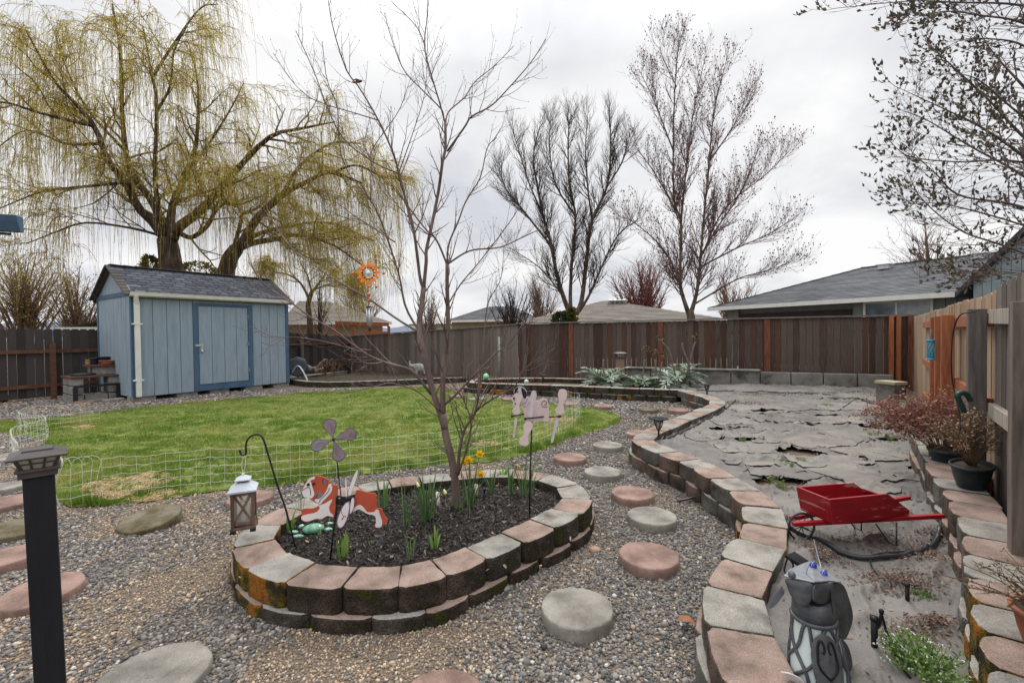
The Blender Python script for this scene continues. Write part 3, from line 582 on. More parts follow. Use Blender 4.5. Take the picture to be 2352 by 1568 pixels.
def boards(mb, A, B, zb, zt, w=.14, gap=.004, th=.018, dog=0.0, side=1, jit=.012, mis=None):
    A = Vector(A); B = Vector(B); d = B - A; Ld = d.length; d.normalize(); nrm = Vector((-d.y, d.x, 0)) * side
    x = 0.0; i = 0
    while x < Ld - .02:
        ww = min(w * random.uniform(.92, 1.06), Ld - x); f = (x + ww / 2) / Ld
        z0 = zb(f) if callable(zb) else zb; z1 = (zt(f) if callable(zt) else zt) + random.uniform(-jit, jit)
        g = gap * random.uniform(.2, 2.2); a = A + d * (x + g / 2); b = A + d * (x + ww - g / 2); off = nrm * random.uniform(-.003, .003)
        a = a + off; b = b + off
        if mis and mis(i): x += ww; i += 1; continue
        if dog:
            pts = [(a.x, a.y, z0), (b.x, b.y, z0), (b.x, b.y, z1 - dog), (b.x - d.x * dog, b.y - d.y * dog, z1), (a.x + d.x * dog, a.y + d.y * dog, z1), (a.x, a.y, z1 - dog)]
        else: pts = [(a.x, a.y, z0), (b.x, b.y, z0), (b.x, b.y, z1), (a.x, a.y, z1)]
        mb.plate(pts, nrm * th); x += ww; i += 1
random.seed(3)
# ---- back fence: boards face the garden
def bf_top(p): return 1.95
f = thing('board_fence', 'tall brown weathered board fence with flat cap rail across the back', 'fence', (FB.x, FB.y, 0))
seg = (FB2 - FB); sl_ = seg.length; sdir = seg.normalized(); bn = Vector((-sdir.y, sdir.x, 0))
b = MB(); boards(b, FB, FB2, .06, 1.9, .145, .007, .02, side=-1, jit=.004); b.build('board_panel', m_old, f)
b = MB(); b.bar(FB + Vector((0, 0, 1.93)) - sdir * .05, FB2 + Vector((0, 0, 1.93)), .14, .035); b.build('cap_rail', m_cap, f)
for z in (.45, 1.55): b = MB(); b.bar(FB + Vector((0, 0, z)) - bn * .05, FB2 + Vector((0, 0, z)) - bn * .05, .04, .09); b.build('rail', m_darkpost, f)
for u, w_ in ((1762, .14), (1517, .14), (1312, .14)):       # redder replacement boards
    dd = ray(u, 780); t = np.linalg.solve(np.array([[dd.x, -sdir.x], [dd.y, -sdir.y]]), np.array([FB.x, FB.y])); q = FB + sdir * t[1] + bn * .024
    # the side of the fence towards the garden
    q = FB + sdir * t[1]; s_ = -1 if (Vector((0, 0, 0)) - q).dot(bn) < 0 else 1; q = q + bn * s_ * .03
    b = MB(); b.bar(Vector((q.x, q.y, .08)), Vector((q.x, q.y, 1.9)), .14, .02, up=bn); b.build('new_board', m_redb, f)
gp = FB + sdir * .55 + Vector((0, 0, 0))
for k, wd in ((.07, .1), (.30, .09), (.44, .09)):
    q = FB + sdir * k; s_ = -1 if (Vector((0, 0, 0)) - q).dot(bn) < 0 else 1; q = q + bn * s_ * .05
    b = MB(); b.bar(Vector((q.x, q.y, .1)), Vector((q.x, q.y, 1.93)), wd, .06, up=bn); b.build('post', m_redb if k < .2 else m_orange, f)
# metal pipe standing before the fence
q = D(1147, 840, 14.7); b = MB(); b.tube([(q.x, q.y, .15), (q.x, q.y, 1.5)], .035, 10); tag(b.build('steel_pipe', mat('green_pipe', [S(120,136,128), S(142,156,148)], 8, .5), origin=(q.x, q.y, 0)), 'thin pale green pipe standing upright before the back fence', 'pipe')
# ---- far back-left fence, lower
f = thing('grey_fence', 'low greyish board fence behind the elephant and the slender tree', 'fence', (FB2.x, FB2.y, 0))
b = MB(); boards(b, FB2, FC, .06, lambda t: 1.88 - .33 * t, .145, .006, .02, side=-1, jit=.006); b.build('board_panel', m_gray, f)
b = MB(); b.bar(FB2 + Vector((0, 0, 1.91)), FC + Vector((0, 0, 1.57)), .12, .035); b.build('cap_rail', m_cap, f)
# ---- left fence with rails towards the garden, dog-eared boards
f = thing('dark_fence', 'dark stained dog eared fence with brown rails behind the shed', 'fence', (FD.x, FD.y, 0))
ld = (FC - FD).normalized(); ln = Vector((ld.y, -ld.x, 0))    # towards the garden
b = MB(); boards(b, FD, FC, .08, lambda t: 1.87 - .30 * max(0, (t - .72) / .28), .175, .005, .02, dog=.03, side=1); b.build('board_panel', wood('dark_board', [S(40,38,40), S(58,53,52), S(76,70,70), S(60,48,44)], .6), f)
for z in (1.28, .38): b = MB(); b.bar(FD + ln * .04 + Vector((0, 0, z)), FC + ln * .04 + Vector((0, 0, z)), .05, .09); b.build('rail', m_rail, f)
for u in (118, 690, -40):
    dd = ray(u, 790); t = np.linalg.solve(np.array([[dd.x, -ld.x], [dd.y, -ld.y]]), np.array([FD.x, FD.y])); q = FD + ld * t[1] + ln * .10
    b = MB(); b.bar(Vector((q.x, q.y, 0)), Vector((q.x, q.y, 1.5)), .11, .11, up=ln); b.build('post', m_rail if u < 200 else m_darkpost, f)
# ---- right fence, rails and posts towards the garden
f = thing('side_fence', 'weathered fence along the raised bed with new orange posts at its far end', 'fence', (FA.x, FA.y, 0))
rd = (FB - FA).normalized(); rn = Vector((-rd.y, rd.x, 0))    # towards the garden (left)
def ra(u):
    dd = ray(u, 780); t = np.linalg.solve(np.array([[dd.x, -rd.x], [dd.y, -rd.y]]), np.array([FA.x, FA.y])); return t[1]
def rp(u, o_=.1):
    dd = ray(u, 780); q = FA + rn * o_; t = np.linalg.solve(np.array([[dd.x, -rd.x], [dd.y, -rd.y]]), np.array([q.x, q.y])); return t[1]
tN = rp(2243) + .02; tE = ra(2130)
pN = FA + rd * tN; Fend = FB - rd * .1
zt_ = lambda p: 1.87
FA0 = FA - rd * 1.0
b = MB(); boards(b, FA0, pN, .22, lambda t: 1.90 + .02 * math.sin(t * 9), .14, .005, .018, side=-1, dog=.02); b.build('old_board_panel', m_gray, f)
b = MB(); boards(b, pN, Fend, .1, lambda t: 1.87 + .0 * t, .14, .004, .018, side=-1, dog=.02); b.build('new_board_panel', m_tan, f)
def fpost(t, mt, w_=.09, top=1.72, nm='post', z0=.1, o_=.05):
    q = FA + rd * t + rn * (w_ / 2 + o_); b = MB(); b.bar(Vector((q.x, q.y, z0)), Vector((q.x, q.y, top)), w_, w_, up=rn); b.build(nm, mt, f, bevel=.004)
def frail(t0, t1, z0, z1, mt, nm='rail'):
    a = FA + rd * t0 + rn * .025; c = FA + rd * t1 + rn * .025; a.z = z0; c.z = z1; b = MB(); b.bar(a, c, .045, .10); b.build(nm, mt, f, bevel=.003)
t1, t2 = rp(2354), rp(2243)
fpost(t1, m_greypost, .10, 1.73); fpost(t2, m_darkpost, .10, 1.74)
frail(t1 - 2.4, t1 - .06, 1.72, 1.70, m_greyrail); frail(t1 + .06, t2 - .06, 1.66, 1.68, m_greyrail)
frail(t1 - 2.4, t1 - .06, .92, .92, m_greyrail); frail(t1 + .06, t2 - .06, 1.0, 1.0, m_greyrail)
prev = t2
for u in (2176, 2160, 2148):
    t = rp(u); fpost(t, m_orange, .10, 1.74)
    for z in (1.66, 1.02, .42): frail(prev + .06, t - .06, z, z, m_orange)
    prev = t
for z in (1.66, 1.02, .42): frail(prev + .06, prev + 3, z, z, m_orange)
# ================================================================== garden shed
A = Vector((-9.40, 11.30, 0)); ex = Vector((.558, .83, 0)).normalized(); ey = Vector((-ex.y, ex.x, 0)); SLn, SWd = 3.98, 2.62
sh = thing('garden_shed', 'pale blue wooden shed with dark blue trim and shingled gable roof', 'shed', A)
W = lambda x, y, z: A + ex * x + ey * y + Vector((0, 0, z))
m_blue = mat('blue_paint', [S(126,141,154), S(138,153,166), S(146,161,173)], 4, .75, .5, 70, stretch=(3, 3, .35), detail=8)
m_trim = mat('dark_blue_paint', [S(64,88,112), S(78,102,126)], 4, .75, .15, 60)
m_groove = mat('groove_paint', [S(70,90,108), S(84,104,122)], 4, .85)
zb, ze, zr = .13, 2.66, 3.46
def sidingx(mb, x0, x1, z0, z1, step, y=0.0, outw=-1, mg=None):
    n = max(1, round((x1 - x0) / step)); 
    for i in range(n):
        a = x0 + (x1 - x0) * i / n + .006; c = x0 + (x1 - x0) * (i + 1) / n - .006
        mb.plate([W(a, y, z0), W(c, y, z0), W(c, y, z1), W(a, y, z1)], ey * .02 * outw)
b = MB(); b.plate([W(0, .0, zb + .02), W(SLn, .0, zb + .02), W(SLn, .0, ze), W(0, .0, ze)], ey * .03)
b.plate([W(.0, .035, zb + .02), W(.0, SWd, zb + .02), W(.0, SWd, ze), W(0, SWd / 2, zr), W(0, .035, ze)], ex * .03)
b.plate([W(SLn, .035, zb + .02), W(SLn, SWd, zb + .02), W(SLn, SWd, ze), W(SLn, SWd / 2, zr), W(SLn, .035, ze)], ex * -.03)
b.plate([W(.035, SWd, zb), W(SLn - .035, SWd, zb), W(SLn - .035, SWd, ze), W(.035, SWd, ze)], ey * -.03)
b.build('wall_core', m_groove, sh)
dx0, dx1 = 1.42, 2.74
b = MB(); sidingx(b, .10, dx0 - .12, zb, ze, .33); sidingx(b, dx1 + .13, SLn - .10, zb, ze, .27); sidingx(b, dx0 - .12, dx1 + .13, ze - .12, ze, 2)
b.build('front_siding', m_blue, sh)
b = MB()
for i in range(8):
    y0 = SWd - .1 - (SWd - .2) * i / 8 - .006; y1 = SWd - .1 - (SWd - .2) * (i + 1) / 8 + .006
    b.plate([W(0, y0, zb), W(0, y1, zb), W(0, y1, ze - .0), W(0, y0, ze - .0)], ex * -.02)
    h = lambda y: ze + .10 + (zr - ze - .1) * (1 - abs(y - SWd / 2) / (SWd / 2))
    z0 = ze + .10
    b.plate([W(0, y0, z0), W(0, y1, z0), W(0, y1, max(z0 + .005, h(y1))), W(0, y0, max(z0 + .005, h(y0)))], ex * -.02)
b.build('gable_siding', m_blue, sh)
b = MB(); tr = lambda x0, x1, z0, z1, o=-.032, d=.03: b.plate([W(x0, o + d, z0), W(x1, o + d, z0), W(x1, o + d, z1), W(x0, o + d, z1)], ey * -d)
def trimbox(x0, x1, z0, z1): b.plate([W(x0, -.001, z0), W(x1, -.001, z0), W(x1, -.001, z1), W(x0, -.001, z1)], ey * -.035)
trimbox(0, .10, zb, ze); trimbox(SLn - .10, SLn, zb, ze); trimbox(dx0 - .12, dx0, zb, ze - .12); trimbox(dx1, dx1 + .13, zb, ze - .12); trimbox(dx0, dx1, ze - .20, ze - .122); trimbox(dx0, dx1, zb, zb + .16)
b.plate([W(-.001, .0, zb), W(-.001, .10, zb), W(-.001, .10, ze), W(-.001, .0, ze)], ex * -.035); b.plate([W(-.001, SWd - .10, zb), W(-.001, SWd, zb), W(-.001, SWd, ze), W(-.001, SWd - .10, ze)], ex * -.035)
b.plate([W(-.001, -.02, ze), W(-.001, SWd + .02, ze), W(-.001, SWd + .02, ze + .11), W(-.001, -.02, ze + .11)], ex * -.04)
b.build('trim', m_trim, sh)
b = MB(); n = 4
for i in range(n):
    a = dx0 + .012 + (dx1 - dx0 - .024) * i / n + .005; c = dx0 + .012 + (dx1 - dx0 - .024) * (i + 1) / n - .005
    b.plate([W(a, .0, zb + .18), W(c, .0, zb + .18), W(c, .0, ze - .21), W(a, .0, ze - .21)], ey * -.026)
dr = b.build('door', m_blue, sh)
for z in (.62, 1.4, 2.18):
    b = MB(); b.box(W(dx1 - .005, -.042, z), (.05, .012, .10), math.atan2(ex.y, ex.x)); b.build('hinge', mat('painted_hinge', [S(96,112,126), S(112,128,140)], 9, .5), dr)
m_steel = mat('galvanised', [S(190,192,196), S(214,216,220)], 9, .35, metallic=.6)
b = MB(); b.box(W(dx0 + .02, -.045, 1.38), (.20, .02, .05), math.atan2(ex.y, ex.x)); b.box(W(dx0 + .07, -.05, 1.26), (.05, .03, .16), math.atan2(ex.y, ex.x)); b.ball(W(dx0 + .07, -.07, 1.22), .035, 8); b.build('latch', m_steel, dr)
# roof of shingle tabs
def shingles(mb, p00, p10, p11, p01, rows, cols, th=.014, half=True):
    p00, p10, p11, p01 = map(Vector, (p00, p10, p11, p01)); nrm = (p10 - p00).cross(p01 - p00).normalized()
    if nrm.z < 0: nrm = -nrm
    for r in range(rows):
        a0, a1 = r / rows, (r + 1.25) / rows; o = (random.random() if half else 0)
        cuts = sorted({0.0, 1.0} | {min(1, max(0, (c + o + random.uniform(-.12, .12)) / cols)) for c in range(cols + 1)})
        for i in range(len(cuts) - 1):
            c0, c1 = cuts[i], cuts[i + 1]
            if c1 - c0 < 1e-4: continue
            def pt(s, t): return (p00.lerp(p10, s)).lerp(p01.lerp(p11, s), min(t, 1.0))
            g = .06 / cols
            q = [pt(c0 + g, a0) + nrm * th, pt(c1 - g, a0) + nrm * th, pt(c1 - g, a1) + nrm * .001, pt(c0 + g, a1) + nrm * .001]
            mb.add([tuple(x) for x in q] + [tuple(q[0] - nrm * th), tuple(q[1] - nrm * th)], [[0, 1, 2, 3], [4, 5, 1, 0]])
m_shing = mat('grey_shingle', [S(62,66,72), S(82,86,93), S(104,108,114)], 30, .9, .4, 300, island=.75)
oh, og = .10, .09
zo = lambda y: zr + .05 - (zr - ze) * abs(y - SWd / 2) / (SWd / 2)
rf = MB()
rf.plate([W(-og, -oh, zo(-oh) - .05), W(-og, SWd / 2, zo(SWd / 2) - .05), W(-og, SWd / 2, zo(SWd / 2)), W(-og, -oh, zo(-oh))], ex * (SLn + 2 * og)); rf.plate([W(-og, SWd + oh, zo(SWd + oh) - .05), W(-og, SWd / 2, zo(SWd / 2) - .05), W(-og, SWd / 2, zo(SWd / 2)), W(-og, SWd + oh, zo(SWd + oh))], ex * (SLn + 2 * og))
roof = rf.build('roof', mat('roof_edge', [S(60,60,62), S(86,80,76)], 9, .9), sh)
rf = MB(); up = Vector((0, 0, .004))
shingles(rf, W(-og, -oh, zo(-oh)) + up, W(SLn + og, -oh, zo(-oh)) + up, W(SLn + og, SWd / 2, zo(SWd / 2)) + up, W(-og, SWd / 2, zo(SWd / 2)) + up, 11, 15)
shingles(rf, W(SLn + og, SWd + oh, zo(-oh)) + up, W(-og, SWd + oh, zo(-oh)) + up, W(-og, SWd / 2, zo(SWd / 2)) + up, W(SLn + og, SWd / 2, zo(SWd / 2)) + up, 11, 15)
rf.build('shingles', m_shing, roof)
rf = MB(); n = 15
for k in range(n):     # cap pieces along the ridge and the rake edges
    a = W(-og + (SLn + 2 * og) * k / n, SWd / 2, zr + .075); c = W(-og + (SLn + 2 * og) * (k + 1.15) / n, SWd / 2, zr + .062); rf.bar(a, c, .22, .022)
for k in range(10):
    y0 = -oh + (SWd / 2 + oh) * k / 10; y1 = -oh + (SWd / 2 + oh) * (k + 1.1) / 10
    for gx in (-og - .005, SLn + og + .005):
        rf.bar(W(gx, y0, zo(y0) + .02), W(gx, y1, zo(y1) + .008), .16, .03); rf.bar(W(gx, SWd - y0, zo(y0) + .02), W(gx, SWd - y1, zo(y1) + .008), .16, .03)
rf.build('ridge_caps', mat('cap_shingle', [S(66,64,64), S(92,86,82)], 20, .9, .4, 200, island=.6), roof)
m_white = mat('white_metal', [S(206,206,200), S(222,222,216)], 5, .5)
b = MB(); gz = ze - .01
b.plate([W(-og, -oh - .0, gz - .03), W(-og, -oh - .09, gz + .0), W(-og, -oh - .11, gz + .085), W(-og, -oh - .095, gz + .085), W(-og, -oh - .07, gz + .015), W(-og, -oh, gz + .0)], ex * (SLn + 2 * og)); b.build('gutter', m_white, sh)
b = MB(); rz_ = math.atan2(ex.y, ex.x)
b.box(W(.06, -.085, 1.32), (.10, .08, 2.36), rz_); b.bar(W(.06, -.085, 2.46), W(.02, -.16, 2.66), .10, .08, up=ex); b.build('downspout', m_white, sh)
for z in (1.95, .55): b = MB(); b.box(W(.06, -.085, z), (.2, .09, .035), rz_); b.build('strap', m_white, sh)
for x in (.2, 1.15, 1.95, 2.9, 3.75):
    b = MB(); b.box(W(x, .2, .055), (.5, .35, .13), rz_); b.build('foundation_block', m_conc, sh, bevel=.01)
# ================================================================== houses
m_glass = mat('window_glass', [S(70,82,92), S(110,122,130), S(160,168,172)], 1.5, .08, spec=.6)
m_roofg = mat('grey_roof', [S(76,78,82), S(98,100,104), S(122,122,126)], 12, .92, .4, 120, island=.6)
m_roofb = mat('brown_roof', [S(104,98,92), S(126,119,111), S(142,134,124)], 12, .92, .4, 90, island=.6)
def window(parent, c, wd, h, dirx, nrm, mframe, panes=2):
    """c: centre on the wall plane; nrm: outward"""
    b = MB(); up = Vector((0, 0, 1)); fw = .07
    for sx in (-1, 1): b.bar(c + dirx * sx * (wd / 2) - up * (h / 2 + fw / 2), c + dirx * sx * (wd / 2) + up * (h / 2 + fw / 2), fw, .07, up=nrm)
    for sz in (-1, 1): b.bar(c + up * sz * h / 2 - dirx * (wd / 2 - fw / 2), c + up * sz * h / 2 + dirx * (wd / 2 - fw / 2), .07, fw)
    if panes == 2: b.bar(c - up * (h / 2 - fw / 2), c + up * (h / 2 - fw / 2), .05, .06, up=nrm)
    fr = b.build('window', mframe, parent)
    b = MB(); q = [c - dirx * (wd / 2 - .03) - up * (h / 2 - .03), c + dirx * (wd / 2 - .03) - up * (h / 2 - .03), c + dirx * (wd / 2 - .03) + up * (h / 2 - .03), c - dirx * (wd / 2 - .03) + up * (h / 2 - .03)]
    b.plate([p + nrm * .006 for p in q], nrm * .01); b.build('pane', m_glass, fr)
# --- right neighbour: grey board siding under a big hipped roof
E0 = D(1628, 712, 20.0); E1 = D(2290, 668, 12.2)
hx = (E1 - E0); hx.z = 0; hL = hx.length + 2; hx.normalize(); hy = Vector((-hx.y, hx.x, 0))
if hy.y < 0: hy = -hy
ez = 2.50; O = Vector((E0.x, E0.y, 0)); H = lambda x, y, z: O + hx * x + hy * y + Vector((0, 0, z))
hs = thing('grey_house', 'grey house with wide shingled hip roof behind the back fence', 'house', O)
m_gsid = mat('grey_siding', [S(118,124,124), S(132,138,138)], 4, .85, .2, 60)
b = MB()
n = int(hL / .28)
for i in range(n):
    a = .55 + (hL - .55) * i / n; c = .55 + (hL - .55) * (i + 1) / n - .016
    if 1.0 < a < 5.3: continue
    b.plate([H(a, .5, .2), H(c, .5, .2), H(c, .5, ez + .06), H(a, .5, ez + .06)], hy * .1)
b.plate([H(.55, .62, .1), H(hL, .62, .1), H(hL, .62, ez + .05), H(.55, .62, ez + .05)], hy * 6)
b.build('wall', m_gsid, hs)
b = MB(); b.plate([H(1.0, .55, .3), H(5.25, .55, .3), H(5.25, .55, ez - .2), H(1.0, .55, ez - .2)], hy * .04); b.build('dark_doorway', mat('dark_maroon', [S(48,36,36), S(70,52,50)], 2, .6), hs)
t = np.linalg.solve(np.array([[ray(2060, 700).x, -hx.x], [ray(2060, 700).y, -hx.y]]), np.array([(O + hy * .5).x, (O + hy * .5).y]))[1]
window(hs, H(t, .48, 2.0), 1.75, .95, hx, -hy, m_white)
D0 = 8.4; rh = 1.58
b = MB(); b.plate([H(-.0, 0, ez - .02), H(hL, 0, ez - .02), H(hL, 0, ez + .12), H(0, 0, ez + .12)], hy * -.1); b.build('gutter', m_white, hs)
rf = MB(); rb = MB(); R0, R1 = H(4.0, D0 / 2, ez + rh), H(hL, D0 / 2, ez + rh)
rb.add([tuple(H(-.02, -.02, ez + .1)), tuple(H(hL, -.02, ez + .1)), tuple(R1), tuple(R0), tuple(H(-.02, D0, ez + .1)), tuple(H(hL, D0, ez + .1))], [np.array([[0, 1, 2, 3], [5, 4, 3, 2]]), np.array([[4, 0, 3]]), np.array([[0, 4, 5, 1]])])
rr_ = rb.build('roof', m_roofg, hs)
u2 = Vector((0, 0, .006))
# courses clipped to the hip
p0, p1 = H(-.02, -.02, ez + .1), H(hL, -.02, ez + .1); rows = 26
for r in range(rows):
    s0, s1 = r / rows, (r + 1) / rows
    A0, B0 = p0.lerp(R0, s0), p1.lerp(R1, s0); A1, B1 = p0.lerp(R0, s1), p1.lerp(R1, s1)
    m_ = max(6, int((B0 - A0).length / .45)); nr = Vector((0, 0, .016))
    for k in range(m_):
        k0, k1 = k / m_, (k + .985) / m_; rf.add([tuple(A0.lerp(B0, k0) + nr + u2), tuple(A0.lerp(B0, k1) + nr + u2), tuple(A1.lerp(B1, k1) + u2), tuple(A1.lerp(B1, k0) + u2), tuple(A0.lerp(B0, k0) + u2), tuple(A0.lerp(B0, k1) + u2)], [[0, 1, 2, 3], [4, 5, 1, 0]])
rf.build('shingles', m_roofg, rr_)
b = MB()
for k in range(20): b.bar(R0.lerp(R1, k / 20) + u2 * 3, R0.lerp(R1, (k + 1.1) / 20) + u2 * 2, .22, .03)
for k in range(16): b.bar(p0.lerp(R0, k / 16) + u2 * 4, p0.lerp(R0, (k + 1.1) / 16) + u2 * 2, .2, .03)
b.build('ridge_cap', mat('roof_ridge', [S(70,68,68), S(92,88,86)], 12, .9), rr_)
for xx in (5.0, 7.6, 9.3):
    b = MB(); q = H(xx, D0 / 2 - .6, ez + rh - .13); b.box(q, (.35, .3, .16), math.atan2(hx.y, hx.x)); b.box(q + Vector((0, 0, .1)), (.45, .4, .04), math.atan2(hx.y, hx.x)); b.build('roof_vent', m_steel, rr_, bevel=.01)
# --- blue gable house at the right edge, behind the side fence
G0 = D(2236, 655, 12.0); q2 = D(2400, 640, 10.6); gx = (q2 - G0); gx.z = 0; gLn = gx.length + 1.5; gx.normalize(); gy = Vector((gx.y, -gx.x, 0)); gy = gy if gy.x > 0 else -gy
G = lambda x, y, z: Vector((G0.x, G0.y, 0)) + gx * x + gy * y + Vector((0, 0, z))
gh = thing('blue_house', 'blue grey board sided gable house beyond the magnolia', 'house', (G0.x, G0.y, 0))
m_bsid = mat('blue_siding', [S(122,136,142), S(138,152,158)], 4, .85, .2, 60)
b = MB(); gLn = 6.4; n = int(gLn / .2); gzf = lambda x: 2.75 + (x if x < 3.2 else 6.4 - x) * 1.0
for i in range(n):
    a = gLn * i / n; c = gLn * (i + 1) / n - .014; b.plate([G(a, 0, .2), G(c, 0, .2), G(c, 0, gzf(c)), G(a, 0, gzf(a))], gy * .1)
b.plate([G(0, .11, .2), G(6.4, .11, .2), G(6.4, .11, gzf(6.4) - .02), G(3.2, .11, gzf(3.2) - .02), G(0, .11, gzf(0) - .02)], gy * 4)
b.build('wall', m_bsid, gh)
b = MB(); b.plate([G(-.35, -.12, gzf(-.35) + .02), G(3.2, -.12, gzf(3.2) + .02), G(6.75, -.12, gzf(6.75) + .02), G(6.75, -.12, gzf(6.75) + .16), G(3.2, -.12, gzf(3.2) + .18), G(-.35, -.12, gzf(-.35) + .16)], gy * 4.6); b.build('roof', mat('dark_roof', [S(52,54,58), S(72,74,78)], 12, .9), gh)
# --- houses farther off: hipped roofs above the fence
def hip_house(name, label, u0, u1, vE, vR, ru0, ru1, dep0, dep1, mroof, mwall, depth=9.0, vents=0):
    a = D(u0, vE, dep0); c = D(u1, vE, dep1); x = c - a; x.z = 0; Ln = x.length; x.normalize(); y = Vector((-x.y, x.x, 0)); y = y if y.y > 0 else -y
    ze_ = (a.z + c.z) / 2; q = D((ru0 + ru1) / 2, vR, (dep0 + dep1) / 2 + depth * .4); hgt = q.z - ze_
    o = thing(name, label, 'house', (a.x, a.y, 0)); T = lambda p, s, z: Vector((a.x, a.y, 0)) + x * p + y * s + Vector((0, 0, z))
    b = MB(); b.hexa([T(.5, .5, 0), T(Ln - .5, .5, 0), T(Ln - .5, depth - .5, 0), T(.5, depth - .5, 0), T(.5, .5, ze_), T(Ln - .5, .5, ze_), T(Ln - .5, depth - .5, ze_), T(.5, depth - .5, ze_)]); b.build('wall', mwall, o)
    r0 = Ln * (ru0 - u0) / (u1 - u0); r1 = Ln * (ru1 - u0) / (u1 - u0)
    V = [T(0, 0, ze_), T(Ln, 0, ze_), T(Ln, depth, ze_), T(0, depth, ze_), T(r0, depth / 2, ze_ + hgt), T(r1, depth / 2, ze_ + hgt)]
    b = MB(); b.add([tuple(v) for v in V], [np.array([[0, 1, 5, 4], [2, 3, 4, 5]]), np.array([[1, 2, 5], [3, 0, 4]]), np.array([[0, 3, 2, 1]])])
    rows = 18; L0, L1 = V[0], V[1]
    for r in range(rows):
        A0, B0 = V[0].lerp(V[4], r / rows), V[1].lerp(V[5], r / rows); A1, B1 = V[0].lerp(V[4], (r + 1) / rows), V[1].lerp(V[5], (r + 1) / rows); m_ = max(3, int((B0 - A0).length / .9))
        for k in range(m_): b.add([tuple(A0.lerp(B0, k / m_) + Vector((0, 0, .03))), tuple(A0.lerp(B0, (k + 1) / m_) + Vector((0, 0, .03))), tuple(A1.lerp(B1, (k + 1) / m_) + u2), tuple(A1.lerp(B1, k / m_) + u2)], [[0, 1, 2, 3]])
    ro = b.build('roof', mroof, o)
    b = MB(); b.bar(T(0, -.06, ze_ - .06), T(Ln, -.06, ze_ - .06), .1, .16); b.build('fascia', m_white if 'tan' in label else m_cap, o)
    for k in range(vents):
        f = .35 + .5 * k / max(1, vents - 1); q = T(r0 + (r1 + 1.5 - r0) * f, depth / 2 - .9, ze_ + hgt * (1 - .9 / (depth / 2)) + .08); b = MB(); b.lathe(q, [(.16, -.1), (.16, .1), (.26, .12), (.22, .2), (.02, .24)], 10); b.build('roof_vent', m_steel, ro)
    return o, T, Ln, ze_
m_hw = mat('tan_wall', [S(148,132,108), S(166,150,124)], 3, .9); m_hw2 = mat('brown_wall', [S(84,70,60), S(104,90,78)], 3, .9)
o, T, Ln, ze_ = hip_house('brown_roof_house', 'house with broad brown hip roof between the two bare trees', 1165, 1700, 742, 688, 1385, 1400, 31, 27, m_roofb, m_hw2, 11, 4)
hip_house('plain_house', 'small distant house with plain grey roof behind the slender tree', 1020, 1215, 735, 703, 1090, 1150, 40, 38, m_roofg, m_hw, 8)
hip_house('white_house', 'far pale house with white gable right of the porch', 940, 1040, 744, 716, 978, 990, 46, 46, mat('pale_roof', [S(190,188,184), S(205,203,200)], 4, .9), mat('white_wall', [S(206,204,200), S(216,214,210)], 3, .9), 7)
o, T, Ln, ze_ = hip_house('tan_house', 'tan house with porch just beyond the fence beside the shed', 640, 900, 740, 692, 690, 765, 27, 30, m_roofb, m_hw, 9)
pq = D(770, 742, 25.5); pe = D(893, 745, 26.5)
b = MB(); b.bar(pq, pe, .2, .22); b.build('porch_beam', m_orange, o)
for k in np.linspace(0, 1, 4):
    q = pq.lerp(pe, float(k)); b = MB(); b.bar(Vector((q.x, q.y, 0)), Vector((q.x, q.y, q.z - .1)), .14, .14, up=(0, 1, 0)); b.build('porch_post', m_orange, o)
b = MB(); a_, c_ = D(835, 765, 25.4), D(890, 767, 26.2); b.bar(Vector((a_.x, a_.y, 1.55)), Vector((c_.x, c_.y, 1.5)), .05, .6); b.build('porch_railing', m_orange, o)
hip_house('small_roof_house', 'little tan roofed porch behind the dark fence by the shed', 130, 300, 752, 732, 215, 280, 19, 20, m_roofb, m_hw2, 5)
# blue eave of the house the picture is taken from
ea = D(-260, 482, 3.6); eb = D(54, 500, 3.9)
hv = thing('eave_corner', 'corner of a blue gutter and eave jutting in at the upper edge', 'eave', (ea.x, ea.y, ea.z))
b = MB(); d_ = (eb - ea).normalized(); nn = Vector((d_.y, -d_.x, 0)).normalized(); nn = -nn if nn.y > 0 else nn
b.plate([ea, ea + nn * .10, ea + nn * .085 + Vector((0, 0, -.05)), ea + nn * .05 + Vector((0, 0, -.13)), ea + Vector((0, 0, -.13))], eb - ea); b.build('gutter', m_trim, hv, bevel=.004)
b = MB(); lo = Vector((0, 0, -.135)); b.plate([ea + lo, eb + lo - d_ * .08, eb + lo - d_ * .85 - nn * .1 + Vector((0, 1.0, 0)) * .0 + Vector((-.1, -.9, -.1)), ea + lo + Vector((0, -1.0, -.1))], Vector((0, 0, -.02))); b.build('soffit', mat('soffit_dark', [S(60,58,56), S(76,72,70)], 4, .9), hv)
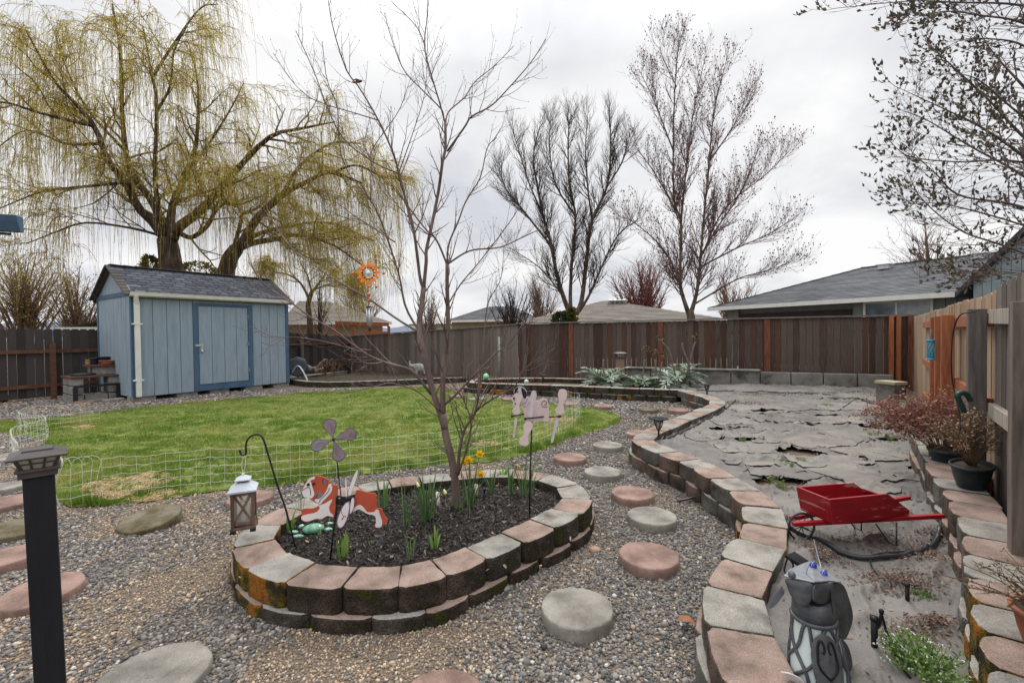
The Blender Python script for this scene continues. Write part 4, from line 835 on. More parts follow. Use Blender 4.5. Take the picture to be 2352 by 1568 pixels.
# ================================================================== trees
UP = Vector((0, 0, 1))
def resamp(pts, n): return smoothline(pts, n)
def limb_px(pts, d0, d1, n=20):
    k = len(pts); return resamp([D(u, v, d0 + (d1 - d0) * i / (k - 1)) for i, (u, v) in enumerate(pts)], n)
class Tree:
    def __init__(s, seed): s.r = random.Random(seed); s.big = []; s.small = []; s.tips = []; s.nodes = []
    def add(s, path, r0, r1, pw=1.0):
        n = len(path); rad = [r0 + (r1 - r0) * (i / (n - 1)) ** pw for i in range(n)]
        s.big.append((path, rad)); return path, rad
    def twig(s, p, d, ln, r, K=5, up=.3, wig=.18):
        q = p.copy(); out = [q.copy()]; d = d.normalized(); st = ln / (K - 1)
        for i in range(K - 1):
            d = (d + UP * up * .35 + Vector((s.r.gauss(0, wig), s.r.gauss(0, wig), s.r.gauss(0, wig))) * .5).normalized(); q = q + d * st; out.append(q.copy())
        rad = [r * (1 - .7 * i / (K - 1)) for i in range(K)]; s.small.append((out, rad)); s.tips.append((out[-1], d)); return out, rad, d
    def branch(s, path, rad, lvl, spec, t0=.15):
        """spec[lvl] = (count per metre, length, angle in degrees, up, wiggle, min radius)"""
        if lvl >= len(spec): return
        den, ln, ang, up, wig, rm = spec[lvl]
        L_ = sum((path[i + 1] - path[i]).length for i in range(len(path) - 1)); n = max(1, int(den * L_ + s.r.random()))
        for i in range(n):
            t = t0 + (1 - t0) * (i + s.r.random()) / n; f = t * (len(path) - 1); k = min(int(f), len(path) - 2); q = path[k].lerp(path[k + 1], f - k)
            tn = (path[k + 1] - path[k]).normalized(); a = tn.orthogonal().normalized(); a = Matrix.Rotation(s.r.uniform(0, 2 * math.pi), 3, tn) @ a
            th = R(ang + s.r.uniform(-12, 12)); d = tn * math.cos(th) + a * math.sin(th)
            l2 = ln * s.r.uniform(.5, 1.15) * (1.1 - .5 * t); r2 = max(rm, (rad[k] * .6 if lvl == 0 else rad[k] * .65)); r2 = min(r2, rm * 3.5)
            o, rr, dd = s.twig(q, d, l2, r2, 6 if lvl == 0 else 4, up, wig); s.branch(o, rr, lvl + 1, spec)
    def mesh(s, name, m, parent, sides=7, ssides=3, tw=None):
        b = MB()
        for p, r in s.big: b.tube(p, r, sides, cap=True)
        if tw is not None: b.build(name, m, parent); b = MB(); name = 'twigs'; m = tw
        if s.small:
            for K in {len(p) for p, _ in s.small}:
                sel = [(p, r) for p, r in s.small if len(p) == K]
                b.tubes(np.array([[tuple(q) for q in p] for p, _ in sel]), np.array([r for _, r in sel]), ssides)
        o = b.build(name, m, parent)
        if tw is not None: o['kind'] = 'stuff'
        return o
def leafquads(mb, c, d, ln, wd, mi=0, fold=.25):
    """diamond leaves at c (N,3) along d (N,3)"""
    n = len(c); d = d / (np.linalg.norm(d, axis=1, keepdims=True) + 1e-9); rnd = rng.normal(0, 1, (n, 3)); sd_ = np.cross(d, rnd); sd_ /= np.linalg.norm(sd_, axis=1, keepdims=True) + 1e-9; nn_ = np.cross(d, sd_)
    ln = np.broadcast_to(ln, n)[:, None]; wd = np.broadcast_to(wd, n)[:, None]
    v = np.stack([c, c + d * ln * .45 - sd_ * wd / 2 + nn_ * wd * fold, c + d * ln, c + d * ln * .45 + sd_ * wd / 2 + nn_ * wd * fold], 1)
    i = np.arange(n)[:, None] * 4; mb.add(v.reshape(-1, 3), np.concatenate([i + np.array([[0, 1, 2]]), i + np.array([[0, 2, 3]])]), mi)
# ------------------------------------------------------------------ slender bare tree in the oval bed
m_barkp = mat('smooth_bark', [S(80,66,62), S(106,90,84), S(134,117,110)], 9, .7, .3, 60, stretch=(1, 1, .3))
tb = P(1050, 1168, .17)
tr = thing('young_tree', 'slender bare multi stemmed tree growing in the oval bed', 'tree', (tb.x, tb.y, .15))
T = Tree(5); d0 = tb.y
fr = lambda pts, a, c, r0, r1, n=22: T.add(limb_px(pts, a, c, n), r0 * 1.12, r1 * 1.25)
mains = [
 fr([(1052,1178),(1049,1150),(1045,1100),(1037,1050),(1024,1000),(1018,950)], d0, d0 + .02, .029, .024),
 fr([(1022,985),(1010,945),(998,910),(985,863),(976,825),(966,780),(963,740),(968,708),(973,660)], d0 + .01, d0 + .10, .024, .017),
 fr([(973,662),(979,600),(979,576),(991,520),(1007,440),(1017,368),(1023,340),(1023,280)], d0 + .10, d0 + .2, .0135, .009),
 fr([(1023,285),(1011,240),(987,160),(975,104),(981,40),(984,-30)], d0 + .2, d0 + .2, .007, .0025),
 fr([(973,662),(965,640),(957,576),(947,512),(931,456),(917,400),(903,352),(871,280),(827,204),(795,160),(765,64),(752,-10)], d0 + .1, d0 - .35, .012, .0022, 28),
 fr([(1018,955),(1017,900),(1020,838),(1027,788),(1029,738),(1028,695),(1027,650),(1027,605)], d0 + .02, d0 - .12, .021, .011),
 fr([(1027,607),(1003,552),(979,528),(939,476),(905,425)], d0 - .12, d0 - .3, .008, .003),
 fr([(1027,607),(1031,560),(1052,510),(1071,460),(1103,408),(1119,340),(1141,316)], d0 - .12, d0 - .25, .007, .0022),
 fr([(1027,607),(1079,576),(1147,568),(1200,545),(1254,520)], d0 - .12, d0 - .4, .007, .0022),
 fr([(990,905),(950,855),(925,843),(888,833),(850,818),(813,793),(763,755),(713,728),(663,690),(625,668),(600,645),(570,600)], d0 + .03, d0 - .55, .011, .0022, 28),
 fr([(852,804),(800,798),(750,785),(688,775),(625,772),(575,748)], d0 - .2, d0 - .1, .004, .0016),
 fr([(966,765),(913,733),(850,688),(825,673),(763,638),(713,603),(670,570),(625,505),(600,440)], d0 + .07, d0 + .5, .009, .002),
 fr([(964,755),(953,745),(930,700),(918,638),(903,588),(880,520),(867,490),(851,460),(787,372),(775,248),(751,184),(740,95)], d0 + .07, d0 - .1, .009, .002, 28),
 fr([(1020,930),(1050,903),(1088,863),(1137,813),(1168,790),(1200,745)], d0 + .02, d0 - .3, .010, .0025),
 fr([(1078,962),(1106,933),(1144,909),(1181,888),(1203,851),(1224,832),(1276,798)], d0 - .02, d0 - .5, .007, .0018),
 fr([(1052,1090),(1054,1050),(1058,1020),(1069,982),(1090,950),(1100,900),(1101,860)], d0 - .03, d0 - .12, .013, .006),
 fr([(1054,1085),(1074,1024),(1082,971),(1070,930),(1058,907),(1030,870)], d0 - .02, d0 - .2, .008, .003),
 fr([(1027,348),(1067,292),(1083,268),(1127,244),(1167,204),(1219,144),(1254,90)], d0 + .19, d0 - .05, .008, .0022),
 fr([(1023,285),(1031,256),(1067,224),(1091,188),(1135,152),(1180,106)], d0 + .2, d0 + .5, .006, .002),
 fr([(1018,262),(1011,248),(971,208),(927,160),(899,88),(883,30)], d0 + .2, d0 - .1, .006, .002),
 fr([(977,106),(955,60),(899,4)], d0 + .2, d0 + .1, .004, .002),
 fr([(915,400),(950,300),(975,216),(983,120)], d0 - .1, d0 + .1, .004, .0016),
 fr([(851,460),(853,372),(857,340),(915,256),(938,195)], d0 - .05, d0 + .1, .005, .0018),
 fr([(867,276),(815,260),(727,232),(679,196),(627,122)], d0 - .2, d0 + .2, .0045, .0016),
 fr([(917,400),(851,368),(779,304),(719,160),(679,70)], d0 - .05, d0 - .5, .0055, .0018),
 fr([(907,556),(860,525),(799,484),(720,420),(660,330),(627,280)], d0 + .03, d0 + .4, .005, .0016),
 fr([(1012,945),(960,900),(900,880),(850,890),(780,905)], d0, d0 - .3, .006, .0016),
 fr([(1101,905),(1110,800),(1120,700),(1150,640),(1158,560)], d0 - .1, d0 + .2, .006, .0016),
 fr([(1028,700),(1060,650),(1110,590),(1190,480),(1215,400)], d0 - .1, d0 + .2, .006, .0018),
 fr([(985,540),(940,500),(890,440),(840,340),(850,270)], d0 + .12, d0 + .3, .005, .0016),
]
for p, r in mains[1:]: T.branch(p, r, 0, [(10.5, .42, 38, .5, .16, .0021), (8, .17, 42, .4, .2, .0016)], .2)
for p, r in (mains[0], mains[15], mains[16]): T.branch(p, r, 0, [(6, .5, 50, .25, .2, .0019), (5, .22, 45, .3, .22, .0015)], .4)
T.mesh('trunk', m_barkp, tr, 9, 3)
b = MB(); c = np.array([tuple(p) for p, _ in T.tips]); d_ = np.array([tuple(d) for _, d in T.tips]); leafquads(b, c, d_, .012, .006); leafquads(b, c, d_, .012, .006); b.build('bud', mat('bud', [S(96,70,62), S(120,84,72)], 5), tr)['kind'] = 'stuff'
# ------------------------------------------------------------------ weeping willows
m_wbark = mat('willow_bark', [S(44,36,32), S(72,60,52), S(98,84,74)], 6, .95, .8, 20, stretch=(1, 1, .35), bdist=.04)
m_wtw = mat('willow_branchlet', [S(92,78,54), S(130,112,74), S(156,138,88)], 4, .85, island=.9, transl=.25)
m_str = mat('willow_twig', [S(164,144,90), S(204,190,108), S(222,210,134), S(172,144,108), S(216,204,110)], 4, .8, island=.95, transl=.7)
m_wleaf = mat('willow_catkin', [S(190,182,80), S(220,214,108), S(234,226,134)], 4, .8, island=.95, transl=.7)
def willow(name, label, limbs, base, seed, nstr, spec, zlow, zfun=None, outer=1.0):
    T = Tree(seed); root = thing(name, label, 'tree', (base.x, base.y, 0)); limb = []
    for pts, a, c, r0, r1 in limbs: limb.append(T.add(limb_px(pts, a, c, 18), r0 * (.86 if limb else 1), r1 * .8, .8))
    for p, r in limb[1:]: T.branch(p, r, 0, spec, .22)
    T.mesh('trunk', m_wbark, root, 9, 4, m_wtw)
    fork = limb[0][0][-1]
    src = [(q, (pp[k + 1] - pp[k]).normalized()) for pp, _ in T.small for k, q in enumerate(pp[:-1]) if k > 0] + [(q, (pp[k + 1] - pp[k]).normalized()) for pp, _ in T.big[1:] for k, q in enumerate(pp[:-1]) if k > 10]
    src = [w_ for w_ in src if (w_[0] - fork).length > 2.6]
    rr_ = random.Random(seed + 1); K = 9; t = np.linspace(0, 1, K)
    cl = []
    sel = [src[rr_.randrange(len(src))] for _ in range(nstr)]
    p0 = np.array([tuple(q) for q, _ in sel]); dr = np.array([tuple(d) for _, d in sel])
    out = p0 - np.array([base.x, base.y, 0]); out[:, 2] = 0; out /= np.linalg.norm(out, axis=1, keepdims=True) + .3
    g = np.random.default_rng(seed); o = out * .5 + dr * .8 + g.normal(0, .55, p0.shape); o[:, 2] = np.abs(o[:, 2]) * .7
    zl = np.array([zlow + abs(g.normal(0, .9)) for _ in range(nstr)])
    Ln = np.minimum(.25 + g.exponential(.85, nstr) * np.where(g.random(nstr) < .22, 2.2, 1) * np.where(np.abs(p0[:, 0] - base.x) > 5, 1.5, 1), np.maximum(.25, p0[:, 2] - zl))
    sp_ = g.uniform(.25, .75, nstr)
    x = p0[:, None, :] + o[:, None, :] * (sp_[:, None] * (1 - np.exp(-3 * t))[None])[..., None]
    x[:, :, 2] += -(Ln[:, None] * (t ** 1.5)[None]) ; ph = g.uniform(0, 6, nstr)
    x[:, :, 0] += .05 * np.sin(t[None] * 5 + ph[:, None]) * t[None]; x[:, :, 1] += .05 * np.cos(t[None] * 4 + ph[:, None]) * t[None]
    b = MB(); b.tubes(x, (.0068 * (1 - .55 * t))[None], 3); b.build('hanging_twigs', m_str, root)['kind'] = 'stuff'
    # little catkins along the twigs
    m = 4; ti = g.uniform(.15, 1, (nstr, m)); f = ti * (K - 1); k = np.minimum(f.astype(int), K - 2); fr_ = (f - k)[..., None]; ii = np.arange(nstr)[:, None]
    c = x[ii, k] * (1 - fr_) + x[ii, k + 1] * fr_; d = np.zeros_like(c); d[..., 2] = -1; d += g.normal(0, .5, c.shape)
    b = MB(); leafquads(b, c.reshape(-1, 3), d.reshape(-1, 3), g.uniform(.05, .11, nstr * m), .02); b.build('catkins', m_wleaf, root)['kind'] = 'stuff'
wb = D(398, 700, 18); wb.z = 0
W1 = [([(400,800),(400,700),(396,640),(390,585),(384,548)], 18, 18, .52, .42),
 ([(378,545),(350,508),(320,480),(288,420),(248,368),(216,288),(165,230),(120,180),(60,70)], 18, 15.5, .24, .03),
 ([(384,540),(366,495),(348,460),(304,400),(288,340),(280,240),(276,120),(258,10)], 18, 19, .24, .04),
 ([(384,535),(372,510),(364,480),(356,400),(360,240),(348,168),(328,60)], 18, 17, .17, .03),
 ([(390,540),(392,508),(400,460),(432,388),(452,320),(455,200),(440,120)], 18, 20, .24, .03),
 ([(396,545),(408,524),(460,484),(500,440),(560,372),(624,312),(690,296),(770,280)], 18, 16.5, .27, .03),
 ([(412,535),(440,545),(475,520),(496,480),(512,440)], 18, 18.5, .12, .08),
 ([(378,548),(352,536),(280,520),(192,512),(120,536),(60,560)], 18, 16, .08, .02),
 ([(300,430),(288,420),(200,428),(100,440),(0,478)], 17.2, 15, .10, .02),
 ([(352,175),(400,100),(460,20),(500,10)], 17.4, 19, .07, .02),
 ([(358,260),(390,200),(400,120),(430,60)], 17.4, 16, .06, .02),
 ([(216,290),(100,262),(0,235),(-60,270)], 16.4, 14.5, .08, .02),
 ([(230,330),(150,330),(60,300),(-20,350)], 17, 19, .08, .02),
 ([(290,350),(200,250),(150,150),(120,60)], 18.6, 20.5, .08, .02),
 ([(500,440),(530,470),(590,455),(660,410)], 17.4, 19.4, .09, .02),
 ([(432,390),(480,330),(530,250),(560,190)], 19, 20.5, .08, .02),
 ([(400,470),(440,450),(540,420),(600,390)], 18.3, 15.6, .08, .02)]
willow('weeping_willow', 'big weeping willow with dark trunk behind the blue shed', W1, wb, 21, 7600, [(2.0, 2.3, 46, .1, .3, .014), (2.2, 1.1, 52, .0, .4, .009), (2.2, .55, 58, -.3, .5, .006)], 2.4)
wb2 = D(515, 700, 18.5); wb2.z = 0
W2 = [([(512,760),(514,690),(517,640),(528,595),(545,570)], 18.5, 18.5, .42, .32),
 ([(542,575),(560,552),(592,500),(648,448),(700,420),(760,396),(830,420)], 18.5, 17, .26, .04),
 ([(545,572),(580,558),(640,548),(680,540),(760,560),(840,615)], 18.5, 16.5, .18, .03),
 ([(532,590),(540,560),(553,510),(558,490),(590,478),(612,455),(616,410)], 18.5, 19.5, .12, .03),
 ([(570,550),(600,535),(660,520),(760,512),(860,555)], 18.4, 20, .13, .03),
 ([(648,448),(690,380),(760,330),(830,330)], 18, 19.5, .1, .03),
 ([(760,398),(820,380),(880,410)], 17.2, 17, .07, .02)]
willow('leaning_willow', 'second willow with leaning trunk spreading over the fence', W2, wb2, 22, 3000, [(1.9, 2.0, 46, .1, .3, .012), (1.9, 1.0, 52, .0, .4, .008), (1.8, .5, 58, -.3, .5, .0055)], 2.1)
wb3 = D(700, 740, 26); wb3.z = 0
W3 = [([(712,790),(712,740),(708,700),(716,670)], 26, 26, .2, .14), ([(716,672),(740,640),(752,620)], 26, 26, .1, .03), ([(712,690),(690,650),(660,630),(630,625)], 26, 26, .1, .03), ([(716,672),(705,630),(690,605)], 26, 26, .08, .03), ([(720,665),(770,650),(800,660)], 26, 25, .07, .03)]
willow('small_willow', 'small distant yellow green willow beyond the shed', W3, wb3, 23, 1500, [(3.5, 1.7, 48, .2, .3, .012), (2, .8, 50, 0, .35, .010)], 1.9)
# ------------------------------------------------------------------ two tall bare trees
m_bark2 = mat('grey_bark', [S(64,54,46), S(92,80,68), S(120,106,92)], 5, .95, .6, 20, stretch=(1, 1, .4), bdist=.03)
m_twigd = mat('dark_twig', [S(46,40,38), S(70,60,56)], 5, .9)
lb_ = D(1318, 735, 25); lb_.z = 0
tr = thing('vase_tree', 'tall bare tree with upright twigs and split grey trunk', 'tree', lb_)
T = Tree(31); fl = lambda pts, a, c, r0, r1: T.add(limb_px(pts, a, c, 20), r0 * .66, r1 * .6, .7)
ml = [fl([(1316,800),(1316,745),(1312,715)], 25, 25, .42, .34),
 fl([(1310,722),(1297,690),(1280,634),(1263,549),(1250,506),(1237,443),(1225,358),(1240,290)], 25, 24, .24, .04),
 fl([(1312,722),(1310,677),(1314,591),(1322,498),(1308,425),(1305,315),(1312,262)], 25, 26.5, .2, .04),
 fl([(1322,722),(1336,690),(1348,591),(1360,506),(1394,430),(1403,336),(1399,258)], 25, 24.5, .25, .04),
 fl([(1330,715),(1352,680),(1382,613),(1420,540),(1471,500)], 25, 23.5, .15, .03),
 fl([(1296,690),(1284,668),(1237,613),(1169,568)], 25, 23.5, .11, .025),
 fl([(1262,560),(1203,485),(1160,430),(1150,380)], 24.6, 23.5, .11, .03),
 fl([(1250,500),(1215,420),(1190,340),(1180,310)], 24.4, 25.4, .09, .03),
 fl([(1360,506),(1350,430),(1345,340),(1350,270)], 24.8, 24.6, .1, .03),
 fl([(1322,498),(1275,420),(1262,330),(1265,275)], 25.8, 26.6, .1, .03),
 fl([(1394,430),(1430,370),(1440,320)], 24.6, 23.9, .08, .03)]
for p, r in ml[1:]: T.branch(p, r, 0, [(5.2, 1.65, 36, .46, .14, .009), (5, 1.1, 32, .5, .15, .0062), (5, .62, 28, .6, .16, .005)], .2)
T.mesh('trunk', m_bark2, tr, 8, 3, mat('slate_twig', [S(58,52,52), S(84,76,74)], 5, .9))
rb_ = D(1588, 735, 21); rb_.z = 0
tr = thing('budding_tree', 'tallest bare tree covered in tiny dark red buds', 'tree', rb_)
T = Tree(41)
ml = [fl([(1590,800),(1588,740),(1584,712)], 21, 21, .36, .3),
 fl([(1580,716),(1566,672),(1562,634),(1564,506),(1548,464),(1547,294),(1554,145),(1566,80)], 21, 21.5, .17, .022),
 fl([(1588,716),(1600,672),(1607,613),(1616,506),(1628,379),(1641,251),(1671,130)], 21, 20, .17, .022),
 fl([(1614,580),(1650,519),(1700,443),(1743,340)], 20.6, 19.6, .085, .02),
 fl([(1564,510),(1577,379),(1594,251),(1620,130)], 21.2, 22.4, .085, .02),
 fl([(1570,680),(1556,634),(1522,570),(1467,519),(1428,495)], 21, 20, .09, .02),
 fl([(1550,480),(1505,400),(1455,330)], 21.2, 22, .07, .02),
 fl([(1605,615),(1692,570),(1760,540),(1822,504)], 20.6, 20, .07, .016),
 fl([(1592,700),(1692,642),(1760,622),(1822,600)], 21, 20, .07, .016),
 fl([(1548,350),(1501,230),(1470,165)], 21.3, 22.3, .06, .018),
 fl([(1630,370),(1690,280),(1715,215)], 20.4, 21.3, .06, .018),
 fl([(1610,590),(1665,480),(1760,400),(1810,350)], 20.6, 22, .07, .018),
 fl([(1554,200),(1525,140),(1515,110)], 21.4, 21.2, .04, .015)]
for p, r in ml[1:]: T.branch(p, r, 0, [(4.8, 1.75, 33, .42, .13, .0085), (5.4, 1.0, 32, .45, .15, .0058), (4, .6, 32, .5, .17, .0046)], .1)
T.mesh('trunk', m_bark2, tr, 8, 3, mat('rosy_twig', [S(96,74,74), S(128,102,100)], 5, .9))
b = MB(); cs, ds = [], []
for p, _ in T.small:
    for k in range(2, len(p)):
        if T.r.random() < .19: cs.append(tuple(p[k] + Vector((T.r.gauss(0, .03), T.r.gauss(0, .03), T.r.gauss(0, .03))))); ds.append((T.r.gauss(0, .4), T.r.gauss(0, .4), 1))
cs = np.array(cs); ds = np.array(ds); leafquads(b, cs, ds, .085, .055); leafquads(b, cs, ds, .085, .055)
b.build('buds', mat('red_bud', [S(78,40,50), S(118,62,70), S(98,56,62)], 5, .85, island=.9), tr)['kind'] = 'stuff'
# ------------------------------------------------------------------ leafy tree leaning in over the side fence
mb_ = D(2520, 700, 6.2); mb_.z = 0
tr = thing('magnolia_tree', 'budding tree with dark leaves leaning in over the side fence', 'tree', mb_)
T = Tree(51)
trunk = fl([(2530,860),(2520,700),(2500,520),(2480,340),(2460,150)], 6.2, 6.0, .16, .06)
ml = [fl([(2470,120),(2352,54),(2253,36),(2163,27),(2050,58)], 6, 5, .03, .004), fl([(2462,60),(2352,14),(2200,6),(2091,3),(1915,20)], 6, 5.2, .03, .004),
 fl([(2492,430),(2352,315),(2275,234),(2163,130),(2120,90)], 6.1, 6.2, .04, .004), fl([(2496,480),(2352,360),(2253,292),(2172,252),(2055,198)], 6.1, 5.4, .04, .004),
 fl([(2500,520),(2352,405),(2230,337),(2127,275),(2060,250)], 6.2, 6.6, .035, .004), fl([(2495,450),(2352,374),(2200,372),(2091,360),(2040,322)], 6.1, 5.2, .03, .004),
 fl([(2505,560),(2352,477),(2208,450),(2150,400),(2075,330)], 6.2, 5.6, .04, .004), fl([(2508,580),(2352,518),(2185,472),(2090,462),(2020,441)], 6.2, 6.9, .03, .003),
 fl([(2512,640),(2298,562),(2208,530),(2120,460),(2082,392)], 6.2, 5.6, .03, .003), fl([(2518,690),(2352,630),(2230,625),(2140,610)], 6.2, 5.4, .025, .003),
 fl([(2480,340),(2352,200),(2280,120),(2230,40)], 6.1, 6.6, .04, .004), fl([(2485,360),(2340,260),(2240,180),(2150,170)], 6.1, 5.6, .03, .004), fl([(2500,560),(2380,580),(2290,600),(2220,560)], 6.2, 5.9, .025, .004),
 fl([(2465,200),(2360,110),(2280,90),(2200,95),(2140,140)], 6, 6.5, .03, .003)]
for p, r in ml: T.branch(p, r, 0, [(9, .55, 42, .22, .22, .0036), (8, .24, 42, .3, .24, .0024)], .15)
T.mesh('trunk', mat('magnolia_bark', [S(62,55,55), S(92,83,81), S(112,102,98)], 6, .9, .4, 50), tr, 8, 3, mat('mauve_twig', [S(104,92,94), S(138,124,126)], 5, .9))
cs, ds = [], []
for p, _ in T.small:
    g_ = max(0.0, mnoise.noise(p[0] * 1.3 + Vector((2, 0, 0))) + .12)
    for k in range(1, len(p)):
        if T.r.random() < .22 + 2.6 * g_:
            for _q in range(1 + int(T.r.random() < .7)): cs.append(tuple(p[k])); dd = (p[k] - p[k - 1]).normalized(); ds.append((dd.x + T.r.gauss(0, .4), dd.y + T.r.gauss(0, .4), dd.z + .5 + T.r.gauss(0, .4)))
b = MB(); leafquads(b, np.array(cs), np.array(ds), rng.uniform(.04, .085, len(cs)), rng.uniform(.020, .038, len(cs)), 0, .2); b.build('leaves', mat('magnolia_leaf', [S(54,54,46), S(84,82,62), S(84,66,72), S(126,124,90)], 5, .6, island=.95, transl=.3), tr)['kind'] = 'stuff'
# fine hanging birch like tree behind it
hb_ = D(2480, 700, 9.5); hb_.z = 0
tr = thing('fine_twig_tree', 'fine arching twigs of a bare tree behind the dark leaved tree', 'tree', hb_)
T = Tree(61); fl([(2490,800),(2470,600),(2440,400),(2400,200)], 9.5, 9.5, .12, .04)
for i in range(26):
    v0 = 120 + i * 20; sag = 30 + random.uniform(0, 70); e_ = 2015 + 70 * abs(math.sin(i * 1.7)) + (60 if i < 6 else 0)
    p, r = fl([(2430 + i, v0 + 60), (2330, v0 + 20 - 10 * (i % 3)), (2200, v0 + 10 + sag * .3), (2110, v0 + sag * .7 - 20), (e_, v0 + sag * .4 - 60)], 9.5, 8.6 + (i % 5) * .5, .012, .003)
    T.branch(p, r, 0, [(5, .5, 36, .1, .2, .003), (6, .12, 40, .4, .2, .003)], .3)
T.mesh('trunk', m_twigd, tr, 6, 3)
# ------------------------------------------------------------------ small far bushes and trees
def bush(name, label, u, v, d, wpx, hpx, n, m, seed, leafm=None, lf=0, spread=.8, up=.3, den=(2.5, 2.5)):
    b0 = D(u, v, d); b0.z = 0; top = D(u, v - hpx, d).z; s = d / 1045; Wd = wpx * s / 2; Hh = top
    root = thing(name, label, 'tree' if 'tree' in name else 'shrub', b0); T = Tree(seed); rd_ = random.Random(seed)
    for i in range(n):
        a = rd_.uniform(0, 6.28); k = math.sqrt(rd_.random()) * spread; e_ = Vector((math.cos(a) * k * Wd, math.sin(a) * k * Wd, Hh * (1 - .35 * k * k) * rd_.uniform(.8, 1)))
        s0 = Vector((math.cos(a) * .05, math.sin(a) * .05, .05)); mid = s0.lerp(e_, .5) + Vector((math.cos(a), math.sin(a), 0)) * -.12 * Wd + Vector((rd_.gauss(0, .06), rd_.gauss(0, .06), 0)) * Wd
        p = resamp([b0 + s0, b0 + mid, b0 + e_], 12); r = [.045 * Hh / 3 * (1 - .85 * j / 11) for j in range(12)]; T.big.append((p, r))
        T.branch(p, r, 0, [(den[0], Hh * .26, 40, up, .2, .005 * d / 14), (den[1], Hh * .12, 40, up, .22, .004 * d / 14)], .3)
    T.mesh('trunk', m, root, 5, 3)
    if leafm:
        c = np.array([tuple(p[k]) for p, _ in T.small for k in range(1, len(p))]); c = c[rng.random(len(c)) < lf]; b = MB(); leafquads(b, c, rng.normal(0, 1, c.shape), .06 * d / 14, .03 * d / 14); b.build('leaves', leafm, root)['kind'] = 'stuff'
    return root
m_brt = mat('brown_twig', [S(96,76,62), S(128,104,84)], 5, .9); m_red = mat('red_twig', [S(104,66,64), S(134,90,86)], 5, .9)
m_yel = mat('olive_bud', [S(126,118,56), S(158,146,78)], 5, .85, island=.9)
bush('bare_shrub', 'dense dark bare shrub just behind the fence by the slender tree', 1180, 745, 24, 150, 112, 22, m_twigd, 71)
bush('bare_shrub', 'small bare shrub in front of the white gabled house', 985, 745, 27, 90, 82, 14, m_brt, 72)
bush('far_tree', 'reddish twiggy trees far off between the two tall trees', 1475, 735, 36, 190, 150, 26, m_red, 73, up=.2)
bush('far_tree', 'grey twiggy tree far off under the tallest tree', 1680, 725, 40, 140, 110, 16, m_brt, 74)
bush('far_tree', 'small bare tree above the grey hip roof by the blue gable', 2140, 660, 24, 130, 160, 12, m_brt, 75)
bush('olive_tree', 'olive green twiggy tree above the dark fence at the edge', 60, 760, 26, 240, 190, 26, m_brt, 76, m_yel, .5)
bush('olive_tree', 'brown twiggy tree left of the shed over the dark fence', 175, 755, 24, 150, 150, 20, m_brt, 77, m_yel, .35)
bush('bare_shrub', 'thin dark sapling with knotted twigs beside the tan house', 735, 745, 20, 60, 120, 5, m_twigd, 78, den=(1.6, 1.5))
bush('far_tree', 'hazy bare tree far behind the leaning willow', 830, 740, 50, 190, 90, 20, m_brt, 79)
bush('far_tree', 'bare grey tree far right of the plain house', 1240, 740, 42, 120, 120, 14, m_brt, 80)
def conifer(name, label, u, v, d, wpx, hpx, m, seed, n=1500, round_=False, lobes=1):
    b0 = D(u, v, d); b0.z = 0; s = d / 1045; Hh = D(u, v - hpx, d).z; zb_ = max(.1, D(u, v, d).z); Wd = wpx * s / 2; root = thing(name, label, 'tree', b0)
    b = MB(); b.tube([b0, b0 + UP * Hh * .9], [.08, .02], 6); b.build('trunk', m_twigd, root)
    g = np.random.default_rng(seed); h = g.random(n) ** (1 if round_ else .8); z = zb_ * .6 + (Hh - zb_ * .6) * h; prof = (np.sqrt(np.clip(1 - (2 * h - 1) ** 2, .02, 1)) if round_ else (1 - h) ** .75 + .06)
    a = g.uniform(0, 6.28, n); lob = 1 + .35 * np.sin(a * 5 + h * 14) * (0 if round_ else 1); r = Wd * prof * g.uniform(.55, 1.08, n) * lob
    c = np.stack([b0.x + np.cos(a) * r, b0.y + np.sin(a) * r, z], 1); dd = np.stack([np.cos(a), np.sin(a), g.uniform(-.2, .9, n)], 1) + g.normal(0, .3, (n, 3)); b = MB(); leafquads(b, c, dd, .22 * d / 22 * g.uniform(.6, 1.2, n), .09 * d / 22, 0, .3); b.build('crown', m, root)
m_con = mat('conifer_green', [S(38,50,30), S(62,76,44), S(84,96,58)], 5, .8, island=.9); m_con2 = mat('conifer_gold', [S(74,76,34), S(110,108,52)], 5, .8, island=.9)
conifer('round_shrub', 'dark green clipped round shrub poking over the back fence', 1289, 752, 21, 40, 34, m_con, 81, 1500, True)
conifer('small_conifer', 'yellow green pointed conifer next to the round clipped shrub', 1313, 752, 21, 26, 44, m_con2, 82, 900)
conifer('pine_tree', 'olive green pine peeking above the shed roof left of the trunk', 345, 640, 24, 80, 52, m_con2, 83, 1400)
conifer('pine_tree', 'olive green pine above the shed roof between both willow trunks', 455, 640, 24, 110, 36, m_con2, 84, 1400, True)
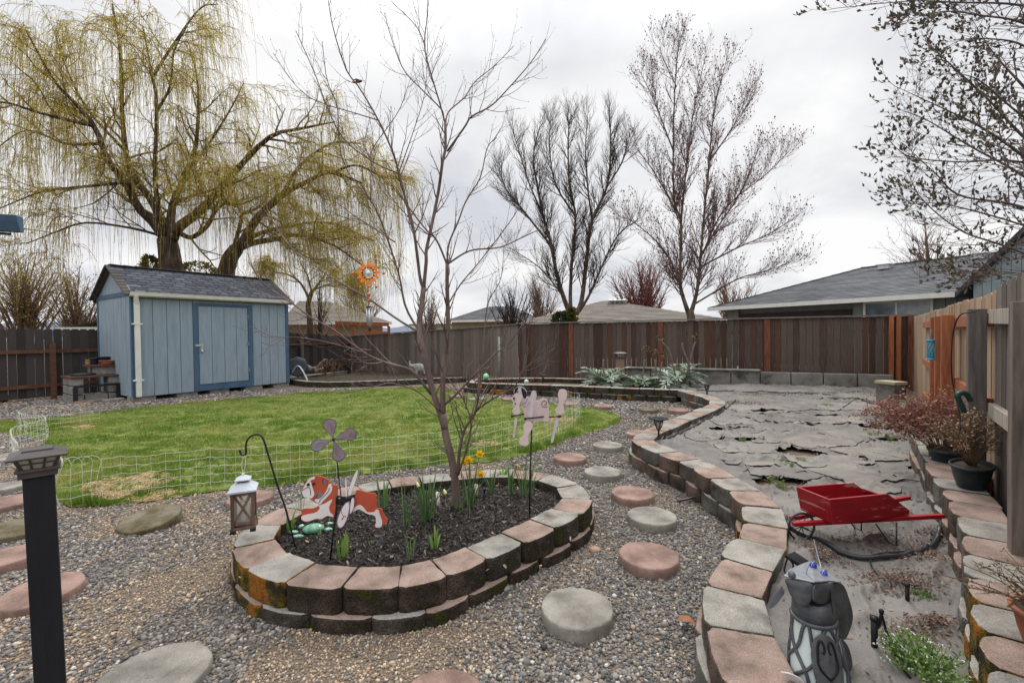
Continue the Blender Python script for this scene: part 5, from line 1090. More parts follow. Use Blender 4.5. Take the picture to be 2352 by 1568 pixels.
# ================================================================== garden things
m_black = mat('black_metal', [S(26,26,28), S(38,38,42)], 8, .5); m_bplast = mat('black_plastic', [S(24,24,27), S(36,36,40)], 8, .45)
m_wire = mat('white_wire', [S(196,196,184), S(224,224,214)], 12, .5)
def c3(x, y): return (470.4 + x * .2335, 940.8 + y * .2335)
def c4(x, y): return (941 + x * .267, 784 + y * .267)
def c6(x, y): return (1725 + x * .35, 1019 + y * .35)
def skin(name, m, verts, edges, rad, parent=None, origin=None, lv=2):
    o0 = worldloc(parent) if parent is not None else Vector(origin)
    me = bpy.data.meshes.new(name); me.from_pydata([tuple(Vector(v) - o0) for v in verts], edges, []); o = bpy.data.objects.new(name, me); COL.objects.link(o)
    if parent is not None: o.parent = parent
    else: o.location = o0
    s = o.modifiers.new('skin', 'SKIN'); s.use_smooth_shade = True
    for i, v in enumerate(me.skin_vertices[0].data): v.radius = (rad[i],) * 2; v.use_root = (i == 0)
    ss = o.modifiers.new('sub', 'SUBSURF'); ss.levels = ss.render_levels = lv; me.materials.append(m); return o
# ---- black post with solar lantern cap
top = D(89, 1082, 1.8); low = D(117, 1568, 1.8); dr = (top - low).normalized(); base = top - dr * (top.z / dr.z)
pl_ = thing('lamp_post', 'black square wooden post topped by a brown solar lantern cap', 'lamp post', base)
b = MB(); Mz = Matrix.Rotation(R(44), 3, 'Z'); b.bar(base + Vector((0, 0, -.05)), top, .088, .088, up=Mz @ Vector((0, 1, 0))); b.build('post', mat('black_stain', [S(20,21,26), S(32,33,40)], 5, .7, .3, 60, stretch=(4, 4, .4)), pl_, bevel=.005)
def frust(b, c, w0, w1, z0, z1, M):
    b.hexa([c + M @ Vector((sx * w0 / 2, sy * w0 / 2, z0)) for sx, sy in ((-1, -1), (1, -1), (1, 1), (-1, 1))] + [c + M @ Vector((sx * w1 / 2, sy * w1 / 2, z1)) for sx, sy in ((-1, -1), (1, -1), (1, 1), (-1, 1))])
def lantern_cap(root, c, M, k, mfr, mgl, suf=''):
    b = MB(); frust(b, c, .118 * k, .118 * k, -.012 * k, .012 * k, M); frust(b, c, .135 * k, .135 * k, .0122 * k, .024 * k, M); b.build('collar', mfr, root, bevel=.002)
    b = MB(); frust(b, c, .095 * k, .128 * k, .0242 * k, .069 * k, M); b.build('pane', mgl, root)
    b = MB()
    for i in range(4):
        Rr = M @ Matrix.Rotation(i * math.pi / 2, 3, 'Z'); 
        lo = lambda t: c + Rr @ Vector((t * .1 * k, -.049 * k, .0245 * k)); hi = lambda t: c + Rr @ Vector((t * .134 * k, -.066 * k, .069 * k))
        for t in (-.48, -.17, .17, .48): b.bar(lo(t), hi(t), (.012 if abs(t) > .3 else .008) * k, .008 * k, up=Rr @ Vector((0, -1, 0)))
        md = lambda t: lo(t).lerp(hi(t), .5); b.bar(md(-.48) , md(.48), .007 * k, .006 * k)
    b.build('pane_frame', mfr, root)
    b = MB(); frust(b, c, .178 * k, .182 * k, .069 * k, .076 * k, M); frust(b, c, .182 * k, .10 * k, .0762 * k, .094 * k, M); frust(b, c, .094 * k, .09 * k, .0942 * k, .102 * k, M); b.build('cap_roof', mfr, root, bevel=.0015)
m_capb = mat('brown_cap', [S(66,60,60), S(86,80,79)], 7, .5); m_pane = mat('frosted_pane', [S(168,166,150), S(196,194,178)], 6, .4)
lantern_cap(pl_, top, Mz, .93, m_capb, m_pane)
# ---- shepherd hook and hanging lantern
hk = [c3(340,395), c3(360,440), c3(385,447), c3(405,420), c3(405,340), c3(430,280), c3(480,247), c3(540,247), c3(580,300), c3(620,430), c3(720,760), c3(800,990), c3(897,1380)]
hb0 = P(*hk[-1], .15); hp = smoothline([D(u, v, 2.98 + (hb0.y - 2.98) * (i / 12) ** 2) for i, (u, v) in enumerate(hk)], 60)
b = MB(); b.tube(hp, .0062, 8); tag(b.build('shepherd_hook', m_black, origin=hb0), 'black curved shepherd hook pushed into the mulch', 'garden hook')
lt = D(*c3(388, 1115), 2.98); yaw = Matrix.Rotation(R(24), 3, 'Z')
ln_ = thing('lantern', 'wooden candle lantern with white metal roof hanging from the black hook', 'lantern', lt)
m_lw = mat('grey_brown_wood', [S(76,60,52), S(104,84,73), S(124,103,91)], 6, .85, .3, 70, stretch=(4, 4, .5)); m_wroof = mat('white_roof', [S(178,186,196), S(206,212,220)], 5, .45)
w2, hh_ = .058, .222; Q = lambda x, y, z: lt + yaw @ Vector((x, y, z))
b = MB()
for sx in (-1, 1):
    for sy in (-1, 1): b.bar(Q(sx * w2, sy * w2, .0), Q(sx * w2, sy * w2, hh_), .019, .019, up=yaw @ Vector((0, 1, 0)))
for z in (.02, hh_ - .012):
    for s_ in (-1, 1): b.bar(Q(-w2 + .012, s_ * w2, z), Q(w2 - .012, s_ * w2, z), .017, .018); b.bar(Q(s_ * w2, -w2 + .012, z), Q(s_ * w2, w2 - .012, z), .017, .018)
b.build('frame', m_lw, ln_, bevel=.002)
b = MB()
for s_ in (-1, 1):
    b.bar(Q(-w2 + .01, s_ * (w2 + .002), .03), Q(w2 - .01, s_ * (w2 + .002), hh_ - .02), .013, .009, up=yaw @ Vector((0, 1, 0))); b.bar(Q(-w2 + .01, s_ * (w2 - .008), hh_ - .02), Q(w2 - .01, s_ * (w2 - .008), .03), .013, .009, up=yaw @ Vector((0, 1, 0)))
    b.bar(Q(s_ * (w2 + .002), -w2 + .01, .03), Q(s_ * (w2 + .002), w2 - .01, hh_ - .02), .013, .009, up=yaw @ Vector((1, 0, 0)))
b.build('cross_brace', m_lw, ln_)
b = MB(); frust(b, lt, .146, .146, -.018, -.001, yaw); b.build('base', m_lw, ln_, bevel=.002)
b = MB(); 
for sx, sy in ((-1, -1), (1, -1), (-1, 1), (1, 1)):
    b = MB(); b.box(Q(sx * .056, sy * .056, -.028), (.032, .032, .019), R(24)); b.build('foot', m_black, ln_)
b = MB(); b.lathe(Q(0, 0, .0), [(.036, .0), (.036, .14), (.033, .147), (.02, .145)], 20); b.build('candle', mat('cream_wax', [S(214,208,190), S(228,222,206)], 4, .5), ln_)
b = MB(); frust(b, lt, .108, .108, .012, hh_ - .02, yaw); b.build('glass_pane', glassy('thin_glass', S(210,216,214), .22), ln_)
b = MB(); frust(b, lt, .160, .164, hh_, hh_ + .012, yaw); frust(b, lt, .164, .070, hh_ + .0122, hh_ + .055, yaw); b.build('roof', m_wroof, ln_, bevel=.002)
b = MB(); frust(b, lt, .055, .055, hh_ + .0552, hh_ + .068, yaw); b.build('vent', m_lw, ln_); b = MB(); frust(b, lt, .09, .09, hh_ + .0682, hh_ + .075, yaw); frust(b, lt, .09, .010, hh_ + .0752, hh_ + .1, yaw); b.build('roof_cap', m_wroof, ln_, bevel=.002)
tpp = D(*c3(386, 447), 2.98); b = MB(); b.ball(Q(0, 0, hh_ + .104), .010, 8); a0 = Q(0, 0, hh_ + .108)
b.tube(smoothline([a0, a0.lerp(tpp, .5) + Vector((.012, 0, 0)), tpp + Vector((.002, 0, .005)), a0.lerp(tpp, .5) - Vector((.012, 0, 0)), a0], 20), .0022, 6); b.build('hanger', m_wire, ln_)
# ---- flat painted whirligigs
def outline(pts, cf, dep, off=0.0):
    return [D(*cf(x, y), dep + off) for x, y in pts]
def rounded(pts, n=4):      # soften a traced outline
    q = [Vector((x, y, 0)) for x, y in pts]; m = len(q); out = []
    for i in range(m):
        a, b_, c, d = q[(i - 1) % m], q[i], q[(i + 1) % m], q[(i + 2) % m]
        for k in range(n):
            t = k / n; p = 0.5 * ((2 * b_) + (c - a) * t + (2 * a - 5 * b_ + 4 * c - d) * t * t + (3 * b_ - 3 * c + d - a) * t ** 3); out.append((p.x, p.y))
    return out
def slab(pts, cf, dep, off, th, soft=True):
    b = MB(); b.plate(outline(rounded(pts) if soft else pts, cf, dep, off), (0, th, 0)); return b
def circle(cx, cy, rx, ry, n=20, a=0.0):
    return [(cx + math.cos(t) * rx * math.cos(a) - math.sin(t) * ry * math.sin(a), cy + math.cos(t) * rx * math.sin(a) + math.sin(t) * ry * math.cos(a)) for t in [2 * math.pi * i / n for i in range(n)]]
def line_(pts, cf, dep, off, r): b = MB(); b.tube(smoothline(outline(pts, cf, dep, off), max(8, len(pts) * 6)), r, 6); return b
m_rust = mat('rust_paint', [S(168,74,52), S(190,90,66)], 5, .6); m_dwh = mat('white_paint', [S(214,208,208), S(230,224,224)], 5, .6); m_dark = mat('dark_paint', [S(30,28,32), S(46,42,46)], 5, .5); m_dgrey = mat('grey_paint', [S(116,106,112), S(138,126,130)], 5, .6); m_rim = mat('lilac_rim', [S(120,100,140), S(150,130,160)], 5, .6)
pb = P(*c3(1232, 1500), .15); BD = pb.y
bd = thing('dog_whirligig', 'rust and white bulldog whirligig on a black stake', 'whirligig', pb)
b = MB(); b.tube([D(*c3(1232,1500), BD), D(*c3(1262,1220), BD), D(*c3(1300,940), BD), D(*c3(1307,840), BD)], .0062, 8); b.tube([D(*c3(1300,850), BD), D(*c3(1480,872), BD)], .006, 8); b.tube([D(*c3(1302,845), BD), D(*c3(1300,910), BD)], .010, 8); b.build('stake', m_black, bd)
front = [(955,800),(975,740),(1010,690),(1060,655),(1110,650),(1165,660),(1215,690),(1230,728),(1265,738),(1305,752),(1300,860),(1288,910),(1270,1055),(1205,1045),(1150,1075),(1090,1075),(1020,1100),(960,1090),(945,1050),(955,1030),(947,990),(985,970),(1060,970),(1110,950),(1130,935),(1075,905),(1040,880),(1010,860),(975,850)]
fb = slab(front, c3, BD, -.004, .008).build('front_body', m_rust, bd)
slab([(958,800),(978,750),(1005,708),(1040,705),(1050,735),(1068,790),(1076,830),(1052,868),(1005,860),(970,850)], c3, BD, -.0075, .003).build('muzzle', m_dwh, fb)
slab([(1005,700),(1040,668),(1075,660),(1080,680),(1045,692),(1030,712)], c3, BD, -.0075, .003).build('brow', m_dwh, fb)
slab([(1222,730),(1250,755),(1245,805),(1205,855),(1165,895),(1132,928),(1092,902),(1082,880),(1130,872),(1180,822),(1205,775)], c3, BD, -.0075, .003).build('collar', m_dwh, fb)
slab([(1128,938),(1180,922),(1252,882),(1225,950),(1230,1000),(1266,1050),(1205,1042),(1150,1071),(1090,1071),(1020,1095),(963,1085),(950,1050),(1000,1030),(1090,1010),(1128,970)], c3, BD, -.0075, .003).build('white_leg', m_dwh, fb)
slab([(1165,668),(1192,700),(1180,742),(1162,735),(1168,700)], c3, BD, -.0075, .003).build('ear', m_dgrey, fb)
slab([(1100,820),(1150,815),(1160,850),(1120,870),(1085,858)], c3, BD, -.0072, .0027).build('jowl_patch', m_dgrey, fb)  # grey paint patch on the jowl, same paint as the ear
b = MB()
for cx, cy, r in ((1070, 730, 13), (1016, 736, 15)): b.plate(outline(circle(cx, cy, r, r), c3, BD, -.011), (0, .003, 0)); b.build('eye' if r == 13 else 'nose', m_dark, fb); b = MB()
for pts in ([(960,790),(990,770),(1025,762),(1040,800),(1040,840)], [(1075,870),(1098,850),(1110,825)], [(1225,765),(1215,800),(1180,840),(1140,880),(1120,915)], [(1170,672),(1160,700),(1168,730)]): line_(pts, c3, BD, -.0085, .0018).build('painted_line', m_dark, fb)
rear = [(1490,795),(1560,800),(1620,815),(1670,820),(1695,850),(1682,870),(1696,890),(1690,960),(1740,975),(1765,1040),(1795,1080),(1790,1120),(1750,1130),(1735,1155),(1690,1160),(1670,1140),(1680,1100),(1670,1040),(1600,1020),(1550,990),(1510,975),(1455,1005),(1475,900)]
rb2 = slab(rear, c3, BD, -.004, .008).build('rear_body', m_rust, bd)
slab([(1458,1002),(1468,965),(1520,936),(1560,960),(1600,1008),(1668,1002),(1682,980),(1708,990),(1725,1040),(1744,1100),(1734,1148),(1692,1155),(1675,1138),(1684,1102),(1672,1042),(1600,1022),(1550,992),(1510,978)], c3, BD, -.0075, .003).build('white_hind', m_dwh, rb2)
for pts, nm in (([(1420,905),(1428,960),(1405,1060),(1365,1140),(1328,1166),(1303,1140),(1300,1090),(1330,1000),(1380,920)], 'blade'), ([(1402,842),(1420,760),(1470,640),(1500,590),(1512,592),(1500,660),(1462,760),(1432,845)], 'blade'), ([(1378,680),(1388,680),(1402,800),(1400,850),(1388,845)], 'blade'), ([(1440,880),(1470,875),(1465,960),(1435,1020),(1425,1010)], 'blade')):
    bl = slab(pts, c3, BD, -.022, .006).build(nm, m_rim, bd); cx = sum(p[0] for p in pts) / len(pts); cy = sum(p[1] for p in pts) / len(pts)
    slab([(cx + (x - cx) * .86, cy + (y - cy) * .92) for x, y in pts], c3, BD, -.0245, .0023).build('painted_face', m_dwh, bl)
    if cy > 1000 and cx < 1400: line_([(1345,960),(1340,1000),(1365,1050),(1345,1080),(1375,1040),(1390,1060)], c3, BD, -.0255, .002).build('painted_squiggle', m_rust, bl)
b = MB(); q = D(*c3(1410, 868), BD); b.ball(q - Vector((0, .012, 0)), .016, 10); b.build('hub', m_black, bd)
# ---- flower pinwheel
pwb = P(*c3(1350, 960), .15); PW = 3.42; pwb = P(798, 1180, .15); PW = pwb.y
pw = thing('pinwheel', 'four petal grey pink pinwheel on a thin black stake', 'pinwheel', pwb)
b = MB(); b.tube([pwb, D(*c3(1345, 900), PW), D(*c3(1318, 660), PW), D(*c3(1290, 420), PW), D(*c3(1265, 285), PW)], .0048, 8); b.build('stake', m_black, pw)
m_pet = mat('pearly_petal', [S(118,112,132), S(150,128,128), S(140,150,172)], 7, .35, distort=1.0); m_pedge = mat('petal_edge', [S(76,84,108), S(96,102,124)], 5, .4)
for (tx, ty, wd) in ((1212, 90, 68), (1488, 222, 62), (1045, 375, 58), (1335, 505, 66)):
    ox, oy = 1266, 290; L_ = math.hypot(tx - ox, ty - oy); ux, uy = (tx - ox) / L_, (ty - oy) / L_; vx, vy = -uy, ux
    sh = [(0, 0), (.25, .28), (.5, .72), (.72, 1), (.9, .8), (1, .28), (1, -.28), (.9, -.8), (.72, -1), (.5, -.72), (.25, -.28)]
    pts = [(ox + ux * L_ * a + vx * wd * s_, oy + uy * L_ * a + vy * wd * s_) for a, s_ in sh]; cx, cy = ox + ux * L_ * .62, oy + uy * L_ * .62
    pe = slab(pts, c3, PW, -.018, .004).build('petal', m_pedge, pw); slab([(cx + (x - cx) * .9, cy + (y - cy) * .88) for x, y in pts], c3, PW, -.0205, .0023).build('petal_face', m_pet, pe)
    line_([(ox + ux * L_ * a + vx * wd * s_, oy + uy * L_ * a + vy * wd * s_) for a, s_ in ((.42, -.05), (.58, .28), (.74, .1), (.86, -.22))], c3, PW, -.0212, .0016).build('painted_squiggle', m_pedge, pe)
b = MB(); b.ball(D(*c3(1265, 290), PW - .02), .012, 10, sq=(1, 1.6, 1)); b.build('hub', m_black, pw)
# ---- pug spinner
pg0 = P(*c4(1030, 1525), .15); PD = pg0.y
pg = thing('pug_spinner', 'pale pink pug spinner with paddle legs on a tall black stake', 'whirligig', pg0)
m_pug = mat('pale_pink_paint', [S(206,186,184), S(222,204,202)], 5, .6); m_pug2 = mat('pale_lilac_paint', [S(190,180,190), S(212,204,212)], 5, .6)
b = MB(); b.tube([pg0, D(*c4(1038, 1100), PD), D(*c4(1052, 690), PD)], .0062, 8); b.tube([D(*c4(1036, 1180), PD), D(*c4(1040, 1080), PD)], .0085, 8); b.build('stake', m_black, pg)
bo = slab([(978,600),(958,545),(955,480),(1000,478),(1035,485),(1062,512),(1110,510),(1150,492),(1180,500),(1195,540),(1198,655),(1182,690),(1130,682),(1060,697),(1000,682),(978,640)], c4, PD, .0, .010).build('body', m_pug, pg)
slab([(880,492),(900,460),(894,430),(915,396),(950,384),(985,400),(1006,430),(1005,482),(1000,520),(960,520),(925,470)], c4, PD, -.006, .005).build('head', m_pug2, bo)
slab([(960,398),(985,410),(1005,440),(1003,478),(985,490),(968,450)], c4, PD, -.0085, .0022).build('ear', m_dark, bo); slab([(912,400),(936,392),(926,420),(915,440),(898,444)], c4, PD, -.0085, .0022).build('face_mask', m_dark, bo)
b = MB(); b.plate(outline(circle(928, 432, 6, 6, 10), c4, PD, -.011), (0, .002, 0)); b.build('eye', m_dark, bo)
line_([(1185,560),(1150,562),(1135,535),(1150,512),(1178,520),(1172,545),(1155,540)], c4, PD, -.0012, .0018).build('tail_line', m_dark, bo)
line_([(958,545),(985,540),(1005,515),(1015,490)], c4, PD, -.0012, .0016).build('wrinkle_line', m_dgrey, bo); line_([(975,565),(1010,555),(1030,520)], c4, PD, -.0012, .0016).build('wrinkle_line', m_dgrey, bo)
for (a, c_) in (((878,642),(982,624)), ((990,665),(1152,646)), ((1198,650),(1305,641))):
    b = MB(); b.tube([D(*c4(*a), PD - .035), D(*c4(*c_), PD - .005)], .0052, 8); b.tube([D(*c4(a[0] + (12 if a[0] < 1100 else 78), (a[1] if a[0] < 1100 else 644)), PD - .032), D(*c4(a[0] + (-6 if a[0] < 1100 else 105), (a[1] if a[0] < 1100 else 641)), PD - .035)], .0095, 8); b.build('axle', m_black, pg)
def bone(x0, y0, x1, y1, w0, w1): 
    L_ = math.hypot(x1 - x0, y1 - y0); ux, uy = (x1 - x0) / L_, (y1 - y0) / L_; vx, vy = -uy, ux
    return [(x0 + ux * L_ * a + vx * s_ * .95, y0 + uy * L_ * a + vy * s_ * .95) for a, s_ in ((0, .45 * w0), (.08, .85 * w0), (.22, w0), (.38, .72 * w0), (.55, .5 * w0), (.72, .75 * w1), (.86, w1), (.96, .7 * w1), (1, .3 * w1), (1, -.3 * w1), (.96, -.7 * w1), (.86, -w1), (.72, -.75 * w1), (.55, -.5 * w0), (.38, -.72 * w0), (.22, -w0), (.08, -.85 * w0), (0, -.45 * w0))]
for g in ((932,448,915,628,42,38), (1072,424,1035,652,27,24), (1030,690,975,895,42,46), (1322,412,1288,628,42,40), (915,660,893,828,13,10), (1270,665,1222,870,17,13), (890,480,905,560,18,18)):
    slab(bone(*g), c4, PD, -.04, .005).build('paddle_leg', m_pug if g[4] > 30 else m_pug2, pg)
# ---- glass turtle
tq = P(*c3(1070, 1205), .16); tt = thing('garden_turtle', 'green glass turtle ornament lying on the mulch', 'garden ornament', tq)
m_tur = mat('green_glaze', [S(70,120,96), S(112,166,136), S(150,196,168)], 9, .2, distort=2, spec=.6); m_tur2 = mat('pale_green_glaze', [S(120,176,148), S(160,206,184)], 9, .25)
b = MB(); b.ball(tq + Vector((0, 0, .028)), .07, 18, sq=(1.1, .8, .5), M=Matrix.Rotation(R(10), 3, 'Z')); b.build('shell', m_tur, tt)
for (x, y, r, nm) in ((875,1212,.030,'flipper'), (920,1255,.034,'flipper'), (1205,1186,.034,'flipper'), (1232,1128,.030,'flipper'), (952,1160,.024,'head')):
    q = P(*c3(x, y), .165); b = MB(); b.ball(q + Vector((0, 0, .008)), r, 12, sq=(1.2, .6, .4) if nm != 'head' else (1, .9, .8)); b.build(nm, m_tur2, tt)
# ---- spring bulbs
m_leaf = mat('bulb_leaf', [S(62,92,50), S(92,122,72), S(120,146,96)], 4, .6, island=.9, transl=.25); m_tulip = mat('broad_leaf', [S(76,112,48), S(112,148,66), S(142,172,92)], 4, .6, island=.8, transl=.3)
m_yell = mat('yellow_petal', [S(232,190,20), S(246,212,50)], 6, .6, transl=.3); m_tru = mat('trumpet_yellow', [S(230,166,6), S(240,184,20)], 6, .6, transl=.2); m_paley = mat('pale_bud', [S(206,204,130), S(222,216,150)], 6, .6)
def clump(name, label, u, v, hpx, n, wd, spread, m, z=.155, cat='plant', grp=None, droop=.35, flowers=(), seed=0):
    p = P(u, v, z); h = 1.3 * hpx * p.y / 1045; spread *= .8; root = thing(name, label, cat, p, grp); rd_ = np.random.default_rng(seed + int(u)); K = 7; t = np.linspace(0, 1, K)
    a = rd_.uniform(0, 2 * math.pi, n); L_ = h * rd_.uniform(.55, 1.05, n); sp_ = rd_.uniform(.1, 1, n) * spread * h
    r0 = rd_.uniform(0, .035, n) * (n / 10) ** .5
    c = np.zeros((n, K, 3)); c[:, :, 0] = p.x + np.cos(a)[:, None] * (r0[:, None] + sp_[:, None] * t ** 1.6); c[:, :, 1] = p.y + np.sin(a)[:, None] * (r0[:, None] + sp_[:, None] * t ** 1.6); c[:, :, 2] = p.z - .01 + L_[:, None] * (t - droop * (sp_ / h)[:, None] * t ** 3)
    wv = wd * (np.sin(np.clip(t * .9 + .12, 0, 1) * math.pi) ** .5) * np.where(t > .98, .15, 1); sd_ = np.stack([-np.sin(a + .5), np.cos(a + .5), 0 * a], 1)
    b = MB(); b.strips(c, np.broadcast_to(wv, (n, K)) * rd_.uniform(.7, 1.15, n)[:, None], sd_); b.build('leaves', m, root)
    for (fu, fv, kind) in flowers:
        q = D(fu, fv, p.y - .02); s0 = Vector((p.x + rd_.uniform(-.02, .02), p.y + rd_.uniform(-.02, .02), p.z)); fl_ = MB(); fl_.tube(smoothline([s0, s0.lerp(q, .55) + Vector((0, 0, .03)), q], 12), .0032, 6); 
        f_dir = Vector((rd_.uniform(-.7, .7), -1, rd_.uniform(-.35, .1))).normalized(); Mq = f_dir.to_track_quat('Z', 'Y').to_matrix()
        if kind == 'y':
            fo = fl_.build('stem', m, root)
            b = MB()
            for i in range(6):
                an = i * math.pi / 3 + .2; Rz = Mq @ Matrix.Rotation(an, 3, 'Z'); pts = [(0, 0, 0), (.012, .009, .004), (.027, .011, .004), (.040, .0, -.004), (.027, -.011, .004), (.012, -.009, .004)]
                vs = [tuple(q + Rz @ Vector(w_)) for w_ in pts]; b.add(vs, [[0, 1, 2, 3], [0, 3, 4, 5]])
            b.build('petals', m_yell, fo); b = MB(); b.lathe(q, [(.006, 0), (.010, .012), (.013, .024), (.018, .030)], 12, M=Mq, cap=False); b.build('trumpet', m_tru, fo)
        else:
            fo = fl_.build('stem', m, root); b = MB(); Mb = Vector((.4, -.3, -.8)).to_track_quat('Z', 'Y').to_matrix(); b.lathe(q, [(.003, -.005), (.009, .008), (.011, .02), (.014, .034), (.002, .036)], 10, M=Mb); b.build('bud', m_paley if kind == 'p' else m_yell, fo)
    return root
G_ = 'spring bulbs in the oval bed'
clump('daffodil_clump', 'thick clump of daffodil leaves with drooping pale buds just left of the tree', 979, 1205, 108, 34, .011, .30, m_leaf, grp=G_, flowers=((1020, 1124, 'p'), (958, 1108, 'p')))
clump('daffodil_clump', 'daffodils with open yellow blooms right of the tree trunk', 1080, 1163, 100, 22, .011, .35, m_leaf, grp=G_, flowers=((1078.5, 1054, 'y'), (1102.5, 1042, 'y'), (1104, 1087, 'y'), (1066, 1060, 'y')))
clump('daffodil_clump', 'narrow upright daffodil leaves between the bulldog and the thick clump', 934, 1214, 95, 11, .010, .28, m_leaf, grp=G_)
clump('daffodil_clump', 'loose daffodil leaves behind the hind part of the bulldog', 880, 1176, 75, 16, .010, .35, m_leaf, grp=G_)
clump('daffodil_clump', 'small daffodil clump beside the second white pipe stub', 1128, 1136, 62, 10, .012, .4, m_leaf, grp=G_)
clump('daffodil_clump', 'upright daffodil leaves just left of the pug stake', 1174, 1138, 66, 9, .011, .22, m_leaf, grp=G_, flowers=((1189, 1066, 'd'),))
clump('grassy_clump', 'fine grassy clump of leaves right at the pug stake', 1205, 1140, 92, 48, .005, .5, m_leaf, grp=G_)
clump('daffodil_clump', 'short leaf tuft at the foot of the tree trunk', 1056, 1182, 42, 14, .009, .2, m_leaf, grp=G_)
clump('daffodil_clump', 'few short leaves left of the tree foot', 1034, 1172, 30, 6, .008, .25, m_leaf, grp=G_)
clump('tulip_clump', 'broad tulip leaves along the back blocks right of the blooms', 1152, 1110, 36, 9, .028, .55, m_tulip, grp=G_)
clump('tulip_clump', 'broad green leaves beside the shepherd hook', 663, 1222, 44, 10, .022, .35, m_tulip, grp=G_)
clump('tulip_clump', 'pale tulip sprout by the bulldog stake', 788, 1284, 64, 6, .022, .3, m_tulip, grp=G_)
clump('tulip_clump', 'tulip sprout near the front blocks right of centre', 1000, 1266, 48, 7, .022, .45, m_tulip, grp=G_)
clump('grassy_clump', 'sparse thin leaves near the front blocks', 945, 1288, 66, 8, .007, .3, m_leaf, grp=G_)
clump('grassy_clump', 'wispy grass stems behind the shepherd hook', 690, 1195, 72, 10, .004, .25, m_leaf, grp=G_)
clump('tulip_clump', 'tiny sprout in the mulch below the turtle', 732, 1238, 26, 3, .012, .25, m_tulip, grp=G_)
clump('tulip_clump', 'tiny sprout in the open middle of the mulch', 853, 1254, 16, 4, .012, .5, m_tulip, grp=G_)
clump('tulip_clump', 'tiny pale sprout left of the grey corner block', 1262, 1108, 12, 4, .012, .5, m_tulip, grp=G_)
clump('grassy_clump', 'single thin stem by the front edge below the thick clump', 1082, 1200, 60, 3, .005, .15, m_leaf, grp=G_)
m_pvc = mat('cream_pvc', [S(206,196,170), S(222,214,190)], 5, .5)
for u, v0, v1, l in ((1096, 1112, 1146, 'cream pipe stub standing right of the tree'), (1008, 1130, 1172, 'leaning cream pipe stub left of the tree')):
    q = P(u, v1, .15); b = MB(); tq_ = D(u - 3, v0, q.y); b.tube([q, tq_], .015, 12); tag(b.build('pipe_stub', m_pvc, origin=q), l, 'pipe', 'cream pipe stubs in the oval bed')
q = P(1113, 1150, .15); b = MB(); b.tube([q, q + Vector((0, 0, .07))], .018, 10); b.tube([q + Vector((0, 0, .0701)), q + Vector((0, 0, .11))], .010, 8); b.tube([q + Vector((0, 0, .09)), q + Vector((.03, 0, .10))], .006, 6); tag(b.build('garden_sprinkler', m_bplast, origin=q), 'small black sprinkler head in the mulch by the cream pipe', 'sprinkler')
# ---- things hung in the slender tree
sy = tb.y - .02; sc = D(845.5, 628, sy)
su = thing('sun_catcher', 'orange glass sun catcher with chime tubes hanging in the slender tree', 'wind chime', sc)
K_ = sy / 1045; m_or = mat('orange_glass', [S(244,150,10), S(252,178,30)], 9, .15, transl=.5, spec=.6); m_orr = mat('dark_red_glass', [S(120,30,10), S(170,60,14)], 9, .15, transl=.4, spec=.6); m_amb = mat('amber_bead', [S(190,70,20), S(216,110,30)], 9, .1, spec=.7)
Xv = Vector((1, 0, 0)); 
def wheelpt(r, a): return sc + Vector((math.sin(a) * r * K_, 0, math.cos(a) * r * K_))
for i in range(13):
    a = 2 * math.pi * i / 13; b = MB(); pts = [wheelpt(13, a - .19), wheelpt(20, a - .2), wheelpt(28.5, a), wheelpt(20, a + .2), wheelpt(13, a + .19)]; b.plate(pts, (0, .004, 0)); o = b.build('petal', m_or, su)
    b = MB(); b.plate([p + Vector((0, -.0015, 0)) for p in (wheelpt(12.5, a - .17), wheelpt(14, a - .14), wheelpt(16.5, a), wheelpt(14, a + .14), wheelpt(12.5, a + .17))], (0, .0012, 0)); b.build('petal_base', m_orr, o)
b = MB(); b.tube([wheelpt(12.6, 2 * math.pi * i / 36) for i in range(37)], .0022, 6, cap=False); b.build('ring', m_black, su)
b = MB(); b.ball(sc, 6.5 * K_, 10); b.build('crystal', mat('clear_crystal', [S(190,180,160), S(235,230,222)], 90, .05, spec=.8), su)
for i in range(6): b = MB(); b.ball(wheelpt(36, i * math.pi / 3 + .52), 3.2 * K_, 8); b.tube([wheelpt(28, i * math.pi / 3 + .52), wheelpt(34, i * math.pi / 3 + .52)], .0008, 4); b.build('bead', m_amb, su)
b = MB(); b.tube([D(851, 461, sy), wheelpt(28, 0)], .0012, 4); b.tube([wheelpt(28, math.pi), D(847, 705, sy)], .0012, 4); b.build('string', m_black, su)
for v, r in ((658, 3), (677, 5), (690, 3.4)): b = MB(); b.ball(D(846.5, v, sy), r * K_, 8, sq=(1, 1, 1.15)); b.build('bead', m_amb, su)
ct = D(848, 705, sy); b = MB(); b.lathe(ct, [(.022, -.006), (.028, -.003), (.026, .003), (.008, .008)], 14); b.build('chime_plate', m_black, su)
for i, v in enumerate((744, 752, 748, 740, 750)):
    a = 2 * math.pi * i / 5; q = ct + Vector((math.cos(a) * .02, math.sin(a) * .02, -.012)); e_ = q.copy(); e_.z = D(848, v, sy).z; b = MB(); b.tube([q, e_], .0055, 8); b.build('chime_tube', m_steel, su)
b = MB(); q = D(849, 757, sy); b.tube([ct, q], .0009, 4); b.box(q, (.02, .004, .026)); b.build('striker', m_black, su)
q = D(1102, 888, tb.y - .1); b = MB(); b.ball(q, .0165, 12); b.lathe(q + Vector((0, 0, .014)), [(.006, 0), (.006, .008), (.002, .010)], 8); b.tube([q + Vector((0, 0, .02)), D(1101, 862, tb.y - .1)], .0008, 4); tag(b.build('glass_bauble', m_amb, origin=q), 'tiny amber glass bauble hung low on the slender tree', 'ornament')
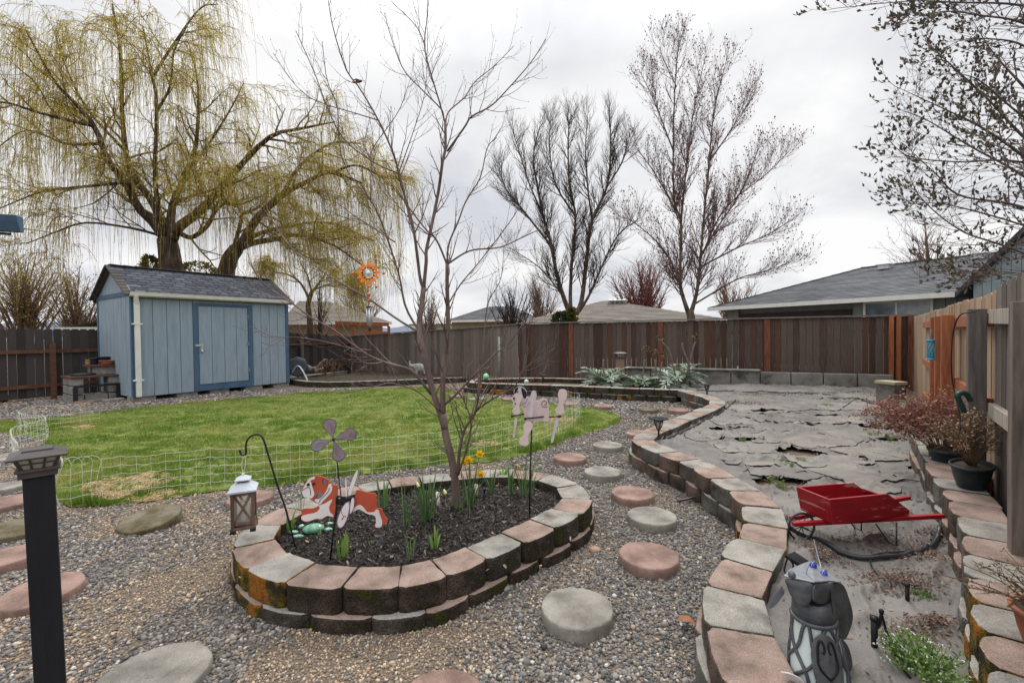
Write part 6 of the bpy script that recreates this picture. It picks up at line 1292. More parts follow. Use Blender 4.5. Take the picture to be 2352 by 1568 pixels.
bp = D(823, 188, tb.y - .2); bi = thing('perched_bird', 'small reddish brown bird ornament clipped high on a twig', 'ornament', bp)
m_bird = mat('bird_brown', [S(84,50,56), S(120,76,76)], 9, .7)
b_ = skin('body', m_bird, [bp + Vector(v) for v in ((0, 0, 0), (.018, 0, .004), (.032, 0, .008), (-.02, 0, -.003), (-.045, 0, -.004), (-.02, 0, .010))], [(0, 1), (1, 2), (0, 3), (3, 4), (0, 5)], [.011, .010, .007, .008, .003, .002], bi)
b = MB(); b.plate([bp + Vector(v) for v in ((.012, -.004, .012), (-.01, -.012, .016), (-.035, -.02, .004), (-.02, -.012, .004), (.008, -.006, .002))], (0, -.003, 0)); b.build('wing', m_bird, bi)
b = MB(); b.tube([bp + Vector((.038, 0, .009)), bp + Vector((.052, 0, .007))], [.0025, .0006], 6); b.build('beak', m_black, bi)
b = MB(); b.tube([bp, bp + Vector((.012, 0, -.025)), D(833, 205, tb.y - .2)], .002, 6); b.build('clip', m_black, bi)
# ---- white wire fencing round the lawn
wf = thing('wire_fence', 'low white wire mesh garden fence bent and rusty along the lawn', 'fence', P(640, 1118))
def wires(line, h, step=.125, rows=5, arch=False, bow=0.0, lean=0.0):
    ln = smoothline(line, 200); d = [0]; 
    for i in range(199): d.append(d[-1] + (ln[i + 1] - ln[i]).length)
    n = max(2, int(d[-1] / step)); S_ = []
    for k in range(n + 1):
        x = d[-1] * k / n; i = min(198, int(np.searchsorted(d, x)) if x > 0 else 0); S_.append(ln[i])
    b = MB(); zz = np.linspace(0, 1, 9); rd_ = random.Random(int(h * 1000) + n)
    px = np.array([(p.x, p.y) for p in S_]); tn = np.gradient(px, axis=0); tn /= np.linalg.norm(tn, axis=1, keepdims=True) + 1e-9; nr = np.stack([-tn[:, 1], tn[:, 0]], 1)
    off = np.array([rd_.gauss(0, .012) for _ in S_]); hj = np.array([h + rd_.gauss(0, .008) for _ in S_])
    V = np.zeros((n + 1, 9, 3))
    for k in range(n + 1):
        V[k, :, 0] = px[k, 0] + nr[k, 0] * (off[k] * np.sin(zz * 3) + bow * np.sin(zz * math.pi) + lean * zz); V[k, :, 1] = px[k, 1] + nr[k, 1] * (off[k] * np.sin(zz * 3) + bow * np.sin(zz * math.pi) + lean * zz); V[k, :, 2] = -.02 + (hj[k] + .02) * zz
        V[k, 0, :2] += tn[k] * rd_.gauss(0, .02)
    b.tubes(V, .0017 if V[0, 0, 1] < 6 else .0021, 4)
    for r in range(rows):
        f = 1 - r / rows * .92 if not arch else .82 - r / rows * .75
        L_ = []
        for k in range(n + 1):
            i = f * 8; j = min(7, int(i)); q = V[k, j] * (1 - (i - j)) + V[k, j + 1] * (i - j); L_.append(q)
            if k < n: 
                q2 = V[k + 1, j] * (1 - (i - j)) + V[k + 1, j + 1] * (i - j); L_.append((q + q2) / 2 + np.array([0, 0, -.009 if not arch else 0]))
        b.tubes(np.array(L_), .0017 if V[0, 0, 1] < 6 else .0021, 4)
    if arch:
        t = np.linspace(0, math.pi, 9); A_ = []
        for k in range(n - 1):
            a, c = V[k, 8], V[min(n, k + 2), 8]; mid = (a + c) / 2; A_.append(np.stack([mid + (a - c) / 2 * math.cos(x) + np.array([0, 0, math.sin(x) * step * .95]) for x in t]))
        b.tubes(np.array(A_), .0021, 4)
    return b
wires([P(u, v) for u, v in [(236,1158),(300,1147),(400,1136),(500,1127),(640,1116),(800,1100),(950,1084),(1060,1068),(1150,1050),(1230,1026),(1290,1000),(1322,975),(1330,958),(1300,946)]], .44).build('mesh_panel', m_wire, wf)
wires([P(u, v) for u, v in [(140,1158),(150,1172),(180,1166),(210,1160),(236,1158)]], .42, .07, 3, True, -.06).build('curled_end', m_wire, wf)
wf2 = thing('wire_fence', 'arched white wire border fencing folded at the far lawn corner', 'fence', P(100, 990))
wires([P(u, v) for u, v in [(228,968),(160,978),(90,985),(40,992)]], .28, .13, 3, True).build('mesh_panel', m_wire, wf2)
wires([P(u, v) for u, v in [(40,992),(60,1004),(105,1010),(98,1022),(60,1032),(28,1046),(30,1070),(45,1092)]], .30, .085, 3, True, .02).build('mesh_panel', m_wire, wf2)
# ---- red wheelbarrow planter
m_redp = mat('worn_red_paint', [S(128,18,28), S(150,24,34), S(160,120,110)], 3.2, .5, .15, 60, stretch=(1.2, 1.2, 7), pos=[.3, .555, .585], detail=9); m_redc = mat('red_paint', [S(140,22,32), S(162,32,42)], 4, .5)
m_iron = mat('dark_iron', [S(40,38,40), S(60,56,56)], 8, .6)
a0 = P(1916, 1205, .375); c0 = P(2089, 1183, .375); wx = (c0 - a0).normalized(); wy = Vector((-wx.y, wx.x, 0)); WDT = .235
wbw = thing('wheelbarrow', 'small red wooden wheelbarrow planter with flaking paint on the fabric', 'wheelbarrow', Vector((a0.x, a0.y, .2)))
bt = [a0, c0, a0.lerp(c0, 1.0) + Vector((0, 0, .035)), D(2040, 1134, a0.lerp(c0, .78).y), D(1905, 1147, a0.y - .005)]
b = MB(); b.plate(bt, wy * .018); b.build('side_panel', m_redp, wbw, bevel=.003)
b = MB(); b.plate([p + wy * WDT for p in bt], wy * .018); b.build('side_panel', m_redp, wbw, bevel=.003)
b = MB(); tl = bt[4]; b.plate([a0 + wy * .0185, a0 + wy * (WDT - .0005), tl + wy * (WDT - .0005), tl + wy * .0185], wx * .018); b.build('front_panel', m_redp, wbw, bevel=.003)
b = MB(); e0 = a0.lerp(c0, .985); b.plate([e0 + wy * .0185, e0 + wy * (WDT - .0005), e0 + wy * (WDT - .0005) + Vector((-.07, 0, .105)), e0 + wy * .0185 + Vector((-.07, 0, .105))], wx * -.016); b.build('rear_panel', m_redp, wbw, bevel=.003)
b = MB(); b.plate([a0 + wx * .0185 + wy * .0185, c0 - wx * .02 + wy * .0185, c0 - wx * .02 + wy * (WDT - .0005), a0 + wx * .0185 + wy * (WDT - .0005)], (0, 0, .016)); b.build('floor_panel', m_redp, wbw)
RA = [(P(1822, 1203, .355), P(2167, 1184, .362)), (P(1816, 1190, .355), P(2088, 1142, .362))]
for p, q in RA: b = MB(); b.bar(p, q, .03, .026); b.build('handle', m_redc, wbw, bevel=.003)
wc = (RA[0][0] + RA[1][0]) / 2 + wx * .075; wc.z = .312; rdir = (RA[0][1] - RA[0][0]).normalized()
b = MB(); b.tube([wc + rdir * math.cos(t) * .088 + Vector((0, 0, math.sin(t) * .088)) for t in np.linspace(0, 2 * math.pi, 33)], .007, 8, cap=False)
for k in range(4): t = k * math.pi / 4 + .3; v_ = rdir * math.cos(t) * .084 + Vector((0, 0, math.sin(t) * .084)); b.tube([wc - v_, wc + v_], .0028, 6)
b.tube([wc - wy * .05, wc + wy * .05], .006, 8); b.build('wheel', m_iron, wbw)
b = MB(); b.bar(RA[0][0] + rdir * .01, RA[1][0] + rdir * .01, .03, .006); b.build('strap', m_iron, wbw)
for s_ in (0.0, WDT):
    l0 = P(2059, 1252, .2) + wy * s_; l1 = l0 + Vector((0, 0, .15)); l2 = P(2042, 1246, .2) + wy * s_; l3 = D(2012, 1203, a0.y) + wy * s_; b = MB(); b.tube([l1, l0, l2, l3], .005, 6); b.build('leg', m_iron, wbw)
# ---- metal dog statue
DGY = 1.74; ds_ = P(1888, 1604, .175); ds_.y = DGY; ds_.x = (1886 - 1176) / F * DGY
dg = thing('dog_statue', 'dark metal dog statue with cut out body and blue bead eyes', 'statue', Vector((ds_.x, ds_.y, .18)))
m_dm = mat('gunmetal', [S(72,75,81), S(92,95,101), S(112,115,120)], 14, .5, .25, 90, metallic=.4); m_dm2 = mat('light_gunmetal', [S(126,128,134), S(150,152,158)], 14, .4, .15, 90, metallic=.5); m_pal = mat('pale_inner_glass', [S(200,216,214), S(218,230,228)], 4, .35)
bx0 = ds_.x; pr = [(.105, .18), (.100, .26), (.094, .33), (.084, .40), (.075, .46), (.072, .50)]
ctr = lambda z: Vector((bx0 - .03 * (z - .18) / .32, DGY, z))
b = MB(); b.lathe((0, 0, 0), [(r - .004, 0) for r, z in pr], 28, cap=True); vv = b.v[0].reshape(len(pr), 28, 3)
for i, (r, z) in enumerate(pr): vv[i] += np.array(tuple(ctr(z)))
b.build('inner_glass', m_pal, dg)
def surf(a, z, e=0.0):
    r = np.interp(z, [q[1] for q in pr], [q[0] for q in pr]) + e; return ctr(z) + Vector((math.cos(a) * r, math.sin(a) * r, 0))
b = MB()
for s_, n_, tw in ((1, 7, 2.1), (-1, 6, 1.5)):
    for k in range(n_): b.tube([surf(2 * math.pi * k / n_ + s_ * tw * t + .15 * math.sin(t * 9 + k), .185 + .31 * t) for t in np.linspace(0, 1, 22)], .0066, 6)
for k in range(9):
    a0_ = -2.6 + k * .45; z0_ = .24 + .05 * (k % 4); b.tube([surf(a0_ + .10 * (1 - t / 7) * math.cos(t), z0_ + .022 * (1 - t / 7) * math.sin(t)) for t in np.linspace(0, 6, 16)], .005, 6)
for z in (.19, .495): b.tube([surf(a, z) for a in np.linspace(0, 2 * math.pi, 30)], .009, 6, cap=False)
b.build('lattice', m_dm, dg)
b = MB(); b.lathe((0, 0, 0), [(.075, 0), (.070, 0), (.066, 0)], 24, cap=True); vv = b.v[0].reshape(3, 24, 3)
for i, z in enumerate((.492, .53, .57)): vv[i] += np.array(tuple(ctr(z)))
b.build('neck', m_dm, dg)
chp = []
for i in range(22):
    t = 2 * math.pi * i / 22; aa = -math.pi / 2 - .22 + .54 * math.cos(t); chp.append((aa, .395 + (.085 if math.sin(t) > 0 else .15) * math.sin(t)))
b = MB(); n = len(chp); vin = [surf(a, max(.182, z), .010) for a, z in chp] + [surf(-math.pi / 2 - .22, .395, .016)]; vout = [p + Vector((0, -.004, 0)) for p in vin]; i = np.arange(n); j = (i + 1) % n
b.add([tuple(p) for p in vin + vout], [np.stack([np.full(n, 2 * n + 1), i + n + 1, j + n + 1], 1), np.stack([i, j, j + n + 1, i + n + 1], 1)], 0, False); b.build('chest_plate', mat('dull_gunmetal', [S(84,86,90), S(104,106,110), S(122,124,126)], 14, .5, .25, 90, metallic=.3), dg)
for sg in (-1, 1):
    b = MB(); pts = []
    for t in np.linspace(0, 1, 26):
        an = t * 4.6; rr = .26 * (1 - t * .82); pts.append((-math.pi / 2 - .22 + sg * (.16 + rr * .6 * math.cos(an) - .02), .415 + rr * .16 * math.sin(an) * 1.0 + .01))
    pts = [(-math.pi / 2 - .22, .325), (-math.pi / 2 - .22 + sg * .30, .365)] + pts
    b.tube(smoothline([surf(a, z, .0165) for a, z in pts], 70), .0042, 6); b.build('heart_scroll', m_dark, dg)
def c6d(x, y, d): return D(*c6(x, y), d)
def sheet(name, pts, th, m, parent):
    b = MB(); b.plate([p for p in (smoothline(pts + [pts[0]], len(pts) * 4)[:-1] if name != 'brow_plate' else pts)], th); return b.build(name, m, parent, bevel=.0015)
hd = MB()
n1, n2 = 1.655, 1.655
mid_t = c6d(412, 918, n1); 
def shell(name, pts, dep, m, parent, th=.012):
    q = rounded(pts); n = len(q); cx = sum(a for a, _ in q) / n; cy = sum(b_ for _, b_ in q) / n; V_ = []
    for k in (1.0, .8, .5):
        for a, b_ in q: x, y = cx + (a - cx) * k, cy + (b_ - cy) * k; V_.append(c6d(x, y, dep(x, y) - .008 * (1 - k * k)))
    V_.append(c6d(cx, cy, dep(cx, cy) - .008)); ii = np.arange(n); jj = (ii + 1) % n
    back = [c6d(a, b_, dep(a, b_) + th) for a, b_ in q]; b = MB(); f4 = np.concatenate([np.stack([ii, jj, jj + n, ii + n], 1), np.stack([ii + n, jj + n, jj + 2 * n, ii + 2 * n], 1), np.stack([jj, ii, ii + 3 * n + 1, jj + 3 * n + 1], 1)])
    b.add([tuple(v) for v in V_ + back], [f4, np.stack([ii + 2 * n, jj + 2 * n, np.full(n, 3 * n)], 1)], 0, True); return b.build(name, m, parent)
dl = lambda x, y: 1.655 + max(0, 412 - x) / 185 * .06; dr_ = lambda x, y: 1.655 + max(0, x - 412) / 150 * .055
shell('muzzle_cheek', [(410,922),(340,895),(230,884),(236,935),(268,1005),(318,1056),(368,1060),(398,1016)], dl, m_dm, dg, .06)
shell('muzzle_cheek', [(414,922),(402,1012),(436,1046),(492,1044),(530,1000),(545,912),(480,915)], dr_, m_dm, dg, .06)
b = MB(); b.lathe(Vector((bx0 - .02, 1.765, .535)), [(.062, 0), (.064, .03), (.064, .08), (.05, .09)], 20); b.build('head_core', m_dm, dg)
sheet('brow_plate', [c6d(214, 872, 1.715), mid_t + Vector((0, -.004, .004)), c6d(360, 858, 1.74), c6d(390, 775, 1.86), c6d(345, 790, 1.86), c6d(250, 830, 1.80)], (0, 0, .006), m_dm2, dg)
sheet('brow_plate', [mid_t + Vector((.001, -.004, .0045)), c6d(520, 905, 1.70), c6d(592, 915, 1.70), c6d(480, 830, 1.80), c6d(392, 775, 1.86), c6d(362, 858, 1.74)], (0, 0, .006), m_dm2, dg)
sheet('ear', [c6d(520, 915, 1.70), c6d(600, 920, 1.72), c6d(640, 1000, 1.74), c6d(670, 1120, 1.75), c6d(655, 1205, 1.74), c6d(620, 1282, 1.73), c6d(585, 1262, 1.71), c6d(555, 1190, 1.69), c6d(535, 1080, 1.68), c6d(528, 1000, 1.68)], (.002, .008, 0), m_dm, dg)
sheet('ear', [c6d(208, 940, 1.80), c6d(130, 1050, 1.82), c6d(122, 1080, 1.82), c6d(150, 1066, 1.80), c6d(218, 985, 1.78)], (.002, .01, 0), m_dm, dg)
sheet('tail_fin', [c6d(592, 1268, 1.80), c6d(640, 1330, 1.82), c6d(668, 1440, 1.82), c6d(655, 1520, 1.81), c6d(632, 1532, 1.80), c6d(622, 1440, 1.80), c6d(600, 1345, 1.80)], (.0, .012, 0), m_dm, dg)
sheet('foot_fin', [c6d(196, 1500, 1.68), c6d(262, 1512, 1.66), c6d(340, 1552, 1.66), c6d(350, 1590, 1.66), c6d(255, 1548, 1.68)], (0, .004, .004), m_dwh, dg)
m_blue_g = mat('blue_bead', [S(20,50,170), S(50,90,220)], 9, .08, spec=.8)
for x, y, d_ in ((408, 798, 1.80), (478, 852, 1.75)):
    q = c6d(x, y, d_); b = MB(); b.ball(q, .0135, 12); e_ = b.build('eye', m_blue_g, dg); b = MB(); b.tube([q + Vector((math.cos(t) * .017, -.004 + .01 * math.cos(t), math.sin(t) * .017)) for t in np.linspace(.4, 6, 20)], .0022, 6); b.build('eye_ring', m_dm2, e_)
q = c6d(268, 858, 1.70); b = MB(); b.ball(q, .0135, 12); b.build('nose', m_dm, dg)
b = MB(); b.tube([c6d(470, 845, 1.76), c6d(440, 740, 1.95), c6d(412, 628, 2.3)], .003, 6); tag(b.build('silvery_wire', m_dm2, origin=c6d(470, 845, 1.76)), 'thin silvery wire leaning behind the metal dog', 'wire')
fs = thing('tipped_lamp', 'tipped over black solar lamp behind the metal dog head', 'garden light', c6d(290, 800, 1.98))
b = MB(); b.plate([c6d(225, 730, 1.98), c6d(285, 705, 2.05), c6d(378, 765, 2.02), c6d(340, 800, 1.96)], (.0, .0, -.012)); b.plate([c6d(240, 742, 1.975), c6d(338, 808, 1.955), c6d(336, 822, 1.955), c6d(240, 756, 1.975)], (0, .004, 0)); b.build('cap', m_bplast, fs)
b = MB(); b.tube(smoothline([c6d(240, 745, 1.98), c6d(218, 830, 1.98), c6d(250, 850, 1.97), c6d(300, 815, 1.97), c6d(330, 820, 1.97)], 20), .004, 6); b.tube(smoothline([c6d(245, 745, 2.0), c6d(275, 790, 2.0), c6d(270, 840, 1.98)], 14), .004, 6); b.build('cage', m_bplast, fs)
# ---- hose, drip tubes, sprinkler risers
def ground_tube(name, label, pts, r, m, cat, dz=0.0, n=80, z=.215):
    L_ = smoothline([P(u, v, z) for u, v in pts], n)
    for p in L_: p.z = fab_h(p.x, p.y) + r + dz
    b = MB(); b.tube(L_, r, 10); return tag(b.build(name, m, origin=(L_[0].x, L_[0].y, L_[0].z)), label, cat)
m_hose = mat('poly_pipe', [S(40,40,44), S(58,58,62)], 6, .35)
ground_tube('supply_pipe', 'thick black water pipe looping in front of the red wheelbarrow', [c6(205,480), c6(240,530), c6(300,580), c6(410,630), c6(560,700), c6(700,740), c6(850,758), c6(1000,752), c6(1100,725), c6(1190,670), c6(1240,590), c6(1258,480), c6(1255,400), c6(1220,310), c6(1170,230), c6(1150,175)], .0145, m_hose, 'pipe', .006, 140)
ground_tube('drip_tube', 'thin drip tube leaving the thick pipe loop towards a stake', [c6(1060,712), c6(900,722), c6(790,735), c6(782,765), c6(800,815), c6(860,890), c6(920,925), c6(1020,925)], .0042, m_hose, 'tube', .012)
ground_tube('drip_pipe', 'black drip pipe running along the inner side of the winding wall', [(1500,1020),(1516,1014),(1559,996),(1606,973),(1652,949),(1674,934),(1690,922)], .012, m_hose, 'pipe', .006)
ground_tube('drip_tube', 'thin drip tube looped beside the bend of the winding wall', [(1606,974),(1580,985),(1572,1000),(1590,1012),(1625,1016)], .005, m_hose, 'tube', .01)
ground_tube('drip_tube', 'thin drip tube crossing the fabric behind the wheelbarrow', [c6(800,60), c6(900,85), c6(1000,100), c6(1040,105)], .005, m_hose, 'tube', .008)
ground_tube('drip_tube', 'thin drip tube right of the wheelbarrow tray', [c6(830,195), c6(960,225), c6(1080,240), c6(1160,248)], .0045, m_hose, 'tube', .008)
ground_tube('drip_tube', 'thin drip tube between wheelbarrow handle and pipe loop', [c6(1020,380), c6(1100,388), c6(1225,392)], .0045, m_hose, 'tube', .008)
ground_tube('drip_tube', 'long drip tube along the concrete edging', [(1600,898),(1700,900),(1800,903),(1880,906),(1960,915),(2010,930),(2060,950)], .012, m_hose, 'tube', .01)
ground_tube('drip_tube', 'loose tangle of drip tube near the concrete end pillar', [(1930,940),(1970,918),(2010,925),(2040,945),(2060,960),(2030,950),(2010,965),(2050,975),(2095,982)], .007, m_hose, 'tube', .012)
p_ = smoothline([P(1604, 1141, .05), P(1590, 1143, .045), P(1572, 1147, .03), P(1556, 1150, .02)], 12); b = MB(); b.tube(p_, .011, 8); tag(b.build('drain_pipe', m_hose, origin=p_[0]), 'short black pipe end poking out of the winding wall onto gravel', 'pipe')
q = P(1586, 1434, .03); b = MB(); b.strips(np.array([[[q.x + .045 * math.cos(t) - .02, q.y + .02 * t - .03, q.z + .035 * math.sin(t)] for t in np.linspace(.3, 2.9, 7)]]), np.array([[.01, .035, .05, .055, .05, .03, .006]]), np.array([[.3, .95, 0]])); tag(b.build('curled_leaf', mat('curled_brown_leaf', [S(120,78,52), S(164,116,84)], 9, .8), origin=q), 'curled brown leaf lying against the foot of the winding wall', 'leaf')
q = P(2131, 1064, .22); b = MB(); b.box(q + Vector((0, 0, .035)), (.05, .012, .06), .4); tag(b.build('pipe_tag', mat('white_tag', [S(206,210,214), S(150,180,200), S(224,226,226)], 40, .6), origin=q), 'small white and blue tag at the far end of the thick pipe', 'tag')
def riser(label, x, y0, y1, r, arm=False):
    q = P(*c6(x, y1), .20); t_ = D(*c6(x - 4, y0), q.y); o = thing('sprinkler_riser', label, 'sprinkler', q); b = MB(); b.tube([q - Vector((0, 0, .03)), t_], r, 10); b.tube([t_ - Vector((0, 0, .012)), t_ + Vector((0, 0, .004))], r * 1.25, 10); b.build('pipe', m_bplast, o)
    if arm:
        b = MB(); e_ = D(*c6(855, 1110), q.y); b.tube(smoothline([D(*c6(815, 1215), q.y), D(*c6(840, 1190), q.y), e_], 12), .006, 8); b.ball(D(*c6(856, 1095), q.y), .010, 10); b.tube([e_, D(*c6(856, 1096), q.y)], .009, 8)
        b.tube(smoothline([e_, D(*c6(880, 1200), q.y), D(*c6(920, 1330), q.y - .04), D(*c6(985, 1450), q.y - .12), P(*c6(1060, 1560), .2)], 30), .0055, 8); b.build('spray_arm', m_bplast, o)
    b = MB(); b.bar(q + Vector((0, 0, .012)), q + Vector((.10, -.02, .006)), .03, .010); b.build('foot', m_bplast, o)
riser('short black sprinkler riser in the leaf litter', 1028, 918, 1058, .0095); riser('tall black sprinkler riser with curved tube beside the metal dog', 812, 1138, 1370, .0125, True)
# ---- stake lights
def stake_light(label, u, v0, v1, zb_, k, grp='black solar stake lights'):
    q = P(u, v1, zb_); h = D(u, v0, q.y).z - q.z; o = thing('stake_light', label, 'solar light', q, grp); w_ = h * .17
    b = MB(); b.lathe(q, [(.006 * k, -.04), (.011 * k, .0), (.012 * k, h * .45), (.020 * k, h * .52)], 10); b.build('stake', m_bplast, o)
    b = MB()
    for i in range(6): a = i * math.pi / 3; b.tube([q + Vector((math.cos(a) * .02 * k, math.sin(a) * .02 * k, h * .52)), q + Vector((math.cos(a + .5) * w_ * .9, math.sin(a + .5) * w_ * .9, h * .72)), q + Vector((math.cos(a + 1) * w_, math.sin(a + 1) * w_, h * .88))], .004 * k, 5); b.tube([q + Vector((math.cos(a) * .02 * k, math.sin(a) * .02 * k, h * .52)), q + Vector((math.cos(a - .5) * w_ * .9, math.sin(a - .5) * w_ * .9, h * .72)), q + Vector((math.cos(a - 1) * w_, math.sin(a - 1) * w_, h * .88))], .004 * k, 5)
    b.build('cage', m_bplast, o); b = MB(); b.lathe(q, [(w_ * .6, h * .6), (w_ * .85, h * .88)], 12); b.build('lens', m_pane, o)
    b = MB(); M4 = Matrix.Rotation(.5, 3, 'Z'); frust(b, q, w_ * 2.9, w_ * 2.9, h * .88, h * .92, M4); frust(b, q, w_ * 2.6, w_ * 1.6, h * .921, h * .985, M4); frust(b, q, w_ * 1.5, w_ * 1.5, h * .986, h, M4); b.build('cap', m_bplast, o)
stake_light('black caged solar light at the bend of the winding wall', 1513, 956, 1018, .2, 1.0)
stake_light('small caged solar light where winding wall meets back bed', 1624, 880, 912, .22, 1.3)
stake_light('tiny dark solar light on the back bed rim', 1247, 859, 880, .2, 1.2)
# ---- back bed: solar post, glass balls, silver cardoons, dry seed heads
q = D(1424, 868, 12.2); q.z = .15; t_ = D(1424, 824, 12.2); po = thing('solar_post', 'short brown timber post with solar cap in the back bed', 'lamp post', q); b = MB(); b.bar(q, t_, .19, .19, up=(0, 1, 0)); b.build('post', mat('post_brown', [S(110,86,74), S(138,112,96)], 6, .85, .3, 50), po)
lantern_cap(po, t_ + Vector((0, 0, .02)), Matrix.Identity(3), 1.75, m_capb, m_pane); b = MB(); b.box(D(1419, 852, 12.05), (.12, .08, .18)); b.build('junction_box', mat('beige_box', [S(168,160,140), S(186,178,158)], 5, .6), po, bevel=.01)
q = D(1116, 864.5, 12.6); gbt = thing('gazing_ball', 'green glass ball on a dark solar dish at the back bed corner', 'ornament', q); b = MB(); b.ball(q, .088, 14); b.build('ball', mat('green_ball', [S(90,190,120), S(160,226,180)], 20, .1, spec=.7), gbt); b = MB(); b.lathe(q + Vector((0, 0, -.16)), [(.06, -.04), (.07, .0), (.16, .03), (.17, .07), (.05, .08)], 14); b.build('dish', m_black, gbt)
q = D(1209, 876, 12.0); b = MB(); b.ball(q, .062, 12); b.lathe(q + Vector((0, 0, -.10)), [(.03, -.04), (.05, .05)], 10); tag(b.build('gazing_ball', mat('pale_ball', [S(186,200,180), S(206,216,200)], 20, .2), origin=q), 'small pale glass ball behind the back bed wall', 'ornament')
m_card = mat('silver_leaf', [S(124,142,122), S(160,174,156), S(188,198,184)], 4, .75, island=.85)
def cardoon(label, u, v, wpx, hpx, n, seed):
    p = P(u, v, .2); s = p.y / 1045; W_ = wpx * s / 2; H_ = hpx * s; o = thing('silver_cardoon', label, 'plant', p, 'silver leaved cardoons in the back bed'); r_ = random.Random(seed); b = MB()
    for i in range(n):
        a = r_.uniform(0, 6.28); L_ = r_.uniform(.6, 1.1); el = r_.uniform(.35, 1.25); K = 9
        rib = [p + Vector((math.cos(a) * W_ * L_ * t * math.cos(el * .6) * 1.25, math.sin(a) * W_ * L_ * t * 1.0, H_ * L_ * (1.9 * math.sin(el) * t - 1.25 * t * t * (.55 + .4 * math.cos(el))))) for t in np.linspace(0, 1, K)]
        for k in range(1, K):
            tn = (rib[k] - rib[k - 1]); sd_ = tn.cross(UP).normalized() * 1.0; ll = W_ * .42 * math.sin(math.pi * (k / K) ** .8 * .95 + .1) * L_
            for s_ in (-1, 1):
                tip = rib[k] + sd_ * s_ * ll + tn * .9 + UP * (.12 * ll + r_.uniform(-.1, .1) * ll); q1 = rib[k - 1]; q2 = rib[k]
                b.add([tuple(q1), tuple(q1.lerp(tip, .5) - tn * .12 + UP * .02), tuple(tip), tuple(q2.lerp(tip, .4) + tn * .15)], [[0, 1, 2, 3]])
    b.build('leaves', m_card, o)
cardoon('leftmost big silver cardoon in front of the timber post', 1392, 884, 115, 44, 46, 1); cardoon('low spreading silver cardoon between the two big ones', 1472, 887, 100, 28, 40, 2); cardoon('tall silver cardoon below the dry seed heads', 1552, 888, 112, 56, 54, 3)
st = thing('dry_stalks', 'dead brown stalks with spiky seed heads above the silver leaves', 'plant', P(1545, 884, .2)); m_stk = mat('dry_stalk', [S(96,84,76), S(130,116,104)], 6, .9); m_hd = mat('seed_head', [S(80,64,50), S(118,100,82), S(150,134,112)], 9, .9, island=.8)
for pts, hd_ in (([(1556,884),(1546,840),(1536,804),(1519,784)], (1513,781)), ([(1570,884),(1582,840),(1592,800),(1598,783)], (1599,776)), ([(1470,884),(1477,857),(1481,825)], (1484,803)), ([(1500,884),(1506,850),(1504,825)], (1502,811)), ([(1512,884),(1517,850),(1521,830)], (1522,819)), ([(1585,884),(1582,840),(1570,805),(1566,787)], None), ([(1392,870),(1386,850),(1386,825)], None), ([(1600,880),(1575,858),(1560,850)], (1557,846))):
    b = MB(); b.tube(smoothline([D(u, v, 11.4) for u, v in pts], 16), .022, 6); so2 = b.build('stalk', m_stk, st)
    if hd_:
        c = D(*hd_, 11.4); b = MB(); b.ball(c, .06, 8); nn2 = 46; dd = rng.normal(0, 1, (nn2, 3)); dd[:, 2] = np.abs(dd[:, 2]); dd /= np.linalg.norm(dd, axis=1, keepdims=True); leafquads(b, np.repeat([[c.x, c.y, c.z]], nn2, 0) + dd * .04, dd, .09, .045); b.build('seed_head', m_hd, so2)
q = D(1679, 850, 12.6); b = MB(); b.box(q, (.42, .16, .03), -.7); b.box(q + Vector((-.14, .12, .06)), (.03, .1, .12), -.7); b.box(q + Vector((.14, -.12, .06)), (.03, .1, .12), -.7); tag(b.build('feeder_tray', mat('cream_tray', [S(190,180,150), S(206,198,170)], 5, .6), origin=q), 'cream bird feeder tray on the concrete edging', 'bird feeder')
def rock(label, u, v, z, r, sq, m, grp=None):
    q = P(u, v, z); b = MB(); vv, ff = ico(3); nz = np.array([1 + .16 * mnoise.noise(Vector(tuple(x)) * 1.6 + q) for x in vv]); b.add(vv * nz[:, None] * np.array(sq) * r + np.array(tuple(q)), ff, 0, True); tag(b.build('rock', m, origin=q), label, 'rock', grp)
m_rock = mat('grey_rock', [S(92,90,88), S(126,122,118), S(150,146,140)], 6, .9, .4, 60); m_rockt = mat('tan_rock', [S(150,124,104), S(178,152,132)], 6, .9, .3, 60)
rock('flat grey rock on the fabric before the concrete edging', 1932, 914, .22, .2, (1.4, .7, .35), m_rock); rock('tan pebble on the gravel near the oval bed corner', 1366, 1262, .01, .04, (1, .8, .6), m_rockt); rock('reddish pebble beside the winding wall', 1660, 1256 + 58, .01, .03, (1, .7, .6), m_rockt); rock('round dark pebble below the oval bed', 1160, 1350, .01, .035, (1, .9, .7), m_rock)
b = MB(); b.box(P(205, 922, .03) , (.6, .3, .09), 1.0); tag(b.build('paver', m_st['r'], origin=P(205, 922), bevel=.02), 'loose rough paver lying before the block potting bench', 'paver'); b = MB(); b.box(P(262, 919, .03), (.4, .3, .09), 1.0); tag(b.build('paver', m_st['g'], origin=P(262, 919), bevel=.02), 'loose grey paver lying against the shed corner', 'paver')
